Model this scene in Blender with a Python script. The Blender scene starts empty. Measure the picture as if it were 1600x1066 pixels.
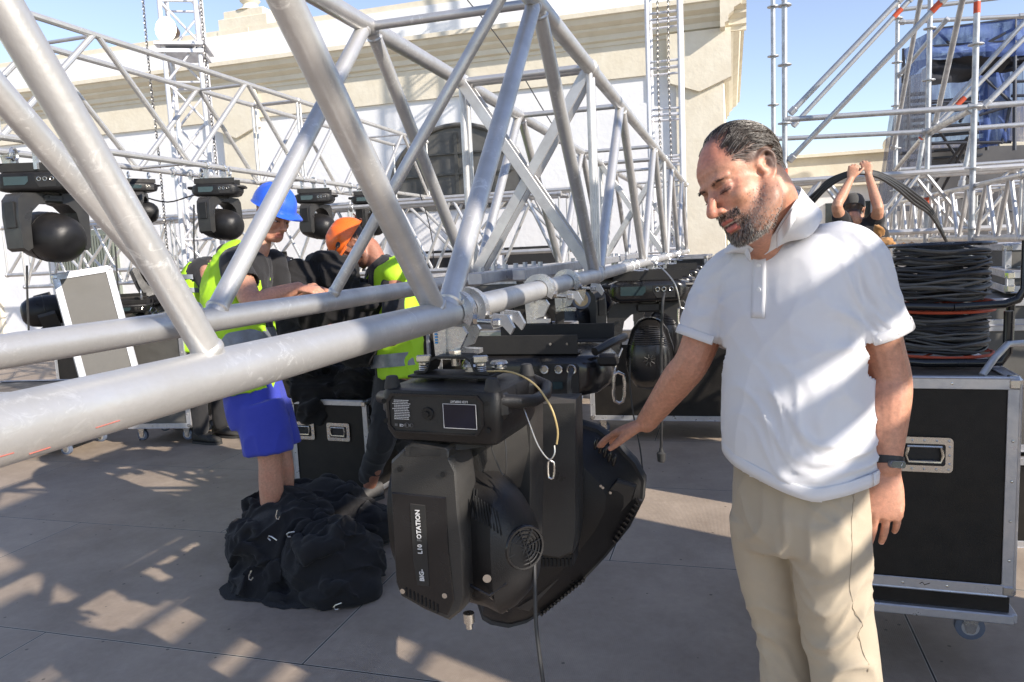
import bpy, bmesh, math, random
from math import sin, cos, pi, radians, sqrt
from mathutils import Vector as V, Matrix, Euler, noise
random.seed(7)
sc = bpy.context.scene
COL = sc.collection

# ------------------------------------------------------------------ camera
CAMLOC = V((0, 0, 1.5)); FPX = 1172.9
_yaw, _pit, _rol = radians(16.45), radians(6.893), radians(-2.656)
_f = V((-sin(_yaw) * cos(_pit), cos(_yaw) * cos(_pit), -sin(_pit)))
_r0 = V((cos(_yaw), sin(_yaw), 0)); _u0 = _r0.cross(_f)
_r = _r0 * cos(_rol) + _u0 * sin(_rol); _u = _r.cross(_f)
cd = bpy.data.cameras.new('Camera'); cam = bpy.data.objects.new('Camera', cd); COL.objects.link(cam)
cam.matrix_world = Matrix(((_r.x, _u.x, -_f.x, 0), (_r.y, _u.y, -_f.y, 0), (_r.z, _u.z, -_f.z, 1.5), (0, 0, 0, 1)))
cd.sensor_width = 36; cd.lens = FPX * 36 / 1600; cd.clip_end = 2000; cd.clip_start = 0.02
cd.dof.use_dof = False
sc.camera = cam

# ------------------------------------------------------------------ light
SUN_TRAVEL = V((-0.84, 0.34, -0.50)).normalized()
sd = bpy.data.lights.new('Sun', 'SUN'); so = bpy.data.objects.new('Sun', sd); COL.objects.link(so)
sd.energy = 3.9; sd.angle = radians(0.55); sd.color = (1.0, 0.91, 0.80)
so.rotation_euler = SUN_TRAVEL.to_track_quat('-Z', 'Y').to_euler(); so.location = (6, -4, 9)
w = bpy.data.worlds.new("World"); sc.world = w; w.use_nodes = True
wn = w.node_tree; bg = wn.nodes['Background']; bg.inputs[1].default_value = 0.118
sky = wn.nodes.new('ShaderNodeTexSky'); sky.sky_type = 'NISHITA'; sky.sun_disc = False
_el = math.asin(-SUN_TRAVEL.z); sky.sun_elevation = _el
sky.sun_rotation = math.atan2(-SUN_TRAVEL.x, -SUN_TRAVEL.y)
sky.air_density = 1.0; sky.dust_density = 0.0; sky.ozone_density = 2.0
hs = wn.nodes.new('ShaderNodeHueSaturation'); hs.inputs['Hue'].default_value = .513; hs.inputs['Saturation'].default_value = .86; hs.inputs['Value'].default_value = 1.0
wn.links.new(sky.outputs[0], hs.inputs['Color']); wn.links.new(hs.outputs[0], bg.inputs[0])
sc.view_settings.view_transform = 'Standard'; sc.view_settings.look = 'None'
sc.view_settings.exposure = 0.95; sc.view_settings.gamma = 1
sc.cycles.max_bounces = 8
sc.cycles.transparent_max_bounces = 16

# ------------------------------------------------------------------ helpers
def at(px, py, X=None, Y=None, Z=None, D=None):
    """world point seen at photo pixel (1600 wide), on the plane X=, Y=, Z= or at depth D"""
    d = _f + _r * ((px - 800) / FPX) - _u * ((py - 533) / FPX)
    if D is not None: t = D
    elif X is not None: t = (X - CAMLOC.x) / d.x
    elif Y is not None: t = (Y - CAMLOC.y) / d.y
    else: t = (Z - CAMLOC.z) / d.z
    return CAMLOC + d * t

def nd(nt, t, **kw):
    n = nt.nodes.new(t)
    for k, v in kw.items():
        if k.startswith('i_'):
            n.inputs[k[2:].replace('_', ' ')].default_value = v
        else: setattr(n, k, v)
    return n

def c4(c): return (c[0], c[1], c[2], 1)

def mat(name, col, rough=0.5, metal=0.0, col2=None, nscale=6.0, namt=0.5, bump=0.0, bscale=60.0, rvar=0.15,
        coat=0.0, spec=0.5, dust=None, dust_amt=0.0, coords='Object', sss=0.0, sheen=0.0, alpha=1.0, trans=0.0, detail=5.0, stretch=None):
    m = bpy.data.materials.new(name); m.use_nodes = True; nt = m.node_tree
    b = nt.nodes['Principled BSDF']; L = nt.links.new
    b.inputs['Base Color'].default_value = c4(col); b.inputs['Roughness'].default_value = rough
    b.inputs['Metallic'].default_value = metal; b.inputs['Specular IOR Level'].default_value = spec
    b.inputs['Coat Weight'].default_value = coat; b.inputs['Coat Roughness'].default_value = 0.25
    b.inputs['Sheen Weight'].default_value = sheen; b.inputs['Alpha'].default_value = alpha
    if sss: b.inputs['Subsurface Weight'].default_value = sss; b.inputs['Subsurface Scale'].default_value = 0.01
    tc = nd(nt, 'ShaderNodeTexCoord'); src = tc.outputs[coords]
    if stretch:
        mp = nd(nt, 'ShaderNodeMapping'); mp.inputs['Scale'].default_value = stretch; L(src, mp.inputs[0]); src = mp.outputs[0]
    n1 = nd(nt, 'ShaderNodeTexNoise', i_Scale=nscale, i_Detail=detail, i_Roughness=0.62); L(src, n1.inputs['Vector'])
    cur = None
    if col2 is not None:
        r = nd(nt, 'ShaderNodeMapRange'); r.inputs['From Min'].default_value = 0.5 - 0.25 / max(namt, .05) * .5
        r.inputs['From Max'].default_value = 0.5 + 0.25 / max(namt, .05) * .5; L(n1.outputs[0], r.inputs[0])
        mx = nd(nt, 'ShaderNodeMix', data_type='RGBA'); mx.inputs[6].default_value = c4(col); mx.inputs[7].default_value = c4(col2)
        L(r.outputs[0], mx.inputs[0]); cur = mx.outputs[2]
    if dust is not None:
        g = nd(nt, 'ShaderNodeNewGeometry'); sx = nd(nt, 'ShaderNodeSeparateXYZ'); L(g.outputs['Normal'], sx.inputs[0])
        r = nd(nt, 'ShaderNodeMapRange'); r.inputs['From Min'].default_value = 0.2; r.inputs['From Max'].default_value = 1.0
        r.inputs['To Max'].default_value = dust_amt; L(sx.outputs[2], r.inputs[0])
        n3 = nd(nt, 'ShaderNodeTexNoise', i_Scale=nscale * 3, i_Detail=6.0); L(src, n3.inputs['Vector'])
        ad = nd(nt, 'ShaderNodeMath', operation='MULTIPLY_ADD'); ad.inputs[1].default_value = 1.4; ad.inputs[2].default_value = -0.2
        L(n3.outputs[0], ad.inputs[0]); mu = nd(nt, 'ShaderNodeMath', operation='MULTIPLY', use_clamp=True); L(ad.outputs[0], mu.inputs[0]); L(r.outputs[0], mu.inputs[1])
        ba = nd(nt, 'ShaderNodeMath', operation='ADD', use_clamp=True); L(mu.outputs[0], ba.inputs[0])
        pw = nd(nt, 'ShaderNodeMath', operation='MULTIPLY'); pw.inputs[1].default_value = dust_amt * .12; L(n3.outputs[0], pw.inputs[0]); L(pw.outputs[0], ba.inputs[1])
        mx = nd(nt, 'ShaderNodeMix', data_type='RGBA'); L(ba.outputs[0], mx.inputs[0]); mx.inputs[7].default_value = c4(dust)
        if cur: L(cur, mx.inputs[6])
        else: mx.inputs[6].default_value = c4(col)
        cur = mx.outputs[2]
    if cur: L(cur, b.inputs['Base Color'])
    if rvar:
        r = nd(nt, 'ShaderNodeMapRange'); r.inputs['From Min'].default_value = .3; r.inputs['From Max'].default_value = .7
        r.inputs['To Min'].default_value = max(0.03, rough - rvar); r.inputs['To Max'].default_value = min(1, rough + rvar)
        L(n1.outputs[0], r.inputs[0]); L(r.outputs[0], b.inputs['Roughness'])
    if bump:
        n2 = nd(nt, 'ShaderNodeTexNoise', i_Scale=bscale, i_Detail=4.0); L(src, n2.inputs['Vector'])
        bp = nd(nt, 'ShaderNodeBump'); bp.inputs['Strength'].default_value = min(1, bump); bp.inputs['Distance'].default_value = 0.004 if bscale > 20 else 0.02
        L(n2.outputs[0], bp.inputs['Height']); L(bp.outputs[0], b.inputs['Normal'])
    return m

class MB:
    """collects shapes into ONE mesh"""
    def __init__(s): s.v = []; s.f = []; s.mi = []; s.cur = 0
    def add(s, vs, fs):
        o = len(s.v); s.v += [V(q) for q in vs]; s.f += [tuple(i + o for i in f) for f in fs]; s.mi += [s.cur] * len(fs); return s
    def loft(s, rings, cap=True, closed=True):
        n = len(rings[0]); vs = [q for r in rings for q in r]; fs = []
        for i in range(len(rings) - 1):
            for j in range(n if closed else n - 1):
                k = (j + 1) % n
                fs.append((i * n + j, i * n + k, (i + 1) * n + k, (i + 1) * n + j))
        if cap:
            fs.append(tuple(reversed(range(n)))); fs.append(tuple((len(rings) - 1) * n + j for j in range(n)))
        return s.add(vs, fs)
    def tube(s, p0, p1, r, seg=12, r1=None, cap=True):
        return s.path([p0, p1], [r, r if r1 is None else r1], seg, cap)
    def path(s, pts, r, seg=10, cap=True, closed=False):
        pts = [V(p) for p in pts]; n = len(pts)
        rs = r if isinstance(r, (list, tuple)) else [r] * n
        rings = []; pu = None
        for i in range(n):
            if closed: t = pts[(i + 1) % n] - pts[i - 1]
            else: t = pts[min(i + 1, n - 1)] - pts[max(i - 1, 0)]
            if t.length < 1e-9: t = V((0, 0, 1))
            t.normalize()
            if pu is None: u = t.orthogonal().normalized()
            else:
                u = pu - t * pu.dot(t)
                if u.length < 1e-6: u = t.orthogonal()
                u.normalize()
            pu = u; b = t.cross(u)
            rings.append([pts[i] + (u * cos(2 * pi * k / seg) + b * sin(2 * pi * k / seg)) * rs[i] for k in range(seg)])
        if closed: rings.append(rings[0]); cap = False
        return s.loft(rings, cap)
    def box(s, c, d, M=None, b=0.0):
        """box centre c, full size d, optional rotation M (3x3), bevel b (chamfer)"""
        c = V(c); x, y, z = d[0] / 2, d[1] / 2, d[2] / 2
        if b <= 0:
            vs = [V((sx * x, sy * y, sz * z)) for sz in (-1, 1) for sy in (-1, 1) for sx in (-1, 1)]
            fs = [(0, 2, 3, 1), (4, 5, 7, 6), (0, 1, 5, 4), (2, 6, 7, 3), (0, 4, 6, 2), (1, 3, 7, 5)]
        else:
            b = min(b, x * .9, y * .9, z * .9)
            def ring(ax, ay, zz): return [V(q) for q in ((-ax + b, -ay, zz), (ax - b, -ay, zz), (ax, -ay + b, zz), (ax, ay - b, zz), (ax - b, ay, zz), (-ax + b, ay, zz), (-ax, ay - b, zz), (-ax, -ay + b, zz))]
            def rin(ax, ay, zz): return [V(q) for q in ((-ax + b, -ay + b, zz), (ax - b, -ay + b, zz), (ax - b, -ay + b, zz), (ax - b, ay - b, zz), (ax - b, ay - b, zz), (-ax + b, ay - b, zz), (-ax + b, ay - b, zz), (-ax + b, -ay + b, zz))]
            rr = [rin(x, y, -z), ring(x, y, -z + b), ring(x, y, z - b), rin(x, y, z)]
            vs = [q for r in rr for q in r]; fs = []
            for i in range(3):
                for j in range(8):
                    k = (j + 1) % 8
                    a4 = (i * 8 + j, i * 8 + k, (i + 1) * 8 + k, (i + 1) * 8 + j); fs.append(a4)
            fs.append((7, 5, 3, 1)); fs.append((24 + 1, 24 + 3, 24 + 5, 24 + 7))
        if M is not None: vs = [M @ q for q in vs]
        return s.add([q + c for q in vs], fs)
    def prism(s, poly, p0, ex, ey, ez):
        """2D polygon (u,v) in frame ex,ey extruded along vector ez from p0"""
        p0 = V(p0); ex = V(ex); ey = V(ey); ez = V(ez)
        a = [p0 + ex * u + ey * v for u, v in poly]
        return s.loft([a, [q + ez for q in a]])
    def sph(s, c, r, M=None, nu=16, nv=10, scale=(1, 1, 1)):
        c = V(c); rings = []
        for i in range(nv + 1):
            th = pi * i / nv; th = min(max(th, 1e-3), pi - 1e-3); ring = []
            for j in range(nu):
                ph = 2 * pi * j / nu; q = V((sin(th) * cos(ph) * scale[0], sin(th) * sin(ph) * scale[1], -cos(th) * scale[2])) * r
                ring.append((M @ q if M is not None else q) + c)
            rings.append(ring)
        return s.loft(rings)
    def disc(s, c, n, r, t=0.01, seg=20, r1=None):
        c = V(c); n = V(n).normalized(); return s.path([c, c + n * t], [r, r if r1 is None else r1], seg)
    def ring(s, c, n, R, r, seg=28, ts=8, a0=0, a1=2 * pi, e1=None):
        c = V(c); n = V(n).normalized(); u = V(e1).normalized() if e1 is not None else n.orthogonal().normalized(); b = n.cross(u)
        full = abs(a1 - a0 - 2 * pi) < 1e-6; m = seg if full else seg + 1
        pts = [c + (u * cos(a0 + (a1 - a0) * i / seg) + b * sin(a0 + (a1 - a0) * i / seg)) * R for i in range(m)]
        return s.path(pts, r, ts, closed=full)
    def build(s, name, m, parent=None, smooth=True, ang=35, loc=None):
        me = bpy.data.meshes.new(name)
        off = V(parent['_o']) if parent is not None and '_o' in parent else (V(loc) if loc is not None else V((0, 0, 0)))
        me.from_pydata([tuple(q - off) for q in s.v], [], s.f)
        bm = bmesh.new(); bm.from_mesh(me); bmesh.ops.recalc_face_normals(bm, faces=bm.faces); bm.to_mesh(me); bm.free()
        ms = m if isinstance(m, (list, tuple)) else [m]
        for q in ms: me.materials.append(q)
        if len(ms) > 1: me.polygons.foreach_set('material_index', s.mi)
        if smooth:
            me.polygons.foreach_set('use_smooth', [True] * len(me.polygons)); me.set_sharp_from_angle(angle=radians(ang))
        me.update()
        o = bpy.data.objects.new(name, me); COL.objects.link(o)
        if parent is not None:
            o.parent = parent
            if parent.type == 'MESH' or '_o' in parent: o['_o'] = tuple(off)
        elif loc is not None: o.location = loc; o['_o'] = tuple(off)
        return o

def tag(o, label=None, cat=None, group=None, kind=None):
    if label: o['label'] = label
    if cat: o['category'] = cat
    if group: o['group'] = group
    if kind: o['kind'] = kind
    return o
def thing(name, loc, label, cat, group=None):
    o = bpy.data.objects.new(name, None); COL.objects.link(o); o.location = loc; o.empty_display_size = .1
    o['_o'] = tuple(loc); return tag(o, label, cat, group)
def kids(o): return [c for c in list(bpy.data.objects) if c.parent == o]
def dup(root, M, label=None, group=None):
    """copy a thing (2 levels of parts); M = world matrix of the copy"""
    r = root.copy(); COL.objects.link(r); r.matrix_world = M; r.rotation_mode = 'XYZ'
    r.location, q, r.scale = M.decompose(); r.rotation_euler = q.to_euler()
    if label: r['label'] = label
    if group: r['group'] = group
    for ch in kids(root):
        c = ch.copy(); COL.objects.link(c); c.parent = r
        for g in kids(ch):
            d = g.copy(); COL.objects.link(d); d.parent = c
    return r

# ------------------------------------------------------------------ materials
ALU = mat('aluminium', (.61, .605, .595), .42, .62, (.48, .475, .465), 9, .7, bump=.12, bscale=120, rvar=.1)
def scratch(m):
    nt = m.node_tree; b = nt.nodes['Principled BSDF']; L = nt.links.new
    old = b.inputs['Base Color'].links[0].from_socket
    tc = nd(nt, 'ShaderNodeTexCoord')
    v = nd(nt, 'ShaderNodeTexNoise', i_Scale=38.0, i_Detail=8.0, i_Roughness=.75, i_Distortion=1.2); L(tc.outputs['Object'], v.inputs['Vector'])
    r = nd(nt, 'ShaderNodeMapRange'); r.inputs['From Min'].default_value = .55; r.inputs['From Max'].default_value = .66; L(v.outputs[0], r.inputs[0])
    n = nd(nt, 'ShaderNodeTexNoise', i_Scale=5.0, i_Detail=4.0); L(tc.outputs['Object'], n.inputs['Vector'])
    r2 = nd(nt, 'ShaderNodeMapRange'); r2.inputs['From Min'].default_value = .45; r2.inputs['From Max'].default_value = .62; L(n.outputs[0], r2.inputs[0])
    mu = nd(nt, 'ShaderNodeMath', operation='MULTIPLY'); L(r.outputs[0], mu.inputs[0]); L(r2.outputs[0], mu.inputs[1])
    m2 = nd(nt, 'ShaderNodeMath', operation='MULTIPLY'); L(mu.outputs[0], m2.inputs[0]); m2.inputs[1].default_value = .6
    mx = nd(nt, 'ShaderNodeMix', data_type='RGBA'); L(m2.outputs[0], mx.inputs[0]); L(old, mx.inputs[6]); mx.inputs[7].default_value = (.92, .92, .90, 1)
    L(mx.outputs[2], b.inputs['Base Color'])
scratch(ALU)
ALU2 = mat('brushed aluminium profile', (.58, .58, .59), .38, .65, (.42, .42, .44), 14, .6, bump=.08, bscale=200)
STEEL = mat('galvanised steel', (.52, .53, .54), .45, .6, (.36, .37, .39), 16, .7, bump=.1, bscale=90)
WHT = mat('white painted aluminium', (.72, .72, .74), .4, .25, (.6, .6, .63), 8, .5)
BLKM = mat('black moulded plastic', (.007, .007, .008), .40, 0, (.012, .012, .013), 7, .6, bump=.25, bscale=420, dust=(.12, .10, .075), dust_amt=.13, spec=.35)
BLKG = mat('black glossy plastic', (.007, .007, .008), .24, 0, (.011, .011, .012), 6, .6, bump=.05, bscale=200, dust=(.14, .115, .09), dust_amt=.08, rvar=.1)
GRYP = mat('dusty dark grey plastic', (.017, .017, .018), .40, 0, (.026, .0255, .024), 8, .6, bump=.3, bscale=420, dust=(.2, .17, .135), dust_amt=.4)
FLATB = mat('black paint', (.012, .012, .013), .6, .1, (.018, .018, .017), 11, .7, bump=.1, bscale=150, dust=(.18, .15, .12), dust_amt=.3)
RUB = mat('black rubber', (.022, .022, .022), .75, 0, (.035, .034, .033), 12, .5, bump=.1)
ORG = mat('orange tape', (.58, .09, .03), .6, 0, (.45, .07, .03), 20, .5)
CHR = mat('zinc plated steel', (.62, .60, .56), .25, .95, (.5, .47, .42), 30, .6)
CABLE = mat('black cable sheath', (.018, .018, .019), .45, 0, (.035, .034, .033), 25, .6)
WIRE = mat('steel wire rope', (.55, .54, .5), .35, .9, (.4, .38, .34), 80, .6)
INK = mat('white print', (.6, .6, .6), .6, 0)
# ================================================================== SETTING
# deck: phenolic plywood boards
def deck_material():
    m = bpy.data.materials.new('phenolic plywood deck'); m.use_nodes = True; nt = m.node_tree; L = nt.links.new; b = nt.nodes['Principled BSDF']
    g = nd(nt, 'ShaderNodeNewGeometry'); sp = nd(nt, 'ShaderNodeSeparateXYZ'); L(g.outputs['Position'], sp.inputs[0])
    def M(op, a, b_=None, c=None):
        n = nd(nt, 'ShaderNodeMath', operation=op)
        for i, q in enumerate((a, b_, c)):
            if q is None: continue
            if isinstance(q, (int, float)): n.inputs[i].default_value = q
            else: L(q, n.inputs[i])
        return n.outputs[0]
    nz = nd(nt, 'ShaderNodeTexNoise', i_Scale=1.1, i_Detail=2.0); L(g.outputs['Position'], nz.inputs['Vector'])
    wob = M('MULTIPLY', M('SUBTRACT', nz.outputs[0], .5), .02)
    yy = M('DIVIDE', M('ADD', M('SUBTRACT', sp.outputs[1], 2.30), wob), 1.13)
    row = M('FLOOR', yy); fy = M('SUBTRACT', yy, row)
    sh = M('MULTIPLY', M('FLOORED_MODULO', row, 2.0), 1.22)     # every other row is shifted
    xx = M('DIVIDE', M('ADD', M('SUBTRACT', sp.outputs[0], .645), sh), 2.2)
    col = M('FLOOR', xx); fx = M('SUBTRACT', xx, col)
    def edge(f, sz, wd):
        d = M('MULTIPLY', M('SUBTRACT', .5, M('ABSOLUTE', M('SUBTRACT', f, .5))), sz)
        return M('LESS_THAN', d, wd), d
    e1, d1 = edge(fy, 1.13, .0032); e2, d2 = edge(fx, 2.2, .0032)
    seam = M('MAXIMUM', e1, e2)
    l1 = M('LESS_THAN', d1, .0062); l2 = M('LESS_THAN', d2, .0062)
    lip = M('SUBTRACT', M('MAXIMUM', l1, l2), seam)
    wn_ = nd(nt, 'ShaderNodeTexWhiteNoise', noise_dimensions='2D'); cx = nd(nt, 'ShaderNodeCombineXYZ'); L(row, cx.inputs[0]); L(col, cx.inputs[1]); L(cx.outputs[0], wn_.inputs['Vector'])
    n1 = nd(nt, 'ShaderNodeTexNoise', i_Scale=2.2, i_Detail=8.0, i_Roughness=.65); L(g.outputs['Position'], n1.inputs['Vector'])
    n2 = nd(nt, 'ShaderNodeTexNoise', i_Scale=26.0, i_Detail=6.0, i_Roughness=.7, i_Distortion=.6); L(g.outputs['Position'], n2.inputs['Vector'])
    # fine anti slip wire mesh of the boards
    mesh = M('MULTIPLY', M('ADD', M('SINE', M('MULTIPLY', sp.outputs[0], 900)), M('SINE', M('MULTIPLY', sp.outputs[1], 900))), .25)
    cr = nd(nt, 'ShaderNodeValToRGB'); e = cr.color_ramp.elements
    e[0].position = .3; e[0].color = (.205, .160, .122, 1); e[1].position = .72; e[1].color = (.43, .35, .275, 1)
    mixv = M('ADD', M('MULTIPLY', n1.outputs[0], .62), M('ADD', M('MULTIPLY', n2.outputs[0], .3), M('MULTIPLY', wn_.outputs[0], .11)))
    L(mixv, cr.inputs[0])
    # dust spots and footprints
    n3 = nd(nt, 'ShaderNodeTexVoronoi', i_Scale=9.0); L(g.outputs['Position'], n3.inputs['Vector'])
    sp1 = M('MULTIPLY', M('LESS_THAN', n3.outputs[0], .06), .7)
    mx0 = nd(nt, 'ShaderNodeMix', data_type='RGBA'); L(sp1, mx0.inputs[0]); L(cr.outputs[0], mx0.inputs[6]); mx0.inputs[7].default_value = (.03, .025, .02, 1)
    mx = nd(nt, 'ShaderNodeMix', data_type='RGBA'); L(M('MULTIPLY', lip, M('MULTIPLY', n2.outputs[0], 1.5)), mx.inputs[0]); L(mx0.outputs[2], mx.inputs[6]); mx.inputs[7].default_value = (.5, .46, .40, 1)
    m3 = nd(nt, 'ShaderNodeMix', data_type='RGBA'); L(seam, m3.inputs[0]); L(mx.outputs[2], m3.inputs[6]); m3.inputs[7].default_value = (.012, .01, .008, 1)
    L(m3.outputs[2], b.inputs['Base Color'])
    L(M('ADD', .44, M('MULTIPLY', n2.outputs[0], .22)), b.inputs['Roughness'])
    bp = nd(nt, 'ShaderNodeBump'); bp.inputs['Strength'].default_value = .35; bp.inputs['Distance'].default_value = .003
    L(M('SUBTRACT', M('ADD', mesh, n2.outputs[0]), M('MULTIPLY', seam, 3.0)), bp.inputs['Height']); L(bp.outputs[0], b.inputs['Normal'])
    return m
mb = MB(); mb.add([(-60, -30, 0), (60, -30, 0), (60, 90, 0), (-60, 90, 0)], [(0, 1, 2, 3)])
tag(mb.build('stage_floor', deck_material(), smooth=False), 'brown plywood stage deck with visible board joints', kind='structure')

# ---- theatre building behind
CREAM = mat('cream lime render', (.74, .69, .57), .85, 0, (.64, .58, .46), 3, .5, bump=.22, bscale=16)
WHITEW = mat('whitewashed wall', (.80, .80, .80), .88, 0, (.70, .71, .73), 1.6, .5, bump=.25, bscale=12)
GREYR = mat('dark grey metal shutter', (.13, .125, .115), .55, .2, (.09, .088, .08), 4, .6)
WY = 12.5
bld = thing('theatre_building', (-7, WY, 0), 'long whitewashed building with cream cornice and parapet across the back', 'building')
x1 = 0.02
def wbox(mb, xa, xb, ya, yb, za, zb): mb.box(((xa + xb) / 2, (ya + yb) / 2, (za + zb) / 2), (xb - xa, yb - ya, zb - za))
XR = -.12
mb = MB(); wbox(mb, -22, XR, WY, WY + 9, -3, 5.7); mb.build('wall', WHITEW, bld)
mb = MB(); wbox(mb, -22.02, XR + .03, WY - .05, WY + 9.03, 4.15, 4.72); mb.build('frieze', CREAM, bld)
for xa, xb in ((-.80, XR + .035), (-9.13, -8.47), (-15.8, -15.1)):
    mb = MB(); wbox(mb, xa, xb, WY - .09, WY + .3 if xb < -1 else WY + 9.04, -3, 4.2); mb.build('pilaster', CREAM, bld)
    xm = (xa + xb) / 2; hw = (xb - xa) / 2 + .12
    mb = MB(); mb.prism([(-hw, 4.2), (-hw, 3.98), (0, 3.80), (hw, 3.98), (hw, 4.2), (hw, 4.7), (-hw, 4.7)], (xm, WY - .16, 0), (1, 0, 0), (0, 0, 1), (0, .3, 0)); mb.build('pendant_bracket', CREAM, bld)
prof = [(0, 4.66), (.07, 4.66), (.07, 4.72), (.12, 4.74), (.12, 4.82), (.20, 4.88), (.20, 4.92), (.30, 4.97), (.33, 5.05), (.38, 5.06), (.38, 5.13), (.05, 5.18), (0, 5.18)]
mb = MB(); mb.prism(prof, (-22, WY, 0), (0, -1, 0), (0, 0, 1), (22 + XR + .38, 0, 0))
mb.prism(prof, (XR, WY - .375, 0), (1, 0, 0), (0, 0, 1), (0, 9, 0)); mb.build('cornice', CREAM, bld)
mb = MB(); wbox(mb, -22, -.35, WY + .1, WY + .5, 5.1, 5.72); wbox(mb, -22.05, -.30, WY + .02, WY + .58, 5.47, 5.80)
for xa in (-.35, -8.46, -16.5):
    wbox(mb, xa - .66, xa + .0, WY + .01, WY + .55, 5.1, 5.78)
mb.build('parapet', CREAM, bld)
# recessed white panels of the parapet
for xa, xb in ((-8.4, -1.05), (-16.4, -9.2)):
    mb = MB(); wbox(mb, xa, xb, WY + .085, WY + .12, 5.19, 5.45); mb.build('parapet_panel', WHITEW, bld)
# arched shutter
ax, aw, az0, az1 = -4.52, 1.23, 2.25, 2.6
mb = MB(); poly = [(-aw, az0), (aw, az0)] + [(aw * cos(t), az1 + aw * .85 * sin(t)) for t in [pi * i / 24 for i in range(25)]]
mb.prism(poly, (ax, WY - .03, 0), (1, 0, 0), (0, 0, 1), (0, .1, 0)); sh = mb.build('arched_shutter', GREYR, bld)
mb = MB()
for x in (-.55, 0, .55): mb.box((ax + x * 1.2, WY - .05, 2.9), (.06, .04, 1.3))
for z in (2.5, 2.85, 3.2): mb.box((ax, WY - .06, z), (2.0, .03, .03))
mb.build('shutter_bars', mat('shutter bar', (.07, .07, .065), .5, .3), sh)
mb = MB()
pts = [V((ax - aw - .03, WY - .05, az0))] + [V((ax + (aw + .03) * cos(t), WY - .05, az1 + (aw * .85 + .03) * sin(t))) for t in [pi - pi * i / 24 for i in range(25)]] + [V((ax + aw + .03, WY - .05, az0))]
mb.path(pts, .04, 8); mb.build('shutter_frame', GREYR, sh)
# low dark openings near the deck
for xa, xb in ((-3.75, -2.85), (-5.6, -4.4), (-7.6, -6.4)):
    mb = MB(); wbox(mb, xa, xb, WY - .02, WY + .1, .2, 1.55); mb.build('dark_opening', mat('dark opening', (.02, .02, .022), .8), bld)
# green ribbed door at left
mb = MB(); wbox(mb, -13.5, -11.9, WY - .07, WY + .1, 0, 2.3)
for k in range(22): wbox(mb, -13.45 + k * .07, -13.41 + k * .07, WY - .10, WY - .065, .1, 2.2)
mb.build('ribbed_door', mat('grey green ribbed door', (.18, .20, .17), .6), bld)
# urn on the parapet
urn = thing('stone_urn', (-8.6, WY + .35, 5.8), 'white stone urn on a square plinth on top of the parapet', 'urn')
mb = MB(); c = V((-8.6, WY + .35, -.07)); mb.box(c + V((0, 0, 5.97)), (1.05, .6, .2), b=.01); mb.box(c + V((0, 0, 6.14)), (.85, .52, .14), b=.01); mb.build('plinth', CREAM, urn)
mb = MB(); rp = [(.3, 6.21), (.17, 6.28), (.13, 6.36), (.19, 6.42), (.12, 6.47), (.2, 6.56), (.3, 6.7), (.34, 6.85), (.25, 7.0), (.1, 7.1)]
mb.loft([[c + V((r_ * cos(2 * pi * k / 20), r_ * sin(2 * pi * k / 20), z)) for k in range(20)] for r_, z in rp]); mb.build('vase', CREAM, urn)

# ---- low building far right
fb = thing('low_building', (5, 18, 0), 'low whitewashed building with a flat cream roof edge far behind the scaffold', 'building')
mb = MB(); wbox(mb, .2, 16, 18, 26, -3, 2.9); mb.build('wall', WHITEW, fb)
mb = MB(); wbox(mb, .1, 16.1, 17.85, 26.1, 2.55, 2.72); wbox(mb, .15, 16.05, 17.92, 26.05, 2.72, 3.2); wbox(mb, .1, 16.1, 17.8, 26.2, 3.2, 3.27); mb.build('cornice', CREAM, fb)
mb = MB(); wbox(mb, 2.0, 2.9, 17.95, 18.1, .9, 2.2); mb.build('window', mat('dark window glass', (.03, .035, .04), .15), fb)
mb = MB(); wbox(mb, 1.5, 2.2, 19, 19.6, 3.27, 3.34); mb.build('roof_hatch', FLATB, fb)
mb = MB(); mb.sph((3.4, 18.6, 3.42), .17); mb.disc((3.4, 18.6, 3.2), (0, 0, 1), .05, .2); tag(mb.build('roof_globe', CREAM), 'small round white ball finial on the far low roof', 'finial')
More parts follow.
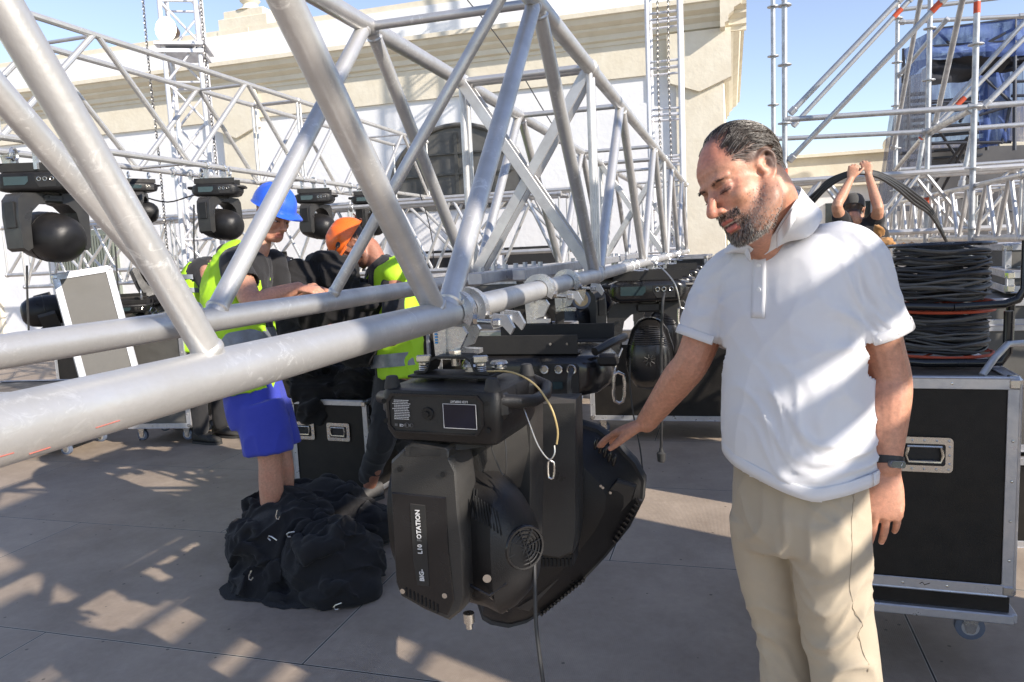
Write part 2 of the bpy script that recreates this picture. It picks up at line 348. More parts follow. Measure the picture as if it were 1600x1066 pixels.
# ================================================================== TRUSSES
def pipe(mb, a, b, r, seg, weld=False):
    mb.tube(a, b, r, seg)
    if weld:
        d = (V(b) - V(a)).normalized()
        for p, s in ((V(a), 1), (V(b), -1)):
            q = p + d * s * .028
            mb.path([q, q + d * s * .004, q + d * s * .009, q + d * s * .012], [r * 1.0, r * 1.14, r * 1.12, r * 1.0], seg)
def box_truss(name, org, axis, side, secs, w, h, label, rc=.025, rb=.0225, m=ALU, seg=12, posts=True, xb=False, midb=True, half=None, weld=False, group=None, bolts=True):
    """box truss: org = lower near corner line origin, axis = run direction, side = across, secs = [(s0,s1)]"""
    A = V(axis).normalized(); S = V(side).normalized(); U = V((0, 0, 1)); O = V(org)
    t = thing(name, O + A * secs[0][0], label, 'truss', group)
    P4 = lambda s, i, j: O + A * s + S * (w * i) + U * (h * j)
    for i in (0, 1):
        for j in (0, 1):
            mb = MB(); n = 0
            for a, b in secs:
                mb.tube(P4(a + .004, i, j), P4(b - .004, i, j), rc, seg * 2 if weld else seg)
                if bolts:
                    for e, sg in ((a, 1), (b, -1)):
                        mb.path([P4(e + sg * .002, i, j), P4(e + sg * .03, i, j), P4(e + sg * .036, i, j)], [rc * 1.22, rc * 1.22, rc], seg)
            mb.build('chord', m, t)
    for a, b in secs:
        nh = half or 4; st = (b - a) / nh
        for i in (0, 1):
            for k in range(nh):
                s0, s1 = a + k * st, a + (k + 1) * st
                j0 = k % 2
                e0 = .045 if k == 0 else .02; e1 = .045 if k == nh - 1 else .02
                mb = MB(); pipe(mb, P4(s0 + e0, i, j0), P4(s1 - e1, i, 1 - j0), rb, seg, weld); mb.build('brace', m, t)
            if posts:
                for e in (a + .03, b - .03):
                    mb = MB(); pipe(mb, P4(e, i, 0), P4(e, i, 1), rb * .62, seg); mb.build('post', m, t)
        for j in (0, 1):
            for k in range(0, nh + 1):
                if j == 1 and k % 2 == 0 and 0 < k < nh: continue
                if j == 0 and (k % 2 == 1 or (not midb and 0 < k < nh)): continue
                e = min(max(a + k * st, a + .03), b - .03)
                mb = MB(); pipe(mb, P4(e, 0, j), P4(e, 1, j), rb * .62, seg); mb.build('strut', m, t)
        if xb:
            for e in (a + .045, b - .045):
                for q0, q1 in (((0, 0), (1, 1)), ((1, 0), (0, 1))):
                    p, q = P4(e, *q0), P4(e, *q1); d = (q - p); L_ = d.length; d.normalize(); n = A; o = n.cross(d)
                    mb = MB(); Mx = Matrix((d, n, o)).transposed(); mb.box((p + q) / 2 + A * (.012 if q0[0] else -.012), (L_ - .03, .012, .045), Mx, .002); mb.build('cross_bar', m, t)
    return t
XN, ZB, HT, WT = -.561, 1.376, .868, .565
main = box_truss('lighting_truss', (XN, 0, ZB), (0, 1, 0), (-1, 0, 0), [(-4.1, -.43), (-.43, 3.25), (3.25, 6.93), (6.93, 10.3)], WT, HT,
    'big silver box truss in the foreground running from lower left to the far tower', weld=True, xb=True, midb=False, seg=16, rb=.0235, rc=.0285)
# diagonal cross-section braces
mb = MB(); pipe(mb, (XN, .72, ZB), at(0, 0, X=XN - .02) + (at(0, 0, X=XN - .02) - V((XN, .72, ZB))) * .62, .0165, 16, True); mb.build('brace', ALU, main)
mb = MB(); pipe(mb, (XN - WT, 1.95, ZB), (XN, 2.08, ZB + HT), .0165, 16, True); mb.build('brace', ALU, main)
for p_, q_ in (((60, 725), (92, 713)), ((155, 672), (192, 660)), ((0, 720), (28, 712))):
    a_ = at(*p_, X=XN + .0286); b_ = at(*q_, X=XN + .0286); f_ = lambda v: V((XN, v.y, ZB)) + (V((v.x, v.y, v.z)) - V((XN, v.y, ZB))).normalized() * .0288
    mb = MB(); mb.path([f_(a_), f_(a_.lerp(b_, .5)), f_(b_)], .0004, 5); mb.build('pen_mark', mat('red pen line', (.45, .12, .09), .6), main)
# aluminium tie rail between the sections lying on the bottom chords
for y0, y1, dx in ((2.35, 3.2, -.25), (2.6, 6.5, -.17)):
    mb = MB(); mb.box((XN + dx, (y0 + y1) / 2, ZB + .035), (.05, y1 - y0, .04), b=.003)
    for k in range(6): mb.disc((XN + dx, y0 + (y1 - y0) * (k + .5) / 6, ZB + .055), (0, 0, 1), .011, .018, 6)
    mb.build('tie_rail', ALU2, main)

box_truss('lighting_truss', (-4.54, 0, 2.385), (0, 1, 0), (-1, 0, 0), [(.17, 3.85), (3.85, 7.53), (7.53, 11.2)], WT, .85,
    'raised silver box truss at the upper left carrying a row of hanging moving lights', seg=10)
box_truss('lighting_truss', (-13, 10.9, 1.47), (1, 0, 0), (0, 1, 0), [(0, 3.6), (3.6, 7.2), (7.2, 10.8)], .5, .87,
    'silver box truss lying across the back in front of the whitewashed wall', seg=8, rb=.026, rc=.036)
box_truss('lighting_truss', (-9.6, 8.3, 1.30), (1, 0, 0), (0, 1, 0), [(0, 2.6), (2.6, 5.2), (5.2, 7.8)], .42, .80,
    'second silver box truss lying across in front of the ribbed door, behind the hanging lights', seg=8, rb=.02, half=6)
box_truss('lighting_truss', (1.986, 0, 1.415), (0, 1, 0), (1, 0, 0), [(3.6, 6.2), (6.2, 8.8), (8.8, 11.4)], .42, .445,
    'narrow silver box truss at the right edge above the cable drums', rc=.024, rb=.0165, half=10, seg=10)
box_truss('lighting_truss', (.45, 8.05, 1.5), (1, 0, 0), (0, 1, 0), [(0, 2.6), (2.6, 5.2)], .42, .55,
    'horizontal silver box truss crossing behind the scaffold at head height', rc=.028, rb=.018, half=6, seg=8)

# towers
def tower(name, cx, cy, wd, z0, z1, step, label, m, rot=0, rc=.03, rb=.013, ladder=False):
    t = thing(name, (cx, cy, z0), label, 'tower truss'); R = Matrix.Rotation(rot, 3, 'Z'); C0 = V((cx, cy, 0))
    cs = [R @ V((sx * wd / 2, sy * wd / 2, 0)) + C0 for sx, sy in ((-1, -1), (1, -1), (1, 1), (-1, 1))]
    for c in cs:
        mb = MB(); mb.tube(c + V((0, 0, z0)), c + V((0, 0, z1)), rc, 10); mb.build('chord', m, t)
    n = int((z1 - z0) / step)
    for k in range(n):
        za = z0 + k * step + .1; mb = MB()
        for i in range(4):
            a, b = cs[i], cs[(i + 1) % 4]
            if ladder:
                mb.tube(a + V((0, 0, za)), b + V((0, 0, za)), rb * 1.3, 8)
                mb.tube(a + V((0, 0, za + .08)), b + V((0, 0, za + .08)), rb * 1.3, 8)
            else:
                if k % 2: a, b = b, a
                mb.tube(a + V((0, 0, za)), b + V((0, 0, za + step)), rb, 8)
                if k % 2 == 0: mb.tube(a + V((0, 0, za)), b + V((0, 0, za)), rb, 8)
        mb.build('bracing', m, t)
    return t
tower('tower_truss', -.83, 10.75, .42, 0, 8.2, .62, 'white ladder-like tower truss with two chains standing at the far end of the big truss', WHT, 0, ladder=True)
tower('tower_truss', -5.72, 7.25, .36, 0, 8.0, .42, 'white lattice tower truss with a lit lamp at the upper left', WHT, radians(28), rc=.024)
tower('tower_truss', -9.4, 6.6, .34, 0, 6.0, .42, 'white lattice tower truss cut by the left edge of the picture', WHT, radians(10), rc=.024)
# platform + lamp on the left tower
pl = MB(); pl.box((-5.72, 7.25, 3.85), (.52, .52, .03), Matrix.Rotation(radians(28), 3, 'Z')); pl.box((-5.72, 7.25, 3.78), (.46, .46, .04), Matrix.Rotation(radians(28), 3, 'Z'))
tag(pl.build('tower_platform', WHT), 'small white square platform inside the left lattice tower', 'platform')
lp = thing('work_lamp', (-5.82, 7.0, 3.9), 'round brown work lamp with a bright glowing front on the tower platform', 'lamp')
q = at(259, 46, Y=6.98); mb = MB(); mb.path([q + V((0, .16, 0)), q + V((0, .02, 0)), q], [.05, .12, .125], 20); mb.build('housing', mat('brown lamp housing', (.12, .07, .04), .4, .5), lp)
em = mat('lamp glass', (1, .9, .7), .3); em.node_tree.nodes['Principled BSDF'].inputs['Emission Color'].default_value = (1, .85, .6, 1); em.node_tree.nodes['Principled BSDF'].inputs['Emission Strength'].default_value = 2.5
mb = MB(); mb.sph(q - V((0, .0, 0)), .13, scale=(1, .35, 1)); mb.build('lens', em, lp)
# chains
def chain(x, y, z0, z1, label, r=.004):
    mb = MB(); p = .036; k = 0; z = z0
    while z < z1:
        c = V((x + .006 * sin(z * 3), y, z)); ex = V((1, 0, 0)) if k % 2 else V((0, 1, 0))
        mb.path([c + ex * (.012 * cos(a)) + V((0, 0, .022 * sin(a))) for a in [2 * pi * i / 8 for i in range(8)]], r, 4, closed=True); z += p; k += 1
    o = mb.build('hoist_chain', mat('chain steel', (.22, .21, .2), .4, .8)); tag(o, label, 'chain', 'hoist chains'); return o
chain(-.90, 10.5, 1.5, 7.0, 'left one of the two hoist chains hanging in the far ladder-like tower', .006)
chain(-.76, 10.5, 1.5, 7.0, 'right one of the two hoist chains hanging in the far ladder-like tower', .006)
q = at(233, 100, Y=7.0); chain(q.x, 7.0, 1.4, 6.0, 'hoist chain hanging just left of the lattice tower with the lamp', .0055)
q = at(318, 50, Y=7.0); chain(q.x, 7.0, 2.3, 6.0, 'hoist chain hanging just right of the lattice tower with the lamp', .0055)

# ================================================================== SCAFFOLD
RS = .0242
def standard(x, y, z0, z1, label, ztapes=()):
    t = thing('scaffold_standard', (x, y, z0), label, 'scaffold pole', 'upright scaffold poles')
    mb = MB(); mb.tube((x, y, z0), (x, y, z1), RS, 12); mb.build('pole', STEEL, t)
    z = z0 + .5
    while z < z1:
        mb = MB(); mb.disc((x, y, z), (0, 0, 1), .06, .009, 12); mb.build('rosette', STEEL, t); z += .5
    for z in ztapes:
        mb = MB(); mb.tube((x, y, z), (x, y, z + .09), RS * 1.06, 12); mb.build('tape', ORG, t)
def spar(a, b, label, tape=None, r=RS, grp='scaffold tubes', nm='scaffold_tube'):
    a = V(a); b = V(b); t = thing(nm, a, label, 'scaffold tube', grp)
    mb = MB(); mb.tube(a, b, r, 12); mb.build('pole', STEEL, t)
    d = (b - a).normalized()
    for e, s in ((a, 1), (b, -1)):
        mb = MB(); mb.box(e + d * s * .02, (.07, .05, .055), Matrix((d, d.orthogonal().normalized(), d.cross(d.orthogonal().normalized()))).transposed(), .008); mb.build('wedge_head', STEEL, t)
    if tape is not None:
        c = a.lerp(b, tape); mb = MB(); mb.tube(c - d * .05, c + d * .05, r * 1.06, 12); mb.build('tape', ORG, t)
    return t
R1, R2, R3 = 7.26, 8.7, 10.2
standard(.47, R1, 0, 5.2, 'front scaffold pole with orange tape nearest the bald man in the white shirt', (3.55, 2.02))
standard(.45, R2, 1.9, 5.2, 'scaffold pole standing just behind and left of the one with orange tape', (2.3,))
standard(1.955, R1, 0, 5.2, 'front scaffold pole in the middle of the right side, crossing the upper ledger', (3.25,))
standard(1.93, R2, 0, 5.2, 'scaffold pole of the second row in front of the blue mesh stair tower', (1.75,))
standard(1.92, R3, 0, 4.6, 'thin rear scaffold pole at the left edge of the blue mesh stair tower')
standard(3.4, R1, 0, 5.2, 'scaffold pole beyond the right edge of the front row')
spar((.47, R1, 2.535), (1.955, R1, 2.505), 'upper horizontal scaffold ledger between the two front poles')
spar((1.955, R1, 2.505), (3.4, R1, 2.49), 'upper horizontal scaffold ledger running off to the right edge')
spar((.45, R2, 2.55), (1.93, R2, 2.50), 'second horizontal scaffold ledger, just below and behind the upper one')
spar((1.93, R2, 2.50), (3.4, R2, 2.49), 'second horizontal scaffold ledger running off to the right')
spar((1.92, R3, 2.25), (3.4, R3, 2.25), 'low rear horizontal ledger in front of the stair tower')
spar((1.92, R3, 4.1), (3.4, R3, 4.1), 'topmost horizontal ledger above the stair tower')
spar((1.93, R2, 2.5), (1.92, R3, 2.25), 'short slanting tube between the second and rear rows')
spar((1.955, R1, 2.5), (1.93, R2, 2.5), 'short ledger between the two middle poles')
A_ = at
spar(A_(1236, 176, Y=R1), A_(1410, -5, Y=R1), 'long front diagonal brace rising from the upper ledger, uppermost of three')
spar(A_(1240, 196, Y=R2), A_(1426, -5, Y=R2), 'long diagonal brace just behind the uppermost one, with orange tape', .88)
spar(A_(1234, 250, Y=R1), A_(1478, -5, Y=R1 - .4), 'lowest long diagonal brace rising from behind the man, orange tape near its top', .95)
spar(A_(1538, 166, Y=R1), A_(1640, 62, Y=R1), 'diagonal brace leaving the right edge from the front pole')
spar(A_(1455, 205, Y=R2), A_(1640, 20, Y=R2), 'diagonal brace with orange tape in front of the stair tower', .26)
spar(A_(1440, 215, Y=R2 + .1), A_(1640, -10, Y=R2 + .1), 'rear diagonal brace with orange tape at its foot', .02)
spar(A_(1455, 207, Y=R2), A_(1517, 172, Y=R1), 'short diagonal between front pole and second row pole')
spar(A_(1396, 232, Y=R3 - .1), A_(1440, -10, Y=R2), 'steep tube leaning across the left side of the stair tower')
spar(A_(1461, 195, Y=R2 - .1), A_(1506, -10, Y=R1), 'steep tube leaning between the second and front poles')
spar(A_(1502, 290, Y=R2), A_(1521, 200, Y=R2), 'short steep tube below the second ledger')
spar(A_(1430, 290, Y=R2 + .2), A_(1443, 215, Y=R2 + .2), 'short steep tube left of the second row pole')
spar(A_(1403, 120, Y=R3), A_(1480, 30, Y=R3 - .5), 'rear diagonal tube rising to the top ledger')
spar(A_(1406, 35, Y=R3), A_(1600, 25, Y=R3), 'top ledger crossing above the blue mesh')

# ---- stair tower with blue mesh
st = thing('stair_tower', (5, 15.5, 0), 'scaffold stair tower wrapped in blue netting at the upper right', 'stair tower')
DK = mat('dark scaffold steel', (.05, .055, .07), .5, .5)
def net_material(col, al):
    m = mat('netting', col, .9); nt = m.node_tree; L = nt.links.new; out = nt.nodes['Material Output']; b = nt.nodes['Principled BSDF']
    tr = nd(nt, 'ShaderNodeBsdfTransparent'); mx = nd(nt, 'ShaderNodeMixShader'); tc = nd(nt, 'ShaderNodeTexCoord')
    n = nd(nt, 'ShaderNodeTexNoise', i_Scale=2.2, i_Detail=6.0, i_Roughness=.7); mp = nd(nt, 'ShaderNodeMapping'); mp.inputs['Scale'].default_value = (4, 4, .6); L(tc.outputs['Object'], mp.inputs[0]); L(mp.outputs[0], n.inputs['Vector'])
    r = nd(nt, 'ShaderNodeMapRange'); r.inputs['From Min'].default_value = .35; r.inputs['From Max'].default_value = .65; r.inputs['To Min'].default_value = al - .22; r.inputs['To Max'].default_value = min(1, al + .15); L(n.outputs[0], r.inputs[0])
    L(r.outputs[0], mx.inputs[0]); L(tr.outputs[0], mx.inputs[1]); L(b.outputs[0], mx.inputs[2]); L(mx.outputs[0], out.inputs[0]); return m
BNET = net_material((.035, .07, .22), .86); GNET = net_material((.13, .15, .21), .70); KNET = mat('black shade cloth', (.02, .022, .03), .9)
def sheet(pts, m, name, parent, n=14, amp=.06, seed=0):
    """sagging cloth panel through four corners"""
    a, b, c, d = [V(q) for q in pts]; vs = []; fs = []; nn = (b - a).cross(d - a).normalized()
    for i in range(n + 1):
        for j in range(n + 1):
            u, v = i / n, j / n; p = a.lerp(b, u).lerp(d.lerp(c, u), v)
            vs.append(p + nn * (amp * noise.noise(V((u * 3 + seed, v * 3, seed))) * 2 * (1 if 0 < i < n else .3)))
    for i in range(n):
        for j in range(n): q = i * (n + 1) + j; fs.append((q, q + n + 1, q + n + 2, q + 1))
    mb = MB(); mb.add(vs, fs); o = mb.build(name, m, parent); return o
yF, yB = 14.0, 16.5
c_ = lambda px, py, Y: at(px, py, Y=Y)
sheet([c_(1453, 48, yF), c_(1586, 30, yF), c_(1586, 88, yF), c_(1452, 92, yF)], BNET, 'blue_netting', st, seed=1)
sheet([c_(1586, 30, yF), c_(1680, 20, yF + .4), c_(1680, 80, yF + .4), c_(1586, 88, yF)], BNET, 'blue_netting', st, seed=2)
sheet([c_(1412, 78, yF + 1.8), c_(1453, 46, yF), c_(1452, 96, yF), c_(1421, 124, yF + 1.8)], BNET, 'blue_netting', st, seed=3)
sheet([c_(1530, 118, yF + .1), c_(1578, 112, yF + .1), c_(1577, 222, yF + .1), c_(1530, 232, yF + .1)], BNET, 'blue_netting', st, seed=4)
sheet([c_(1421, 124, yF + 1.6), c_(1452, 100, yF), c_(1450, 330, yF), c_(1372, 330, yF + 1.6)], GNET, 'grey_netting', st, seed=5)
sheet([c_(1390, 180, yF + 2), c_(1425, 90, yF + 2), c_(1400, 330, yF + 1.6), c_(1368, 330, yF + 2)], GNET, 'grey_netting', st, seed=8)
sheet([c_(1452, 92, yF + .02), c_(1586, 86, yF + .02), c_(1560, 120, yF + .6), c_(1452, 134, yF + .02)], KNET, 'black_cloth', st, seed=6, amp=.1)
sheet([c_(1520, 92, yF + 1), c_(1680, 70, yF + 1), c_(1680, 96, yF + 1), c_(1540, 118, yF + 1)], KNET, 'black_cloth', st, seed=7, amp=.1)
def dkt(a, b, r=.03, nm='frame_tube'):
    mb = MB(); mb.tube(a, b, r, 8); mb.build(nm, DK, st)
for px, pt, pb, Y in ((1453, 40, 330, yF + .03), (1543, 60, 235, yF + .4), (1586, 28, 235, yF + .03), (1420, 120, 330, yF + 1.8), (1412, 76, 130, yF + 1.82), (1540, 115, 330, yF + 2)):
    dkt(c_(px, pt, Y), c_(px - 1, pb, Y))
for a, b in (((1453, 47), (1600, 28)), ((1453, 73), (1600, 63)), ((1458, 42), (1505, 90)), ((1540, 68), (1590, 42)), ((1540, 72), (1590, 95)), ((1453, 160), (1590, 160)), ((1541, 125), (1580, 160)), ((1453, 224), (1580, 222)), ((1580, 160), (1565, 225)), ((1530, 180), (1580, 165)), ((1580, 128), (1690, 122)), ((1580, 150), (1690, 146))):
    dkt(c_(*a, yF + .06), c_(*b, yF + .06), .024)
# stair flights (treads between two stringers)
def flight(p0, p1, n, wdt, nm='stair_flight'):
    mb = MB(); p0 = V(p0); p1 = V(p1)
    for k in range(n):
        q = p0.lerp(p1, (k + .5) / n); mb.box(q, (wdt, .24, .035))
    mb.build(nm, DK, st)
flight(c_(1496, 152, yF + .8), c_(1490, 176, yF + 1.8), 3, .9)
flight(c_(1494, 190, yF + .8), c_(1488, 262, yF + 2.4), 6, .9)
flight(c_(1434, 142, yF + 2), c_(1432, 222, yF + 2.6), 8, .42)
flight(c_(1432, 232, yF + 1), c_(1430, 300, yF + 2.6), 6, .5)
for a, b in (((1512, 215), (1450, 300)), ((1520, 205), (1470, 300)), ((1458, 190), (1530, 300)), ((1500, 190), (1540, 130)), ((1470, 300), (1580, 330))):
    dkt(c_(*a, yF + .3), c_(*b, yF + 1.6), .026, 'handrail')
sheet([c_(1408, 100, yB), c_(1600, 60, yB), c_(1600, 330, yB), c_(1375, 330, yB)], net_material((.07, .10, .20), .8), 'grey_netting', st, seed=21)
# dark cloth skirt below
sheet([c_(1453, 232, yF + 1.9), c_(1650, 225, yF + 1.9), c_(1650, 420, yF + 1.9), c_(1453, 420, yF + 1.9)], mat('dark grey screen cloth', (.10, .10, .105), .9), 'dark_screen', st, seed=12, amp=.1)
# pillar with stone ball at the right edge
pg = thing('gate_pillar', (6.0, 16.8, 0), 'cream stone pillar topped by a round ball at the right edge', 'pillar')
q = at(1586, 215, Y=16.9); mb = MB(); mb.box((q.x + .5, 16.9, 1.5), (1.4, .6, 3.4), b=.02); mb.box((q.x + .45, 16.9, 3.0), (1.7, .8, .2), b=.03); mb.box((q.x + .1, 16.9, 3.4), (.5, .4, .7), b=.02); mb.build('shaft', CREAM, pg)
q = at(1588, 183, Y=16.9); mb = MB(); mb.sph(q, .2); mb.build('ball', CREAM, pg)
# ================================================================== LIGHTING FIXTURES
FONTM = None
def text_mesh(txt, size, M, m, name='printed_text', parent=None, thick=.0003, align='CENTER', bold=0.0):
    cu = bpy.data.curves.new('t', 'FONT'); cu.body = txt; cu.size = size; cu.align_x = align; cu.align_y = 'CENTER'; cu.extrude = thick; cu.resolution_u = 2; cu.offset = bold
    o = bpy.data.objects.new('t', cu); COL.objects.link(o); dg = bpy.context.evaluated_depsgraph_get(); dg.update()
    me = bpy.data.meshes.new_from_object(o.evaluated_get(dg)); bpy.data.objects.remove(o); bpy.data.curves.remove(cu)
    vs = [M @ v.co for v in me.vertices]; fs = [tuple(p.vertices) for p in me.polygons]; bpy.data.meshes.remove(me)
    mb = MB(); mb.add(vs, fs); return mb.build(name, m, parent, smooth=False)
def frame(o, ex, ey):
    """4x4 matrix: local x->ex, y->ey, z->ex x ey at origin o"""
    ex = V(ex).normalized(); ey = V(ey); ey = (ey - ex * ey.dot(ex)).normalized(); ez = ex.cross(ey)
    M = Matrix((ex, ey, ez)).transposed().to_4x4(); M.translation = V(o); return M
def inset_poly(poly, d):
    """move a 2D/3D convex-ish ring toward its centroid by d metres"""
    c = sum(poly, V((0, 0, 0))) / len(poly); return [p + (c - p).normalized() * d for p in poly]
def bev_prism(mb, poly, ext, b):
    """ring of 3D points extruded by ext with a bevel of b on both rims"""
    ext = V(ext); n = ext.normalized()
    mb.loft([inset_poly(poly, b), [p + n * b for p in poly], [p + ext - n * b for p in poly], [p + ext for p in inset_poly(poly, b)]])
def rrect(w_, h_, r, n=5):
    out = []
    for cx, cy, a0 in ((w_ / 2 - r, h_ / 2 - r, 0), (-w_ / 2 + r, h_ / 2 - r, pi / 2), (-w_ / 2 + r, -h_ / 2 + r, pi), (w_ / 2 - r, -h_ / 2 + r, 1.5 * pi)):
        for i in range(n): a = a0 + pi / 2 * i / (n - 1); out.append((cx + r * cos(a), cy + r * sin(a)))
    return out
def rloft(mb, M, secs):
    """rounded-rectangle loft: secs = [(z, w, h, r, dx, dy)] in frame M"""
    mb.loft([[M @ V((x + s[4], y + s[5], s[0])) for x, y in rrect(s[1], s[2], min(s[3], s[1] * .49, s[2] * .49))] for s in secs])
SCR = mat('dark display glass', (.004, .005, .015), .08, 0)
LCDG = mat('grey green lcd', (.03, .05, .055), .15, 0)
VENT = mat('vent shadow gap', (.004, .004, .004), .9, 0)
LOGO = mat('worn print', (.10, .10, .10), .7)
BLUEP = mat('blue print', (.03, .25, .6), .5)
ALUC = mat('cast aluminium clamp', (.60, .61, .62), .3, .85, (.45, .46, .48), 30, .6, bump=.1, bscale=150)

def clamp(parent, c, R=.027, wd=.03, ax=(0, 1, 0), down=.075, lever=1, name='hook_clamp', txt=False):
    """half coupler hooked round a chord with centre c; jaw, foot and wing bolt"""
    c = V(c); A = V(ax).normalized(); S = A.cross(V((0, 0, 1))).normalized(); U = V((0, 0, 1))   # S = side
    mb = MB(); ro = R + .019; pts = []
    prof_o = [(cos(a) * ro, sin(a) * ro) for a in [radians(-35) + radians(250) * i / 18 for i in range(19)]]
    prof_i = [(cos(a) * (R + .001), sin(a) * (R + .001)) for a in [radians(215) - radians(250) * i / 18 for i in range(19)]]
    ring = [c + S * x + U * z - A * wd / 2 for x, z in prof_o + prof_i]
    # triangulated strip rather than a concave cap
    n = 19; vs = []
    for k in range(n):
        xo, zo = prof_o[k]; xi, zi = prof_i[n - 1 - k]
        for (x, z) in ((xo, zo), (xi, zi)):
            for e in (-1, 1): vs.append(c + S * x + U * z + A * wd / 2 * e)
    fs = []
    for k in range(n - 1):
        a = k * 4; b = a + 4
        fs += [(a, b, b + 1, a + 1), (a + 2, a + 3, b + 3, b + 2), (a, a + 2, b + 2, b), (a + 1, b + 1, b + 3, a + 3)]
    fs += [(0, 1, 3, 2), ((n - 1) * 4, (n - 1) * 4 + 2, (n - 1) * 4 + 3, (n - 1) * 4 + 1)]
    mb.add(vs, fs)
    # web and foot
    q0 = c + S * (cos(radians(215)) * (R + .008)) + U * (sin(radians(215)) * (R + .008))
    mb.prism([(-.030, -.012), (-.014, -.02), (-.016, -down + .012), (.028, -down + .01), (.028, -down), (-.040, -down), (-.044, -.03)], c - A * wd / 2, S, U, A * wd)
    mb.prism([(-.016, -.028), (.02, -.03), (.03, -.045), (.012, -down + .02), (-.016, -down + .012)], c - A * wd * .25, S, U, A * wd * .5)
    o = mb.build(name, ALUC, parent)
    mb = MB(); b0 = c + S * (R + .004) - U * (R * .55); e = b0 + S * .055 - U * .006
    mb.tube(b0 - S * .02, e, .0055, 10); mb.disc(b0 + S * .012, S, .011, .009, 6); mb.build('eye_bolt', CHR, o)
    mb = MB(); mb.box(e + S * .008, (.018, .03, .016), Matrix((S, A, U)).transposed(), .003); mb.prism([(-.006, .0), (.0, .018), (.03, .014), (.044, -.012), (.036, -.026), (.02, -.008), (.0, -.014)], e - A * .007, S, U, A * .014)
    mb.build('wing_nut', ALUC, o)
    for dz in (.012, -.03):
        mb = MB(); mb.disc(c + S * (-.032 if dz < 0 else -.030) + U * dz - A * (wd / 2), -A, .005, .003, 10); mb.build('screw', CHR, o)
    return o

# ---------------- hero fixture
hero = thing('moving_head_light', (XN, 1.45, 1.25), 'nearest black moving light hanging under the truss, LCD display panel facing the camera, lettered yoke', 'stage light')
def z4(x, y, Y): return at(560 + x * 500 / 1066, 500 + y * 500 / 1066, Y=Y)
yaw = radians(-5.5); EX = V((cos(yaw), sin(yaw), 0)); EY = V((-sin(yaw), cos(yaw), 0)); EZ = V((0, 0, 1))
BC = V((-.535, 1.43, 1.187))                      # base centre
MB3 = Matrix((EX, EY, EZ)).transposed(); MB4 = frame(BC, EX, EY)
def bl(x, y, z): return BC + EX * x + EY * y + EZ * z
mb = MB(); rloft(mb, MB4, [(-.060, .205, .17, .02, 0, .005), (-.050, .232, .20, .022, 0, 0), (-.030, .250, .214, .022, 0, 0), (.040, .258, .218, .02, 0, 0), (.050, .250, .210, .02, 0, 0), (.052, .236, .196, .02, 0, 0)])
base = mb.build('base_housing', BLKM, hero)
# raised bezel & panel on the front
mb = MB()
pan = [(-.096, -.030), (.078, -.030), (.092, -.012), (.092, .030), (.082, .040), (-.096, .040), (-.106, .028), (-.106, -.020)]
ringo = [bl(x * 1.05, -.1085, z * 1.12) for x, z in pan]; ringi = [bl(x, -.1085, z) for x, z in pan]; n_ = len(pan)
vs = ringo + [p - EY * .004 for p in ringo] + [p - EY * .004 for p in ringi] + [p + EY * .004 for p in ringi]; fs = []
for j in range(3):
    for i in range(n_): k = (i + 1) % n_; fs.append((j * n_ + i, j * n_ + k, (j + 1) * n_ + k, (j + 1) * n_ + i))
mb.add(vs, fs); mb.build('panel_bezel', BLKG, hero)
mb = MB(); mb.loft([[p - EY * .001 for p in ringi], [p + EY * .003 for p in ringi]]); panel = mb.build('control_panel', FLATB, hero)
mb = MB(); mb.box(bl(.048, -.1115, .004), (.068, .002, .046), MB3); scr = mb.build('display', SCR, panel)
mb = MB()
for dx, dz, w_, h_ in ((0, .0235, .0695, .0009), (0, -.0235, .0695, .0009), (-.0345, 0, .0009, .047), (.0345, 0, .0009, .047)): mb.box(bl(.048 + dx, -.1132, .004 + dz), (w_, .0006, h_), MB3)
mb.build('display_border', INK, scr)
UP = frame(bl(.048, -.113, .0325), -EX, -EZ)          # the unit hangs upside down, so its print is inverted
text_mesh('LCD DISPLAY', .0062, UP, INK, parent=panel, bold=.00008)
rl_ = random.Random(5)     # worn, unreadable small print: rows of tiny dashes
mb = MB()
for k in range(12):
    x = -.0985 + rl_.uniform(0, .005); xe = -.0595 - rl_.uniform(0, .008)
    while x < xe:
        w_ = rl_.uniform(.0015, .005); mb.box(bl(x + w_ / 2, -.1132, -.006 + k * .0034), (w_, .0005, .0013), MB3); x += w_ + .0009
tag(mb.build('small_print', INK, panel), kind='stuff')
mb = MB()
for k in range(4): mb.box(bl(-.092 + k * .010, -.1132, -.018), (.006, .0006, .005), MB3)
mb.ring(bl(-.068, -.1132, -.018), EY, .0045, .0005, 16, 4); mb.ring(bl(-.058, -.1132, -.018), EY, .0035, .0005, 16, 4)
mb.build('printed_symbols', LOGO, panel)
text_mesh('CE', .007, frame(bl(-.080, -.1134, -.0185), -EX, -EZ), INK, parent=panel, bold=.0001)
mb = MB(); mb.disc(bl(-.022, -.1115, .006), -EY, .013, .0018, 24, .012); mb.disc(bl(-.022, -.114, .006), -EY, .006, .003, 16, .005); mb.build('joystick', BLKM, panel)
for x, z in ((.104, .030), (.104, -.022), (-.119, .028), (-.117, -.012)):
    mb = MB(); mb.disc(bl(x, -.1085, z), -EY, .0052, .002, 14); mb.build('screw_recess', VENT, hero)
# rubber feet on top
for x, y in ((-.112, -.085), (.108, -.088), (.112, .085), (-.112, .085)):
    mb = MB(); q = bl(x, y, .050); mb.path([q, q + EZ * .003, q + EZ * .020, q + EZ * .024, q + EZ * .025], [.0165, .0165, .0125, .011, .008], 20); mb.build('foot', RUB, hero)
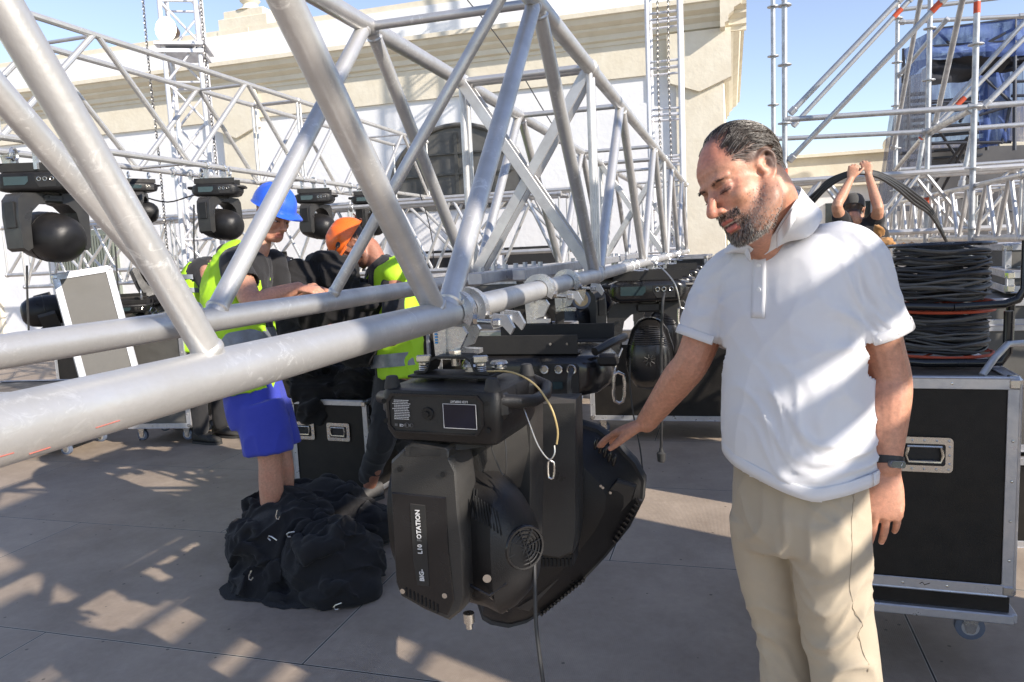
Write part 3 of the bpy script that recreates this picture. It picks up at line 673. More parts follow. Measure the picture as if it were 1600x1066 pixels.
# side carry handles
for s in (1, -1):
    mb = MB(); mb.path([bl(.115 * s, -.085, .030), bl(.150 * s, -.065, .026), bl(.166 * s, -.02, .02), bl(.168 * s, .04, .02), bl(.155 * s, .085, .028), bl(.118 * s, .098, .036)], [.015, .0135, .012, .012, .0135, .016], 12)
    mb.box(bl(.122 * s, .075, .02), (.03, .05, .05), MB3, .01); mb.box(bl(.122 * s, -.075, .02), (.03, .04, .05), MB3, .01)
    mb.build('carry_handle', BLKM, hero)
# omega bracket, plate, quarter turn locks, clamps
mb = MB(); mb.box(bl(-.02, .02, .062), (.185, .085, .005), MB3, .001); mb.disc(bl(-.07, .02, .052), EZ, .02, .012); mb.disc(bl(.05, .02, .052), EZ, .02, .012)
plt = mb.build('mounting_plate', FLATB, hero)
mb = MB(); om = [(-.085, .066), (-.060, .067), (-.052, .074), (-.045, .092), (-.034, .098), (.034, .098), (.045, .092), (.052, .074), (.060, .067), (.085, .066)]
mb.loft([[bl(x - .02, -.008, z), bl(x - .02, .045, z), bl(x - .02, .045, z + .005), bl(x - .02, -.008, z + .005)] for x, z in om]); mb.build('omega_bracket', FLATB, hero)
for x in (-.085, .045):
    q = bl(x - .005, .012, .071); mb = MB()
    for k in range(3): mb.ring(q + EZ * .004 * k, EZ, .0105, .0019, 18, 6)
    mb.disc(q + EZ * .012, EZ, .012, .004); mb.box(q + EZ * .024, (.032, .006, .016), MB3 @ Matrix.Rotation(.5, 3, 'Z'), .003); mb.build('quarter_turn_lock', CHR, hero)
for x, y in ((.02, .012), (.065, .05)):
    q = bl(x, y, .071); mb = MB(); mb.disc(q, EZ, .016, .003); mb.disc(q + EZ * .003, EZ, .011, .005); mb.disc(q + EZ * .01, EZ, .019, .005, 20, .016); mb.build('lock_knob', CHR, hero)
mb = MB(); mb.disc(bl(-.02, .02, .100), EZ, .014, .012, 6); mb.disc(bl(-.02, .02, .08), EZ, .01, .02, 10); mb.build('hex_bolt', CHR, hero)
for yy in (1.475, 1.56):
    cl = clamp(hero, (XN, yy, ZB), .0297, .028, down=.098)
    mb = MB()
    for k in range(6): mb.box((XN - .036, yy - .0152, ZB - .062 + k * .006), (.006, .0006, .0038))
    mb.build('printed_mark', BLUEP, cl)
# front yoke arm (outline in the plane facing the camera, real depth behind it)
ya = 1.335
def ring4(pts, Y): return [z4(x, y, Y) for x, y in pts]
out = [(106, 470), (150, 428), (215, 432), (298, 452), (322, 500), (335, 640), (350, 760), (352, 930), (338, 975), (300, 1005), (215, 968), (140, 925), (122, 880), (112, 700), (104, 560)]
mb = MB(); r0 = ring4(out, ya); bev_prism(mb, r0, (0.012, .085, .004), .006); arm = mb.build('yoke_arm', GRYP, hero)
mb = MB(); r0 = ring4([(110, 575), (290, 592), (300, 770), (318, 935), (296, 985), (215, 955), (140, 912), (126, 875), (116, 700)], ya - .003); bev_prism(mb, r0, (0, .01, 0), .002); pc = mb.build('yoke_cover', BLKG, arm)
mb = MB(); r0 = ring4([(172, 612), (222, 618), (236, 890), (196, 885), (182, 800)], ya - .0045); bev_prism(mb, r0, (0, .004, 0), .001); mb.build('name_strip', FLATB, pc)
for (x, y) in ((138, 497), (282, 515), (148, 903), (288, 918)):
    mb = MB(); mb.disc(z4(x, y, ya - .002), (0, -1, 0), .0055, .002, 14); mb.build('screw_recess', VENT if y < 800 else CHR, arm)
d0 = z4(213, 870, ya - .006); d1 = z4(197, 640, ya - .006); dr = (d1 - d0).normalized(); dn = V((0, -1, 0)); ln = (d1 - d0).length
for t_, a, b, mm in (('BIG-', 0, .17, INK), ('L10', .40, .53, INK), ('R', .575, .63, LOGO), ('OTATION', .64, 1.0, INK)):
    text_mesh(t_, .0135, frame(d0 + dr * ln * (a + b) / 2, dr, V((-1, 0, 0))), mm, parent=pc, bold=.00035)
for k in range(9):
    mb = MB(); q = z4(160 + k * 13, 905 + k * 7, ya - .003); mb.box(q, (.0028, .004, .018)); mb.build('vent_slot', VENT, arm)
# cap block on the arm top
mb = MB(); r0 = ring4([(152, 452), (152, 425), (175, 410), (290, 425), (300, 436), (298, 462)], ya - .002); bev_prism(mb, r0, (.01, .05, .004), .003)
mb.build('arm_cap', GRYP, arm)
mb = MB(); r0 = ring4([(172, 448), (172, 424), (272, 432), (272, 456)], ya - .0035); bev_prism(mb, r0, (0, .004, 0), .001); mb.build('cap_recess', FLATB, arm)
# cross member and rear arm
mb = MB()
secA = [z4(305, 455, 1.40), z4(340, 560, 1.40), z4(352, 700, 1.40), z4(180, 700, 1.42), z4(180, 440, 1.42)]
a1_ = ring4([(200, 400), (350, 392), (352, 470), (345, 560), (330, 700), (205, 700)], 1.41)
a2_ = ring4([(280, 385), (425, 372), (430, 440), (430, 500), (395, 560), (285, 560)], 1.50)
a3_ = ring4([(400, 380), (575, 350), (577, 460), (577, 575), (560, 585), (400, 560)], 1.585)
mb.loft([a1_, a2_]); mb.build('yoke_crossbar', GRYP, hero)
mb = MB(); r0 = ring4([(380, 300), (575, 285), (577, 590), (572, 800), (545, 860), (500, 880), (440, 860), (430, 640), (420, 480)], 1.545)
bev_prism(mb, r0, (.01, .075, 0), .005); mb.build('yoke_arm', GRYP, hero)
mb = MB(); mb.loft([ring4([(350, 392), (425, 374), (430, 470), (400, 520), (350, 600)], 1.44), ring4([(380, 330), (560, 290), (575, 430), (545, 560), (400, 560)], 1.55)]); mb.build('yoke_crossbar', GRYP, hero)
mb = MB(); mb.path([bl(-.01, .0, -.075), bl(-.01, .0, -.055)], [.075, .07], 24); mb.build('pan_bearing', FLATB, hero)
# head: faceted rounded body between the arms
HC = V((-.560, 1.475, .915))
def head_ring(x, ry, rz, cy, cz, n=28, pw=.8):
    return [V((x, cy + ry * math.copysign(abs(cos(a)) ** pw, cos(a)), cz + rz * math.copysign(abs(sin(a)) ** pw, sin(a)))) for a in [2 * pi * k / n + pi / n for k in range(n)]]
mb = MB(); hr = [(-.72, .05, .07), (-.70, .09, .12), (-.64, .10, .148), (-.56, .105, .155), (-.50, .105, .152), (-.462, .10, .140), (-.435, .088, .115), (-.412, .07, .085), (-.398, .05, .06), (-.394, .03, .04)]
mb.loft([head_ring(x, ry, rz, 1.475 - (.03 if x > -.5 else 0), .908 - (x + .56) * .22) for x, ry, rz in hr])
head = mb.build('head', BLKM, hero, ang=50)
# facet strips, vents, grille, hole
def head_pt(x, a):
    for (xa, ra, za), (xb, rb_, zb) in zip(hr, hr[1:]):
        if xa <= x <= xb:
            t = (x - xa) / (xb - xa); ry, rz = ra + (rb_ - ra) * t, za + (zb - za) * t
            return V((x, 1.475 - (.03 if x > -.5 else 0) + ry * math.copysign(abs(cos(a)) ** .8, cos(a)), .908 - (x + .56) * .22 + rz * math.copysign(abs(sin(a)) ** .8, sin(a))))
for k in range(13):
    x = -.528 + k * .0062; p0 = head_pt(x, radians(128 + k * .5)); p1 = head_pt(x + .012, radians(150 + k * .5)); mb = MB(); c_0 = V((x, 1.475, .91))
    mb.tube(p0 + (p0 - c_0).normalized() * .0, p1 + (p1 - c_0).normalized() * .0, .0021, 6); mb.build('vent_slot', VENT, head)
p = head_pt(-.47, radians(188)); mb = MB(); mb.disc(p + V((0, -.003, 0)), (.25, -1, 0), .0085, .004, 20); mb.build('screw_hole', CHR, head)
gp = V((-.408, 1.395, .905)); gn = V((.72, -.66, .05)).normalized(); mb = MB()
mb.disc(gp - gn * .012, gn, .044, .016, 32)
mb.ring(gp + gn * .005, gn, .042, .004, 36, 6)
mb.build('fan_guard', BLKG, head)
mb = MB()
for R_ in (.034, .026, .018, .010): mb.ring(gp + gn * .006, gn, R_, .0014, 30, 5)
gu = gn.orthogonal().normalized(); gv = gn.cross(gu)
for k in range(4):
    a = pi * k / 4 + .4; mb.tube(gp + gn * .007 + (gu * cos(a) + gv * sin(a)) * .041, gp + gn * .007 - (gu * cos(a) + gv * sin(a)) * .041, .0013, 6)
mb.build('fan_grille', GRYP, head)
mb = MB()
for k, (x0, a0, x1_, a1_) in enumerate(((-.56, 200, -.47, 205), (-.47, 205, -.435, 195), (-.56, 200, -.60, 190), (-.47, 205, -.45, 250))):
    mb.tube(head_pt(x0, radians(a0)), head_pt(x1_, radians(a1_)), .0035, 6)
mb.build('panel_seam', BLKG, head)
q = at(733, 972, Y=1.40); mb = MB(); mb.tube(q + V((0, 0, .02)), q, .012, 14); mb.tube(q, q - V((0, 0, .014)), .007, 10); mb.build('lock_pin', CHR, hero)

# ---------------- fixture behind the hero, big head touched by the man
f2 = thing('moving_head_light', (XN, 2.3, 1.26), 'second black moving light, its large tilted shell touched by the hand of the man', 'stage light')
def z3(x, y, Y): return at(600 + x * 450 / 1599, 400 + y * 450 / 1599, Y=Y)
Mb = frame((-.60, 2.28, 1.185), (1, 0, 0), (0, 1, 0))
q0 = z3(1100, 560, 2.10); q1 = z3(1100, 790, 2.10)
zt, zb_ = q0.z, q1.z; cz = (zt + zb_) / 2; xr = z3(1252, 650, 2.2).x; xl = xr - .46
mb = MB(); Mx_ = frame(((xl + xr) / 2, 2.27, cz), (0, 1, 0), (0, 0, 1))
W2 = xr - xl; H2 = zt - zb_
rloft(mb, Mx_, [(-W2 / 2, .20, H2 * .6, .04, 0, 0), (-W2 / 2 + .03, .29, H2 * .92, .04, 0, 0), (-W2 / 2 + .075, .33, H2, .03, 0, 0), (W2 / 2 - .075, .33, H2, .03, 0, 0), (W2 / 2 - .03, .29, H2 * .92, .04, 0, 0), (W2 / 2, .20, H2 * .62, .04, 0, 0)])
mb.build('base_housing', BLKG, f2)
mb = MB(); r0 = [z3(x, y, 2.10) for x, y in ((880, 600), (1065, 600), (1082, 620), (1082, 770), (905, 775), (880, 750))]; bev_prism(mb, r0, (0, .01, 0), .002); pn = mb.build('connector_panel', FLATB, f2)
for x in (890, 968, 1040):
    mb = MB(); q = z3(x, 632, 2.094); mb.ring(q, (0, 1, 0), .0105 if x != 1040 else .0125, .0028, 22, 6); mb.disc(q + V((0, .003, 0)), (0, -1, 0), .009, .002); mb.build('socket', CHR, pn)
mb = MB(); mb.box(z3(965, 720, 2.095), (.03, .004, .022)); mb.build('display', LCDG, pn)
# top rails (angle brackets) on base 2
for y_, (xa, xb) in ((2.16, (xl + .03, xr - .08)), (2.42, (xl + .05, xr - .02))):
    mb = MB(); mb.box(((xa + xb) / 2, y_, zt + .006), (xb - xa, .06, .006), b=.001); mb.box(((xa + xb) / 2, y_ - .028 if y_ < 2.3 else y_ + .028, zt + .032), (xb - xa, .005, .056), b=.001)
    mb.build('top_rail', FLATB, f2)
mb = MB()
for x in (xr - .16, xr - .11): mb.disc((x, 2.128, zt + .034), (0, -1, 0), .004, .003, 10)
mb.disc((xr - .10, 2.17, zt + .009), (0, 0, 1), .009, .006, 6); mb.build('bolts', CHR, f2)
mb = MB(); mb.path([(xr - .03, 2.13, zt + .01), (xr + .01, 2.20, zt + .028), (xr + .03, 2.30, zt + .03), (xr + .02, 2.40, zt + .02)], .013, 10); mb.box((xr + .01, 2.12, zt - .012), (.06, .035, .035), b=.008); mb.build('carry_handle', BLKM, f2)
for yy in (2.22, 2.62): clamp(f2, (XN, yy, ZB), .0297, .03, down=.10)
# flat grey yoke arm
out2 = [(578, 270), (722, 268), (726, 400), (726, 720), (715, 780), (670, 800), (610, 790), (590, 740), (578, 560)]
mb = MB(); r0 = ring4(out2, 1.86); bev_prism(mb, r0, (.0, .10, 0), .008); arm2 = mb.build('yoke_arm', GRYP, f2)
mb = MB(); r0 = ring4([(590, 790), (716, 780), (714, 822), (600, 832)], 1.875); bev_prism(mb, r0, (0, .08, 0), .004); mb.build('arm_end', BLKM, arm2)
for k in range(9):
    mb = MB(); mb.box(z4(604 + k * 13, 808, 1.873), (.006, .004, .022)); mb.build('vent_slot', VENT, arm2)
# shell
sh_o = [(640, 330), (738, 338), (800, 356), (862, 405), (925, 470), (957, 530), (951, 600), (905, 690), (825, 790), (748, 872), (640, 962), (560, 1010), (500, 1026), (440, 1015), (412, 998), (380, 900), (420, 700), (520, 480)]
ctr = V((0, 0, 0))
full = ring4(sh_o, 2.12); ctr = sum(full, V((0, 0, 0))) / len(full)
def scl(ring, s, dy, dx=0, dz=0): return [ctr + (p - ctr) * s + V((dx, dy, dz)) for p in ring]
mb = MB(); mb.loft([scl(full, .55, -.10, -.05, .03), scl(full, .72, -.085, -.03, .02), scl(full, .90, -.03, -.012, .004), scl(full, .955, -.006)], cap=True)
shl = mb.build('head_shell', BLKM, f2, ang=25)
mb = MB(); mb.loft([scl(full, .94, -.006), scl(full, .985, -.010), scl(full, 1.0, .004), scl(full, 1.0, .03), scl(full, .96, .045), scl(full, .8, .16), scl(full, .5, .22)]); mb.build('rubber_rim', RUB, f2, ang=60)
# raised dusty panel & details on the shell
pp = [(858, 545), (918, 575), (905, 620), (640, 900), (560, 985), (470, 965), (520, 900), (700, 720)]
mb = MB(); r0 = ring4(pp, 2.025); bev_prism(mb, [p + V((0, .055 * (1 if i in (1, 2) else .4), 0)) for i, p in enumerate(r0)], (0, .05, 0), .006); mb.build('shell_panel', GRYP, shl)
for k in range(5):
    mb = MB(); q = z4(792 + k * 15, 412 + k * 14, 2.055); mb.sph(q, .010, scale=(.7, .6, 1.9), M=Matrix.Rotation(.25, 3, 'Y')); mb.build('vent_rib', BLKG, shl)
for k in range(13):
    mb = MB(); q = z4(612 + k * 11.5, 978 - k * 9.4, 2.105); mb.box(q, (.009, .02, .007), Matrix.Rotation(radians(38), 3, 'Y')); mb.build('edge_tooth', GRYP, shl)
for k in range(10):
    mb = MB(); q = z4(936 - k * 9, 600 + k * 15, 2.09); mb.box(q, (.014, .02, .005), Matrix.Rotation(radians(38), 3, 'Y')); mb.build('edge_fin', BLKG, shl)
for x, y in ((742, 510), (808, 552), (815, 558), (840, 575)):
    mb = MB(); mb.disc(z4(x, y, 2.035), (0, -1, 0), .004, .004, 10); mb.build('screw', CHR, shl)

# ---------------- generic moving head (used for the rest)
def moving_head(name, label, rail=False, style=0):
    """origin = centre of the base top; display side towards -Y; hangs down"""
    t = thing(name, (0, 0, 0), label, 'stage light')
    W_, D_, H_ = .46, .32, .12
    Mx = frame((0, 0, -H_ / 2), (0, 1, 0), (0, 0, 1))
    mb = MB(); rloft(mb, Mx, [(-W_ / 2, .18, H_ * .5, .03, 0, .01), (-W_ / 2 + .03, .28, H_ * .85, .035, 0, 0), (-W_ / 2 + .07, D_, H_, .025, 0, 0), (W_ / 2 - .07, D_, H_, .025, 0, 0), (W_ / 2 - .03, .28, H_ * .85, .035, 0, 0), (W_ / 2, .18, H_ * .5, .03, 0, .01)])
    b = mb.build('base_housing', BLKG if style == 0 else BLKM, t)
    mb = MB(); mb.prism([(-.15, -.02), (-.03, -.02), (-.01, .0), (-.01, .03), (-.15, .03)], (0, -D_ / 2 - .003, -H_ / 2), (1, 0, 0), (0, 0, 1), (0, .01, 0)); mb.build('display', LCDG, b)
    mb = MB(); mb.prism([(.03, .0), (.05, -.035), (.15, -.035), (.15, .032), (.03, .032)], (0, -D_ / 2 - .003, -H_ / 2), (1, 0, 0), (0, 0, 1), (0, .01, 0)); mb.build('connector_panel', FLATB, b)
    for x in (.055, .09, .13):
        mb = MB(); mb.ring((x, -D_ / 2 - .005, -H_ / 2 + .012), (0, 1, 0), .011, .0028, 16, 5); mb.build('socket', CHR, b)
    for s in (-1, 1):
        mb = MB(); mb.path([(s * .20, -.11, -.03), (s * .255, -.09, -.03), (s * .262, 0, -.03), (s * .255, .09, -.03), (s * .20, .11, -.03)], .013, 8); mb.build('carry_handle', BLKM, t)
    mb = MB(); mb.box((0, -.1, .006), (.38, .06, .006)); mb.box((0, -.128, .03), (.38, .005, .05)); mb.box((0, .1, .006), (.38, .06, .006)); mb.box((0, .128, .03), (.38, .005, .05)); mb.build('top_rail', FLATB, t)
    # yoke
    yh = .36
    for s in (-1, 1):
        mb = MB(); prf = [(.06, -H_ - .005), (.20, -H_ - .01), (.232, -H_ - .05), (.240, -H_ - .15), (.232, -H_ - yh + .02), (.205, -H_ - yh), (.172, -H_ - yh + .02), (.168, -H_ - .20), (.150, -H_ - .12), (.10, -H_ - .075), (.06, -H_ - .065)]
        rings = [[V((s * x * (1 if abs(y) < .05 else .985), y, z)) for x, z in prf] for y in (-.075, -.06, .06, .075)]
        # build as strips to keep the inner curve open
        n = len(prf); vs = [q for r in rings for q in r]; fs = []
        for i in range(3):
            for j in range(n): k = (j + 1) % n; fs.append((i * n + j, i * n + k, (i + 1) * n + k, (i + 1) * n + j))
        for i0 in (0, 3): fs += [tuple(i0 * n + j for j in q) for q in ((0, 1, 9, 10), (1, 2, 8, 9), (2, 3, 7, 8), (3, 4, 6, 7), (4, 5, 6))]
        mb.add(vs, fs); a_ = mb.build('yoke_arm', GRYP, t)
        mb = MB(); mb.box((s * .236, 0, -H_ - .14), (.012, .09, .16), b=.004); mb.build('arm_cover', BLKM, a_)
    mb = MB(); mb.box((0, 0, -H_ - .035), (.16, .15, .055), b=.01); mb.box((0, -.078, -H_ - .03), (.06, .004, .012)); mb.disc((0, 0, -H_ - .012), (0, 0, 1), .08, .014); mb.build('yoke_crossbar', GRYP, t)
    if style == 1:
        for ch in kids(t):
            if ch.name.startswith('yoke'):
                ch.rotation_euler = (0, 0, radians(62))
    # head
    if style == 0:
        hd = thing('head_tmp', (0, 0, 0), None, None); bpy.data.objects.remove(hd)
        mb = MB(); rr = []
        for zz, rx, ry, oy in ((.17, .03, .04, .02), (.155, .065, .07, .015), (.10, .105, .11, .0), (0, .135, .14, 0), (-.10, .142, .145, 0), (-.17, .13, .13, 0), (-.23, .09, .09, 0), (-.245, .05, .05, 0)):
            rr.append([V((rx * math.copysign(abs(cos(a)) ** .75, cos(a)), oy + ry * math.copysign(abs(sin(a)) ** .75, sin(a)), -H_ - .27 + zz)) for a in [2 * pi * k / 24 for k in range(24)]])
        mb.loft(rr); hd = mb.build('head', BLKG, t, ang=45)
        for k in range(9):
            z = -H_ - .14 - k * .012; w_ = .05 + k * .008; mb = MB(); mb.path([(-w_, -.085 - k * .004, z - .006), (0, -.112 - k * .0042, z), (w_, -.085 - k * .004, z - .006)], .003, 6); mb.build('cooling_rib', BLKM, hd)
        mb = MB()
        for k in range(8): a = 2 * pi * k / 8 + .2; mb.tube((.012 * cos(a), -.148, -H_ - .33 + .012 * sin(a)), (.034 * cos(a), -.148, -H_ - .33 + .034 * sin(a)), .003, 6)
        mb.build('star_grille', GRYP, hd)
    else:
        mb = MB(); rr = []; B_ = Matrix.Rotation(radians(62), 3, 'Z') @ Matrix.Rotation(radians(-80), 3, 'X')
        for zz, r_, pw in ((-.225, .03, 1), (-.22, .07, 1), (-.20, .105, 1), (-.15, .14, 1), (-.08, .155, 1), (.02, .155, 1), (.10, .148, 1), (.15, .135, 1), (.175, .12, 1), (.18, .11, 1)):
            rr.append([B_ @ V((r_ * math.copysign(abs(cos(a)) ** pw, cos(a)), r_ * math.copysign(abs(sin(a)) ** pw, sin(a)), zz)) + V((0, 0, -H_ - .27)) for a in [2 * pi * k / 24 for k in range(24)]])
        mb.loft(rr); hd = mb.build('head', BLKM, t, ang=45)
        p_ = V((0, 0, -H_ - .27)); mb = MB(); mb.disc(p_ + B_ @ V((0, 0, .176)), B_ @ V((0, 0, 1)), .105, .006, 28); mb.build('lens', SCR, hd)
        mb = MB(); mb.ring(p_ + B_ @ V((0, 0, -.02)), B_ @ V((0, 0, 1)), .1545, .004, 28, 6); mb.build('seam_ring', BLKG, hd)
    return t
PA = moving_head('moving_head_light', 'a', style=0); PB = moving_head('moving_head_light', 'b', style=1)
used = set()
def place(proto, loc, rz, label, group, s=1.0, rx=0, hang=None):
    M = Matrix.Translation(V(loc)) @ Euler((rx, 0, rz)).to_matrix().to_4x4() @ Matrix.Scale(s, 4)
    if proto.name not in used:
        used.add(proto.name); proto.location = V(loc); proto.rotation_euler = (rx, 0, rz); proto.scale = (s, s, s); proto['label'] = label; proto['group'] = group; r = proto
    else: r = dup(proto, M, label, group)
    if hang is not None:
        dx = .13 * s
        for sx in (-1, 1):
            p_ = V(loc) + V((sx * dx * cos(rz), sx * dx * sin(rz), 0)); c = V((hang[0], p_.y, hang[1])) if abs(cos(rz)) < .7 or True else p_
            cl = thing('pipe_clamp', c, 'silver pipe clamp ' + ('front' if sx < 0 else 'rear') + ' on the chord holding the ' + label.split(',')[0][:46], 'clamp', group + ' clamps') if False else None
        for sy in (-.12, .12):
            mb = MB(); cc = V((hang[0], loc[1] + sy, hang[1]))
            mb.ring(cc, (0, 1, 0), .034, .009, 16, 6); mb.box(cc - V((0, 0, .5 * (hang[1] - loc[2]) + .01)), (.03, .026, max(.02, hang[1] - loc[2] - .05)))
            mb.tube(cc + V((.02, 0, -.02)), cc + V((.09, 0, -.03)), .007, 8)
            M2 = M.inverted(); mb.v = [M2 @ q for q in mb.v]; o = mb.build('hook_clamp', ALUC); o.parent = r
    return r
G1 = 'moving lights hanging under the big truss'
q = at(1013, 437, Y=4.4); place(PA, (q.x, 4.4, q.z), radians(4), 'third black moving light on the big truss, round head with star grille facing the camera', G1, 1.0, hang=(XN, ZB))
for k, (Y_, lab) in enumerate(((5.6, 'fourth moving light along the big truss, mostly hidden behind the third'), (6.9, 'fifth moving light along the big truss, beside the shoulder of the man'), (8.2, 'farthest moving light under the big truss'))):
    place(PA, (XN + .09, Y_, 1.26), radians(3), lab, G1, .95, hang=(XN, ZB))
for Y_, lab in ((5.9, 'moving light under the rear chord of the big truss, nearer one'), (7.6, 'moving light under the rear chord of the big truss, farther one')):
    place(PB, (XN - .6, Y_, 1.27), radians(90), lab, 'moving lights under the rear chord', .9, hang=(XN - WT, ZB))
G2 = 'moving lights hanging from the raised left truss'
for px, py, Y_, rz, lab, sc_ in ((66, 272, 4.25, 22, 'largest hanging moving light, at the far left below the raised truss', 1.12),
        (340, 289, 6.0, 24, 'hanging moving light left of the blue helmet', .92),
        (492, 303, 7.6, 24, 'hanging moving light between the blue helmet and the orange helmet', .92),
        (575, 306, 8.7, 24, 'hanging moving light just above the orange helmet', .9)):
    q = at(px, py, Y=Y_); place(PB, q, radians(rz), lab, G2, sc_, hang=(-4.54, 2.385))
q = at(216, 287, Y=6.2); place(PB, q, radians(60), 'moving light half hidden behind the thick diagonal tubes on the left', G2, .7, hang=(-5.06, 2.385))
# ================================================================== FLIGHT CASES, REELS, CLOTH, CABLES
LAMB = mat('black laminate board', (.006, .006, .0065), .45, 0, (.011, .0105, .010), 5, .6, bump=.25, bscale=500, dust=(.22, .18, .14), dust_amt=.75, spec=.25)
LAMG = mat('dusty grey laminate board', (.065, .063, .058), .5, 0, (.10, .097, .088), 6, .6, bump=.25, bscale=500, dust=(.24, .21, .17), dust_amt=.7)
WHEELB = mat('blue grey caster tyre', (.11, .135, .19), .5)
def caster(parent, x, y, z, M, tyre=WHEELB, r=.045):
    mb = MB(); mb.box(M @ V((x, y, z - .004)), (.09, .07, .008), M.to_3x3()); 
    for s in (-1, 1): mb.prism([(-.03, 0), (.03, 0), (.012, -.08), (-.012, -.08)], M @ V((x, y + s * .024 - .002, z - .006)), M.to_3x3() @ V((1, 0, 0)), M.to_3x3() @ V((0, 0, 1)), M.to_3x3() @ V((0, .004, 0)))
    c = mb.build('caster', CHR, parent)
    mb = MB(); ax = (M.to_3x3() @ V((0, 1, 0))); q = M @ V((x, y, z - .008 - r * 1.35)); mb.path([q - ax * .016, q - ax * .013, q + ax * .013, q + ax * .016], [r * .86, r, r, r * .86], 20); w_ = mb.build('tyre', tyre, c)
    mb = MB(); mb.disc(q - ax * .018, ax, r * .6, .036, 16); mb.build('rim', ALU2, c)
def flight_case(name, origin, rz, size, label, group=None, board=LAMB, lid=.0, handles=(), latches=(), casters=True, extra_rot=None, gap=None, fr=.032, lidrail=True):
    """origin = bottom centre; size (w,d,h). handles: [(face, u, z)], faces 'f','b','l','r'"""
    w_, d_, h_ = size; M = Matrix.Translation(V(origin)) @ Matrix.Rotation(rz, 4, 'Z')
    if extra_rot is not None: M = M @ extra_rot
    t = thing(name, origin, label, 'flight case', group); R = M.to_3x3()
    def B(mb, c, s, b=0): mb.box(M @ V(c), s, R, b)
    mb = MB(); B(mb, (0, 0, h_ / 2), (w_ - .012, d_ - .012, h_ - .012)); body = mb.build('panel_box', board, t)
    mb = MB()
    for sx in (-1, 1):
        for sy in (-1, 1):
            B(mb, (sx * (w_ / 2 - fr / 2), sy * (d_ / 2 - .001), h_ / 2), (fr, .004, h_ - .02), .0015); B(mb, (sx * (w_ / 2 - .001), sy * (d_ / 2 - fr / 2), h_ / 2), (.004, fr, h_ - .02), .0015)
            mb.tube(M @ V((sx * (w_ / 2 - .001), sy * (d_ / 2 - .001), .02)), M @ V((sx * (w_ / 2 - .001), sy * (d_ / 2 - .001), h_ - .02)), .005, 8)
    zs = [fr / 2, h_ - fr / 2]
    for z in zs:
        for sy in (-1, 1): B(mb, (0, sy * (d_ / 2), z), (w_ - .05, .005, fr), .0015)
        for sx in (-1, 1): B(mb, (sx * (w_ / 2), 0, z), (.005, d_ - .05, fr), .0015)
    for z, s in ((0.0, -1), (h_, 1)):
        for sy in (-1, 1): B(mb, (0, sy * (d_ / 2 - fr / 2), z), (w_ - .03, fr, .004), .001); mb.tube(M @ V((-w_ / 2 + .02, sy * (d_ / 2 - .001), z)), M @ V((w_ / 2 - .02, sy * (d_ / 2 - .001), z)), .005, 8)
        for sx in (-1, 1): B(mb, (sx * (w_ / 2 - fr / 2), 0, z), (fr, d_ - .03, .0042), .001); mb.tube(M @ V((sx * (w_ / 2 - .001), -d_ / 2 + .02, z)), M @ V((sx * (w_ / 2 - .001), d_ / 2 - .02, z)), .005, 8)
    mb.build('edge_profile', ALU2, t)
    for z in ([gap] if gap else []):
        mb = MB()
        for sy in (-1, 1): B(mb, (0, sy * (d_ / 2), z), (w_ - .02, .008, .055), .002); mb.tube(M @ V((-w_ / 2 + .01, sy * (d_ / 2 + .003), z)), M @ V((w_ / 2 - .01, sy * (d_ / 2 + .003), z)), .005, 8)
        for sx in (-1, 1): B(mb, (sx * (w_ / 2), 0, z), (.008, d_ - .02, .055), .002)
        mb.build('closing_profile', ALU2, t)
    mb = MB(); n = 0
    cor = []
    for sx in (-1, 1):
        for sy in (-1, 1):
            for z, s in ((0, 1), (h_, -1)):
                m2 = MB(); B(m2, (sx * (w_ / 2 - .018), sy * (d_ / 2 - .018), z + s * .018), (.048, .048, .048), .012); m2.build('ball_corner', CHR, t)
    # rivets
    k = .12
    while k < w_ - .1:
        for z in zs + ([gap] if gap else []): mb.sph(M @ V((-w_ / 2 + k, -d_ / 2 - .0035, z)), .0042, nu=8, nv=5, scale=(1, .5, 1))
        k += .13
    k = .12
    while k < h_ - .1:
        for sx in (-1, 1): mb.sph(M @ V((sx * (w_ / 2 - fr / 2), -d_ / 2 - .0035, k)), .0042, nu=8, nv=5, scale=(1, .5, 1))
        k += .13
    mb.build('rivets', CHR, t)
    for face, u, z in handles:
        if face == 'f': F = M @ frame((u, -d_ / 2 - .002, z), (1, 0, 0), (0, 0, 1))
        elif face == 'l': F = M @ frame((-w_ / 2 - .002, u, z), (0, -1, 0), (0, 0, 1))
        else: F = M @ frame((w_ / 2 + .002, u, z), (0, 1, 0), (0, 0, 1))
        m2 = MB(); rl = rrect(.165, .115, .014); ri = rrect(.122, .072, .008)
        vs = [F @ V((x, y, 0)) for x, y in rl] + [F @ V((x, y, .004)) for x, y in rl] + [F @ V((x, y, .004)) for x, y in ri] + [F @ V((x, y, -.0)) for x, y in ri]; n = len(rl); fs = []
        for j in range(3):
            for i in range(n): q = (i + 1) % n; fs.append((j * n + i, j * n + q, (j + 1) * n + q, (j + 1) * n + i))
        m2.add(vs, fs)
        hd = m2.build('recessed_handle', CHR, t)
        m2 = MB(); m2.loft([[F @ V((x, y, .0015)) for x, y in ri], [F @ V((x * .98, y * .98, .0005)) for x, y in ri]]); m2.build('handle_dish', FLATB, hd)
        m2 = MB(); m2.path([F @ V((x, y, .010)) for x, y in ((-.048, .026), (-.052, .0), (-.046, -.022), (.046, -.022), (.052, 0), (.048, .026))], .0055, 8); m2.tube(F @ V((-.05, .028, .008)), F @ V((.05, .028, .008)), .004, 8); m2.build('handle_bail', CHR, hd)
        m2 = MB()
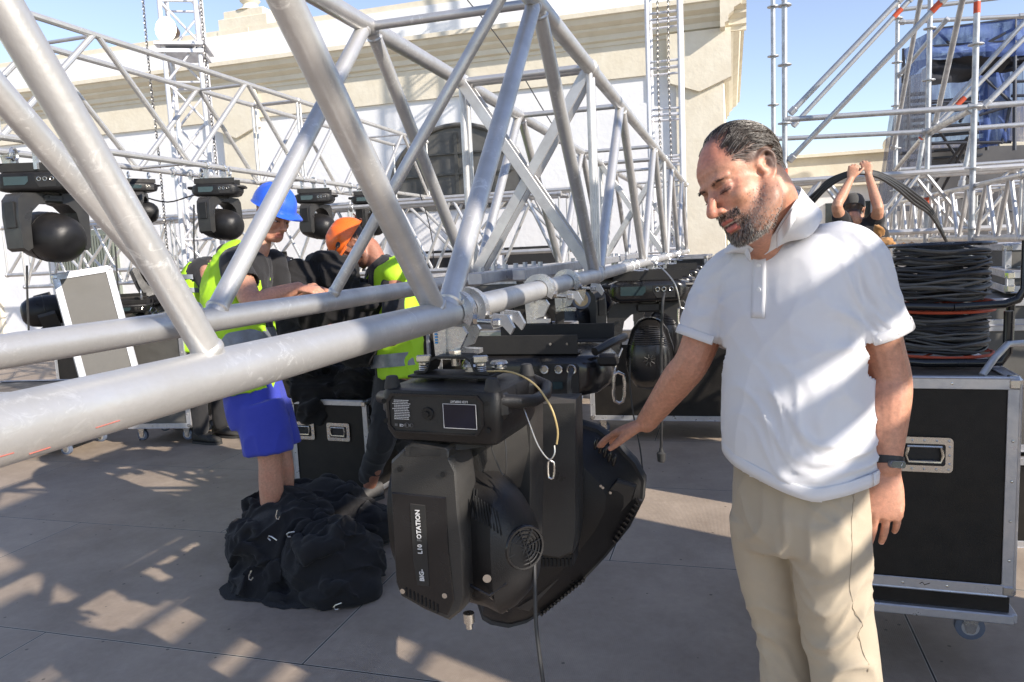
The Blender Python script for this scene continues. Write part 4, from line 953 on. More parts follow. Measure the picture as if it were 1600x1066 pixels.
        for i in range(16):
            a_ = rl[int(i * len(rl) / 16)]
            x = -.07 + .14 * (i % 5) / 4 if i < 10 else (-.072 if i % 2 else .072); y = (.047 if i < 5 else -.047) if i < 10 else (-.028 + (i - 10) // 2 * .028)
            m2.sph(F @ V((x, y, .0045)), .0042, M=F.to_3x3(), nu=8, nv=5, scale=(1, 1, .6))
        m2.build('handle_rivets', ALU, hd)
    for face, u, z in latches:
        F = M @ frame((u, -d_ / 2 - .004, z), (1, 0, 0), (0, 0, 1))
        m2 = MB(); m2.loft([[F @ V((x, y, .0)) for x, y in rrect(.075, .11, .012)], [F @ V((x, y, .004)) for x, y in rrect(.072, .107, .012)]]); l_ = m2.build('butterfly_latch', CHR, t)
        m2 = MB(); m2.disc(F @ V((0, 0, .004)), F.to_3x3() @ V((0, 0, 1)), .02, .006, 16); m2.box(F @ V((0, 0, .014)), (.05, .016, .008), F.to_3x3(), .003); m2.build('latch_wing', ALU, l_)
    if casters:
        for sx in (-1, 1):
            for sy in (-1, 1): caster(t, sx * (w_ / 2 - .09), sy * (d_ / 2 - .09), -.008, M)
    return t, M
# 1 big case on the right: front face outline from the photo
Yc = 2.62
tr = at(1599, 592, Y=Yc); br = at(1596, 935, Y=Yc)
wR, hR, dR = .70, tr.z - br.z + .0, .62
rzc = radians(-2.5); cx = tr.x - wR / 2 * cos(rzc) + dR / 2 * sin(-rzc) ; cy = Yc + dR / 2 + .02
zb0 = br.z
t1, M1 = flight_case('flight_case', (tr.x - wR / 2 + .012, cy, zb0), rzc, (wR, dR, hR), 'large black flight case on casters with aluminium edges, behind the bare arm of the man', board=LAMB, handles=[('f', .085, hR * .645)], fr=.036, casters=False)
# base tray under it (lower aluminium rail) with casters
mb = MB(); mb.box(M1 @ V((0, 0, -.035)), (wR - .02, dR - .02, .05), M1.to_3x3()); mb.build('base_board', LAMB, t1)
mb = MB()
for sy in (-1, 1): mb.box(M1 @ V((0, sy * (dR / 2 - .003), -.075)), (wR, .03, .032), M1.to_3x3(), .004)
for sx in (-1, 1): mb.box(M1 @ V((sx * (wR / 2 - .003), 0, -.075)), (.03, dR, .033), M1.to_3x3(), .004)
mb.build('dolly_rail', ALU2, t1)
for sx in (-1, 1):
    for sy in (-1, 1): caster(t1, sx * (wR / 2 - .10), sy * (dR / 2 - .10), -.09, M1)
mb = MB(); mb.path([M1 @ V((wR / 2 - .10, -dR / 2 + .03, hR + .004)), M1 @ V((wR / 2 - .06, -dR / 2 + .06, hR + .055)), M1 @ V((wR / 2 - .0, -dR / 2 + .16, hR + .085)), M1 @ V((wR / 2 + .08, -dR / 2 + .2, hR + .085))], .011, 12); mb.build('grab_rail', ALU, t1)
mb = MB(); q = at(1437, 912, Y=Yc - .01); mb.path([q, q + V((.008, 0, .006)), q + V((.014, 0, -.003)), q + V((.03, 0, .004))], .0014, 5); mb.build('pen_mark', FLATB, t1)
ZT = zb0 + hR
# grey cases behind on the right
flight_case('flight_case', (1.42, 4.25, .45), radians(4), (.95, .55, .72), 'grey flight case with butterfly latches behind the cable drums at the right edge', 'grey cases at the right edge', board=LAMG, latches=[('f', -.36, .60), ('f', .0, .60)], gap=.6, casters=False)
flight_case('flight_case', (1.60, 4.30, 1.19), radians(-8), (.62, .5, .10), 'thin grey case lid lying on top of the latched grey case', 'grey cases at the right edge', board=LAMG, casters=False)
flight_case('flight_case', (1.42, 4.22, .0), radians(4), (1.0, .6, .43), 'lower black case carrying the grey latched case', 'grey cases at the right edge', board=LAMB, casters=False)
flight_case('flight_case', (1.56, 4.75, 1.05), radians(6), (.40, .4, .36), 'small grey plastic box with a round catch beside the cable drums', 'grey cases at the right edge', board=LAMG, casters=False, latches=[('f', .08, .2)])
# central black case by the workers
qa = at(452, 775, Z=0.03)
flight_case('flight_case', (-2.42, 4.42, .02), radians(-4), (.56, .62, .60), 'black open flight case standing between the two workers, draped with black cloth', board=LAMB, handles=[('f', .07, .40), ('f', -.19, .40)], casters=False, fr=.03)
# cases behind the man
flight_case('flight_case', (-.30, 6.05, .16), radians(2), (1.55, .7, .62), 'long black flight case on blue casters in the gap left of the man', board=LAMB, fr=.035)
# dark road cases along the back
G3 = 'road cases standing along the back'
labs = ['black road case at the back just right of the orange helmet', 'black road case at the back behind the truss clamps', 'black road case at the back below the arched shutter', 'tall black road case at the back near the far truss end', 'low black road case behind the hanging fixtures']
for k, (x, y, w_, h_) in enumerate(((-3.5, 7.6, .95, 1.28), (-2.45, 7.9, .9, 1.18), (-1.75, 7.2, .8, 1.12), (-.62, 8.6, .8, 1.35), (-1.55, 5.2, .9, .95))):
    flight_case('flight_case', (x, y, .14), radians((k * 37) % 11 - 5), (w_, .6, h_ - .14), labs[k], G3, board=LAMB if k % 2 == 0 else LAMG)
# leaning case and others on the left
flight_case('flight_case', (-4.62, 4.65, .56), 0, (.40, .26, .94), 'tall dusty case leaning at an angle behind the left chords, white edges', board=LAMG, casters=False, extra_rot=Matrix.Rotation(radians(-11), 4, 'Y') @ Matrix.Rotation(radians(48), 4, 'Z'), fr=.045)
flight_case('flight_case', (-4.68, 5.35, .15), radians(8), (.60, .5, .84), 'grey flight case with two recessed handles under the left chords', board=LAMG, handles=[('f', -.15, .42), ('f', .15, .42)], fr=.04)
flight_case('flight_case', (-5.75, 4.9, .12), radians(8), (1.1, .6, .42), 'black flight case cut by the left edge of the picture', board=LAMB)
flight_case('flight_case', (-3.95, 6.3, .14), radians(14), (.8, .6, .98), 'black flight case behind the leaning one, moving lights on top', board=LAMB, fr=.035)
flight_case('flight_case', (-6.6, 6.8, .14), radians(3), (1.1, .7, 1.05), 'black flight case far left under the hanging lights', board=LAMB)
# moving lights lying about on the cases
G4 = 'moving lights lying on the cases at left'
place(PB, (-5.35, 4.9, .92), radians(200), 'moving light lying on the black case at the left edge', G4, .8, rx=radians(150))
place(PB, (-4.62, 5.35, 1.20), radians(120), 'moving light lying upside down behind the leaning case', G4, .75, rx=radians(160))
place(PA, (-3.95, 5.9, 1.50), radians(30), 'moving light standing on the case behind the thick diagonals', G4, .7, rx=radians(35))
place(PA, (-1.3, 5.1, 1.25), radians(20), 'moving light standing on the low road case behind the clamps', G4, .75, rx=radians(10))

for k, (px, py, Y_, rz, rx, pr_, s_, lab) in enumerate(((205, 470, 5.0, 40, 20, PB, .6, 'small moving light lying among the cases behind the blue cable tangle'), (240, 478, 5.6, -30, 150, PB, .6, 'upturned moving light in the dark gap behind the crossing tubes'), (268, 430, 6.6, 10, 0, PA, .6, 'moving light standing far back left of the yellow vest'))):
    place(pr_, at(px, py, Y=Y_), radians(rz), lab, G4, s_, rx=radians(rx))
# ---------------- cable drums
CB = [mat('black rubber cable', (.02, .02, .021), .5, 0, (.045, .043, .04), 30, .6), mat('dusty grey cable', (.09, .088, .08), .55, 0, (.14, .135, .125), 30, .6)]
def drum(cx, cy, z0, hh, R, r_in, label, flange, seed):
    t = thing('cable_drum', (cx, cy, z0), label, 'cable drum', 'cable drums stacked on the big case'); rnd = random.Random(seed)
    mb = MB(); mb.path([(cx, cy, z0 + .006), (cx, cy, z0 + hh)], r_in * .8, 24); mb.build('core', FLATB, t)
    for z, m in ((z0, flange[0]), (z0 + hh, flange[1])):
        mb = MB(); mb.ring((cx, cy, z), (0, 0, 1), R * 1.06, .0055, 48, 8)
        for k in range(6): a = pi * k / 3; mb.tube((cx, cy, z), (cx + R * 1.05 * cos(a), cy + R * 1.05 * sin(a), z), .004, 6)
        mb.build('flange', m, t)
    n = 34
    for k in range(n):
        zc = z0 + .014 + (hh - .028) * ((k * .618) % 1); Rr = R * (.985 if k % 3 else .93) - rnd.random() * .010 - .012 * abs((zc - z0) / hh - .5); tl = rnd.uniform(-.17, .17); ph = rnd.uniform(0, 6.28); wv = rnd.uniform(.002, .009)
        mb = MB(); pts = []
        for i in range(56):
            a = 2 * pi * i / 56; z = zc + R * tl * cos(a - ph) * .55 + wv * sin(3 * a + ph); z = min(max(z, z0 + .009), z0 + hh - .009)
            pts.append((cx + (Rr + wv * .8 * sin(5 * a + k)) * cos(a), cy + (Rr + wv * .8 * cos(4 * a + k)) * sin(a), z))
        mb.path(pts, rnd.choice([.0040, .0048, .0062]), 7, closed=True); mb.build('cable_turn', CB[1] if rnd.random() < .42 else CB[0], t)
    return t
dc = at(1466, 540, Y=3.02); dz = ZT
BT = mat('black powder coated tube', (.012, .012, .013), .22, 0, (.018, .018, .019), 9, .5)
drum(dc.x, 3.02, dz + .03, .155, .160, .09, 'lower cable drum on the big case, between two orange rims', (ORG, ORG), 3)
drum(dc.x, 3.02, dz + .21, .205, .158, .09, 'upper cable drum with thick dusty black cable and a black top rim', (ORG, BT), 5)
fr_ = thing('drum_stand', (dc.x, 3.02, dz), 'black bent tube stand holding the two cable drums', 'stand')
for sx, px in ((1, .215), (-1, -.215)):
    mb = MB(); mb.path([(dc.x + px, 2.86, dz + .42), (dc.x + px, 2.86, dz + .26), (dc.x + px - sx * .02, 2.86, dz + .225), (dc.x + px - sx * .06, 2.86, dz + .21), (dc.x, 2.84, dz + .205)], .014, 12); mb.build('upper_tube', BT, fr_)
    mb = MB(); mb.path([(dc.x + px * .75, 2.83, dz + .19), (dc.x + px * .75, 2.83, dz + .05), (dc.x + px * .66, 2.83, dz + .02), (dc.x + px * .4, 2.83, dz + .016), (dc.x, 2.83, dz + .016)], .0145, 12); mb.build('lower_tube', BT, fr_)
    mb = MB(); mb.path([(dc.x + px * 1.25, 3.16, dz + .20), (dc.x + px * 1.25, 3.16, dz + .05), (dc.x + px * 1.15, 3.10, dz + .018), (dc.x + px * .8, 3.0, dz + .016)], .0145, 12); mb.build('rear_tube', BT, fr_)

# ---------------- cloth
CLOTH = mat('black molton cloth', (.013, .013, .014), .95, 0, (.02, .019, .02), 30, .5, bump=.4, bscale=400, sheen=.08, dust=(.08, .07, .06), dust_amt=.12)
CLOTH.node_tree.nodes['Principled BSDF'].inputs['Specular IOR Level'].default_value = .15
def heap(name, lobes, label, zfloor, res=.016, seed=3, amp=.05, voxel=.011, fold=9.0, cat='cloth', arcs=0):
    """crumpled cloth: union of squashed blobs pushed in and out along creased folds"""
    bm = bmesh.new()
    for (c, s, rot) in lobes:
        M = Matrix.Translation(V(c)) @ Euler(rot).to_matrix().to_4x4() @ Matrix.Diagonal((s[0], s[1], s[2], 1))
        bmesh.ops.create_icosphere(bm, subdivisions=4, radius=1, matrix=M)
    if arcs:
        ra = random.Random(seed); tmp = MB()
        for _ in range(arcs):
            (c, s, rot) = ra.choice(lobes); E_ = Euler(rot).to_matrix(); a0 = ra.uniform(0, 6.28); e0 = ra.uniform(.1, 1.1); pts = []; da = ra.uniform(.9, 2.2); de = ra.uniform(-.8, .8); r0 = ra.uniform(.013, .026)
            for k in range(12):
                a = a0 + da * k / 11; e = min(1.4, max(-.1, e0 + de * k / 11 + .15 * sin(k))); pts.append(V(c) + E_ @ V((s[0] * cos(e) * cos(a), s[1] * cos(e) * sin(a), s[2] * sin(e))) * 1.03)
            tmp.path(pts, [r0 * (.5 + .9 * sin(pi * (k + .5) / 12)) for k in range(12)], 10)
        vv = [bm.verts.new(q) for q in tmp.v]
        for f in tmp.f:
            try: bm.faces.new([vv[i] for i in f])
            except ValueError: pass
    me = bpy.data.meshes.new(name); bm.to_mesh(me); bm.free(); o = bpy.data.objects.new(name, me); COL.objects.link(o)
    md = o.modifiers.new('r', 'REMESH'); md.mode = 'VOXEL'; md.voxel_size = voxel
    sm = o.modifiers.new('s', 'SMOOTH'); sm.iterations = 4; sm.factor = .5
    dg = bpy.context.evaluated_depsgraph_get(); me2 = bpy.data.meshes.new_from_object(o.evaluated_get(dg)); o.modifiers.clear(); o.data = me2; bpy.data.meshes.remove(me)
    nrm = [v.normal.copy() for v in me2.vertices]; sd = V((seed * 3.1, seed * 1.7, seed))
    for v, n in zip(me2.vertices, nrm):
        p = v.co.copy(); n = (n + V((.3, -.2, .15)) * noise.noise(p * 5)).normalized()
        wv = V((noise.noise(p * 3.0 + sd), noise.noise(p * 3.0 + sd * 2 + V((5, 0, 0))), noise.noise(p * 3.0 + sd + V((0, 9, 0))))) * .42
        q = p + wv
        d1 = 1 - abs(noise.noise(V((q.x * fold, q.y * fold * .55, q.z * fold * .8)) * .62 + sd)) * 1.7
        d2 = 1 - abs(noise.noise(V((q.y * fold * 1.0, q.z * fold * 1.2, q.x * fold * .6)) * .9 + sd * 2)) * 2.0
        d3 = noise.noise(q * fold * 4 + sd)
        v.co = p + n * (amp * (d1 * d1 * d1 * .9 - .35) + amp * .30 * d2 * abs(d2) + amp * .03 * d3)
        if zfloor is not None and v.co.z < zfloor: v.co.z = zfloor + .001 * abs(d3)
    me2.polygons.foreach_set('use_smooth', [True] * len(me2.polygons)); me2.materials.clear(); me2.materials.append(CLOTH); me2.update()
    return o
pc_ = at(480, 930, Z=0)
P_ = lambda px, py, Y: at(px, py, Y=Y)
lob = []
for px, py, Y, s, rot in ((450, 850, 3.10, (.24, .26, .20), (0, .1, .3)), (430, 905, 2.95, (.20, .2, .13), (0, 0, .2)), (520, 880, 2.98, (.24, .22, .19), (.1, 0, -.3)),
        (540, 920, 2.86, (.18, .16, .10), (0, 0, 0)), (415, 940, 2.84, (.19, .12, .07), (0, 0, .3)), (480, 940, 2.84, (.20, .13, .07), (0, 0, -.1)), (450, 805, 3.25, (.20, .18, .15), (0, .2, .6)),
        (540, 815, 3.5, (.34, .22, .10), (0, 0, -.1)), (500, 790, 3.5, (.25, .2, .12), (0, 0, 0)), (395, 850, 3.05, (.12, .16, .14), (0, .3, .2))):
    lob.append((P_(px, py, Y), s, rot))
heap('cloth_pile', lob, '', .003, amp=.036, seed=4, voxel=.0085, fold=7.5, arcs=64)
o = bpy.data.objects['cloth_pile']; tag(o, 'crumpled heap of black drape cloth on the deck, small metal hooks in it', 'cloth')
lob = [(P_(500, 610, 4.25), (.20, .16, .12), (0, .2, .3)), (P_(560, 600, 4.3), (.16, .16, .12), (0, -.2, 0)), (P_(490, 640, 4.15), (.10, .08, .10), (0, 0, 0)), (P_(600, 605, 4.35), (.14, .14, .13), (0, 0, 0)), (P_(535, 585, 4.4), (.24, .16, .08), (0, 0, 0)), (P_(475, 560, 4.2), (.14, .12, .16), (0, .3, 0))]
o = heap('case_cloth', lob, '', None, amp=.035, seed=9, voxel=.011, fold=10, arcs=40); tag(o, 'black cloth bunched over the top of the central flight case', 'cloth')
lob = [(P_(470, 445, 3.75), (.14, .15, .13), (0, .2, .0)), (P_(520, 430, 3.85), (.14, .14, .11), (0, .3, .2)), (P_(500, 480, 3.85), (.20, .15, .15), (0, 0, 0)), (P_(560, 480, 3.95), (.14, .15, .14), (0, .3, 0)), (P_(480, 530, 3.9), (.20, .14, .16), (0, 0, 0)), (P_(560, 530, 4.0), (.18, .14, .16), (0, 0, 0)), (P_(620, 520, 4.05), (.12, .1, .12), (0, .3, 0))]
o = heap('held_cloth', lob, '', None, amp=.028, seed=6, voxel=.011, fold=7, arcs=30); tag(o, 'black drape cloth being folded in the hands of the two helmeted workers', 'cloth')
# hooks in the heap
for px, py, Y, a, lab in ((432, 806, 2.93, .3, 'small metal hook at the top of the cloth heap'), (452, 832, 2.86, 1.4, 'small metal hook in the middle of the cloth heap'), (390, 900, 2.75, .5, 'brass-coloured carabiner at the left side of the cloth heap'), (525, 945, 2.68, 1.2, 'carabiner lying at the front edge of the cloth heap'), (425, 838, 2.85, 2.2, 'bent hook half buried in the cloth heap')):
    q = P_(px, py, Y); R = Matrix.Rotation(a, 3, 'Y'); mb = MB(); mb.path([q + R @ V(p) for p in ((0, 0, .03), (0, -.004, 0), (.006, -.004, -.012), (.018, -.004, -.01), (.02, -.004, .006))], .0035, 8); tag(mb.build('cloth_hook', CHR), lab, 'hook', 'hooks on the cloth')

# ---------------- cables
def cable(name, pts, r, m, label, cat='cable', group=None, smooth=4):
    pts = [V(p) for p in pts]; out = []
    for i in range(len(pts) - 1):
        p0, p1, p2, p3 = pts[max(i - 1, 0)], pts[i], pts[i + 1], pts[min(i + 2, len(pts) - 1)]
        for k in range(smooth):
            t = k / smooth; out.append(.5 * ((2 * p1) + (p2 - p0) * t + (2 * p0 - 5 * p1 + 4 * p2 - p3) * t * t + (3 * p1 - p0 - 3 * p2 + p3) * t * t * t))
    out.append(pts[-1]); mb = MB(); mb.path(out, r, 8); return tag(mb.build(name, m), label, cat, group)
cable('power_cable', [z3(1040, 632, 2.08), z3(1038, 650, 2.05), z3(1030, 690, 2.04), z3(1032, 760, 2.04), z3(1050, 850, 2.03), z3(1075, 890, 2.04), z3(1070, 920, 2.06)], .0075, CABLE, 'black power cable plugged into the socket of the second fixture')
cable('power_cable', [P_(835, 880, 1.42), P_(836, 920, 1.40), P_(838, 980, 1.38), P_(845, 1040, 1.36), P_(850, 1075, 1.35)], .0042, CABLE, 'black cable hanging from the head of the nearest fixture to the bottom')
cable('power_cable', [P_(1038, 458, 4.2), P_(1035, 480, 4.15), P_(1033, 560, 4.15), P_(1034, 640, 4.15), P_(1033, 700, 4.15)], .008, CABLE, 'black cable with a plug dangling from the third fixture')
mb = MB(); q = P_(1033, 700, 4.15); mb.path([q + V((0, 0, .0)), q - V((0, 0, .02)), q - V((0, 0, .03)), q - V((0, 0, .075)), q - V((0, 0, .08))], [.010, .013, .026, .022, .016], 12); tag(mb.build('cable_plug', RUB), 'black plug at the end of the cable dangling from the third fixture', 'plug')
cable('power_cable', [P_(985, 560, 3.6), P_(984, 600, 3.6), P_(990, 650, 3.6), P_(1000, 700, 3.6), P_(1004, 735, 3.6)], .004, CABLE, 'thin black cord hanging left of the third fixture')
cable('safety_cable', [bl(.06, .0, .072), bl(.12, -.02, .075), bl(.17, -.03, .055), bl(.205, -.04, .015), bl(.218, -.04, -.03), bl(.215, -.04, -.06)], .0021, mat('yellowed wire', (.55, .42, .2), .4, .5), 'yellowish safety wire arching off the base of the nearest fixture')
cable('safety_cable', [bl(.15, -.04, .01), bl(.165, -.05, -.02), bl(.185, -.06, -.06), bl(.205, -.06, -.085), bl(.215, -.055, -.075), bl(.214, -.05, -.06)], .0016, WIRE, 'thin steel safety wire hanging in a loop beside the nearest fixture')
cable('safety_cable', [bl(.09, -.02, -.03), bl(.075, -.03, -.07), bl(.085, -.03, -.11), bl(.10, -.03, -.135), bl(.105, -.03, -.10), bl(.10, -.02, -.06)], .0014, CABLE, 'thin black cord loop on the yoke of the nearest fixture')
def carab(q, s, rot, lab):
    mb = MB(); R = Matrix.Rotation(rot, 3, 'Z'); pts = [(.0, 0, 1.0), (.35, 0, .8), (.40, 0, .3), (.36, 0, -.5), (.25, 0, -.9), (0, 0, -1), (-.25, 0, -.85), (-.3, 0, -.4), (-.28, 0, .4), (-.22, 0, .85)]
    mb.path([q + R @ (V(p) * s) for p in pts], s * .11, 8, closed=True); tag(mb.build('carabiner', CHR), lab, 'carabiner', 'carabiners')
carab(bl(.208, -.06, -.105), .018, .2, 'small carabiner on the thin safety wire of the nearest fixture')
carab(P_(966, 606, 2.1), .045, .3, 'large steel carabiner hanging off the handle of the second fixture')
carab(P_(1064, 495, 4.1), .05, .2, 'carabiner on a wire at the right side of the third fixture')
cable('safety_cable', [P_(960, 590, 2.1), P_(962, 570, 2.12), P_(972, 545, 2.2)], .003, WIRE, 'short steel wire from the second fixture to its carabiner')
cable('safety_cable', [P_(1063, 480, 4.1), P_(1055, 445, 4.1), P_(1035, 420, 4.2), P_(1018, 408, 4.3)], .004, WIRE, 'steel safety wire from the chord to the third fixture')
cable('safety_cable', [P_(28, 375, 4.1), P_(24, 340, 4.1), P_(26, 300, 4.1), P_(40, 272, 4.15), P_(60, 262, 4.2)], .004, WIRE, 'pale safety wire on the big hanging light at the far left')
carab(P_(34, 380, 4.1), .045, .3, 'carabiner on the safety wire of the hanging light at the far left')
for pts, lab in (([P_(42, 415, 4.2), P_(43, 470, 4.2), P_(47, 560, 4.2)], 'cable hanging straight down from the light at the far left'), ([P_(180, 385, 5.0), P_(186, 470, 5.0), P_(197, 585, 5.0)], 'cable hanging down behind the crossing thick tubes'),
        ([P_(303, 320, 5.6), P_(303, 380, 5.6), P_(306, 420, 5.6)], 'cable hanging left of the light by the blue helmet'), ([P_(225, 308, 6.4), P_(262, 316, 6.4), P_(300, 306, 6.4), P_(340, 297, 6.3)], 'cable sagging between two lights of the raised truss'),
        ([P_(655, 300, 9), P_(668, 340, 8.8), P_(676, 380, 8.6), P_(677, 420, 8.5)], 'cable hanging in front of the arched shutter'), ([P_(730, 0, 9.0), P_(790, 75, 9.2), P_(860, 190, 9.6), P_(905, 250, 10.0)], 'taut dark steel cable slanting across the white wall')):
    cable('hanging_cable', pts, .007, CABLE, lab, group='cables hanging in the background')
# connector lying on the deck, scraps
for px, py, lab in ((218, 687, 'small black cable tie scrap lying on the deck left of the blue shorts'), (95, 592, 'black cable end lying on the far deck at the left')):
    q = at(px, py, Z=.008); mb = MB(); mb.path([q, q + V((.03, .01, .006)), q + V((.06, -.01, .002)), q + V((.05, .03, .004))], [.007, .009, .005, .003], 8); tag(mb.build('floor_scrap', RUB), lab, 'scrap')
# caster wheels hanging on the truss
def wheel(q, lab, r=.05):
    t = thing('caster_wheel', q, lab, 'caster', 'casters on the trusses'); q = V(q)
    mb = MB(); ax = V((.25, -1, 0)).normalized(); mb.path([q - ax * .018, q - ax * .014, q + ax * .014, q + ax * .018], [r * .88, r, r, r * .88], 24); mb.build('tyre', WHEELB, t)
    mb = MB(); mb.disc(q - ax * .02, ax, r * .72, .04, 20); mb.build('rim', mat('tan caster rim', (.5, .38, .22), .5), t)
    mb = MB(); s_ = ax.cross(V((0, 0, 1)))
    for k in (-1, 1): mb.prism([(-.035, .10), (.035, .10), (.014, -.01), (-.014, -.01)], q + ax * (.024 * k), s_, V((0, 0, 1)), ax * .004 * k)
    mb.box(q + V((0, 0, .104)), (.1, .08, .008)); mb.build('fork', CHR, t)
wheel(P_(15, 268, 4.2), 'blue caster wheel under the raised truss at the left edge', .05)
wheel(P_(908, 468, 3.9), 'blue caster wheel on a bracket under the big truss beside the third fixture', .05)
# ================================================================== PEOPLE
def skin_material(name, tint, rough=.48):
    m = bpy.data.materials.new(name); m.use_nodes = True; nt = m.node_tree; b = nt.nodes['Principled BSDF']; L = nt.links.new
    vc = nd(nt, 'ShaderNodeVertexColor', layer_name='Col'); tc = nd(nt, 'ShaderNodeTexCoord')
    n = nd(nt, 'ShaderNodeTexNoise', i_Scale=90.0, i_Detail=8.0, i_Roughness=.72); L(tc.outputs['Object'], n.inputs['Vector'])
    r = nd(nt, 'ShaderNodeMapRange'); r.inputs['From Min'].default_value = .3; r.inputs['From Max'].default_value = .7; r.inputs['To Min'].default_value = .74; r.inputs['To Max'].default_value = 1.18; L(n.outputs[0], r.inputs[0])
    mx = nd(nt, 'ShaderNodeMix', data_type='RGBA', blend_type='MULTIPLY'); mx.inputs[0].default_value = 1; L(vc.outputs[0], mx.inputs[6]); L(r.outputs[0], mx.inputs[7]); L(mx.outputs[2], b.inputs['Base Color'])
    b.inputs['Roughness'].default_value = rough; b.inputs['Subsurface Weight'].default_value = .12; b.inputs['Subsurface Scale'].default_value = .008; b.inputs['Subsurface Radius'].default_value = (1, .35, .2)
    n2 = nd(nt, 'ShaderNodeTexNoise', i_Scale=260.0, i_Detail=3.0); L(tc.outputs['Object'], n2.inputs['Vector']); bp = nd(nt, 'ShaderNodeBump'); bp.inputs['Strength'].default_value = .35; bp.inputs['Distance'].default_value = .0012; L(n2.outputs[0], bp.inputs['Height']); L(bp.outputs[0], b.inputs['Normal'])
    return m
SKIN = skin_material('skin', None)
def fabric(name, col, col2=None, rough=.85, sheen=.15, weave=900, bump=.3):
    return mat(name, col, rough, 0, col2 or tuple(c * .88 for c in col), 12, .4, bump=bump, bscale=weave, sheen=sheen, rvar=.05, spec=.25)
def csm(pts, k=5):
    """Catmull-Rom through [(point, radius...)]"""
    out = []; n = len(pts)
    for i in range(n - 1):
        a, b, c, d = pts[max(i - 1, 0)], pts[i], pts[i + 1], pts[min(i + 2, n - 1)]
        for j in range(k):
            t = j / k; f = lambda x0, x1, x2, x3: .5 * (2 * x1 + (x2 - x0) * t + (2 * x0 - 5 * x1 + 4 * x2 - x3) * t * t + (3 * x1 - x0 - 3 * x2 + x3) * t ** 3)
            out.append(tuple(V(tuple(f(a[0][q], b[0][q], c[0][q], d[0][q]) for q in range(3))) if e == 0 else f(a[e], b[e], c[e], d[e]) for e in range(len(b))))
    out.append(pts[-1]); return out
def limb(mb, pts, k=5, seg=16):
    s = csm([(V(p), r) for p, r in pts], k); mb.path([p for p, r in s], [r for p, r in s], seg)
    mb.sph(s[0][0], s[0][1] * .99, nu=16, nv=10); mb.sph(s[-1][0], s[-1][1] * .99, nu=16, nv=10)
def ell(mb, c, r, M=None, nu=24, nv=16): mb.sph(c, 1, M=M, nu=nu, nv=nv, scale=r)
def torso(mb, secs, side, k=4, n=32, pw=.88):
    """secs = [(centre, half width, half depth, side vector or None)] lofted body sections"""
    S0 = V(side).normalized(); s = csm([(V(c), a, b) for c, a, b in secs], k); rings = []
    for i, (c, a, b) in enumerate(s):
        F = V((S0.y, -S0.x, 0)).normalized()
        t = (s[min(i + 1, len(s) - 1)][0] - s[max(i - 1, 0)][0]).normalized(); F = (F - t * F.dot(t)).normalized(); Sd = (S0 - t * S0.dot(t)).normalized()
        rings.append([c + Sd * a * math.copysign(abs(cos(q)) ** pw, cos(q)) + F * b * math.copysign(abs(sin(q)) ** pw, sin(q)) for q in [2 * pi * j / n for j in range(n)]])
    mb.loft(rings)
def vox(mb, voxel, smooth=3, fac=.5, it2=0):
    me = bpy.data.meshes.new('t'); me.from_pydata([tuple(v) for v in mb.v], [], mb.f)
    bm = bmesh.new(); bm.from_mesh(me)
    # fix every island's winding
    bmesh.ops.recalc_face_normals(bm, faces=bm.faces); bm.to_mesh(me); bm.free()
    o = bpy.data.objects.new('t', me); COL.objects.link(o)
    md = o.modifiers.new('r', 'REMESH'); md.mode = 'VOXEL'; md.voxel_size = voxel; md.adaptivity = 0
    if smooth: s = o.modifiers.new('s', 'SMOOTH'); s.factor = fac; s.iterations = smooth
    dg = bpy.context.evaluated_depsgraph_get(); dg.update(); me2 = bpy.data.meshes.new_from_object(o.evaluated_get(dg)); bpy.data.objects.remove(o); bpy.data.meshes.remove(me)
    return me2
def finish(me, name, m, parent=None, loc=None):
    me.name = name; me.materials.clear(); me.materials.append(m); off = V(parent['_o']) if parent is not None else V(loc or (0, 0, 0))
    for v in me.vertices: v.co -= off
    me.polygons.foreach_set('use_smooth', [True] * len(me.polygons)); me.update()
    o = bpy.data.objects.new(name, me); COL.objects.link(o)
    if parent is not None: o.parent = parent
    else: o.location = off
    o['_o'] = tuple(off); return o
def paint(me, fn):
    a = me.color_attributes.new('Col', 'FLOAT_COLOR', 'POINT'); buf = []
    for v in me.vertices: c = fn(v.co, v.normal); buf += [c[0], c[1], c[2], 1]
    a.data.foreach_set('color', buf)
def lerp3(a, b, t): t = min(max(t, 0), 1); return tuple(a[i] + (b[i] - a[i]) * t for i in range(3))
def sstep(a, b, x): t = min(max((x - a) / (b - a), 0), 1); return t * t * (3 - 2 * t)

def skull(H, fat=0.0, neck=None, voxel=.004, it=16):
    """smooth base head (cranium, face, jaw, neck) as its own surface, features are added afterwards"""
    mb = MB(); R = H.to_3x3(); P = lambda x, y, z: H @ V((x, y, z)); E = lambda c, r: ell(mb, P(*c), r, M=R)
    E((0, -.016, .042), (.077, .100, .084)); E((0, .018, .038), (.069, .070, .066)); E((0, .030, -.025), (.063, .060, .075)); E((0, .030, -.070), (.054 + fat, .055, .045)); E((0, -.01, -.035), (.064, .06, .06))
    E((0, .064, -.104), (.027, .026, .021)); E((0, .045, -.095), (.040 + fat, .040, .026)); E((0, .074, .016), (.046, .020, .016)); E((0, .080, -.060), (.030, .018, .020))
    for s in (-1, 1):
        E((s * .036, .056, -.028), (.027, .026, .026)); limb(mb, [(P(s * .060, -.002, -.035), .018), (P(s * (.056 + fat), .012, -.068), .018 + fat), (P(s * .040, .044, -.094), .020 + fat * .5), (P(s * .015, .064, -.106), .018)], 4, 14)
    for l in (neck or []): limb(mb, l, 4, 20)
    return vox(mb, voxel, it, .5)
def addmesh(mb, me): mb.add([v.co.copy() for v in me.vertices], [tuple(p.vertices) for p in me.polygons])
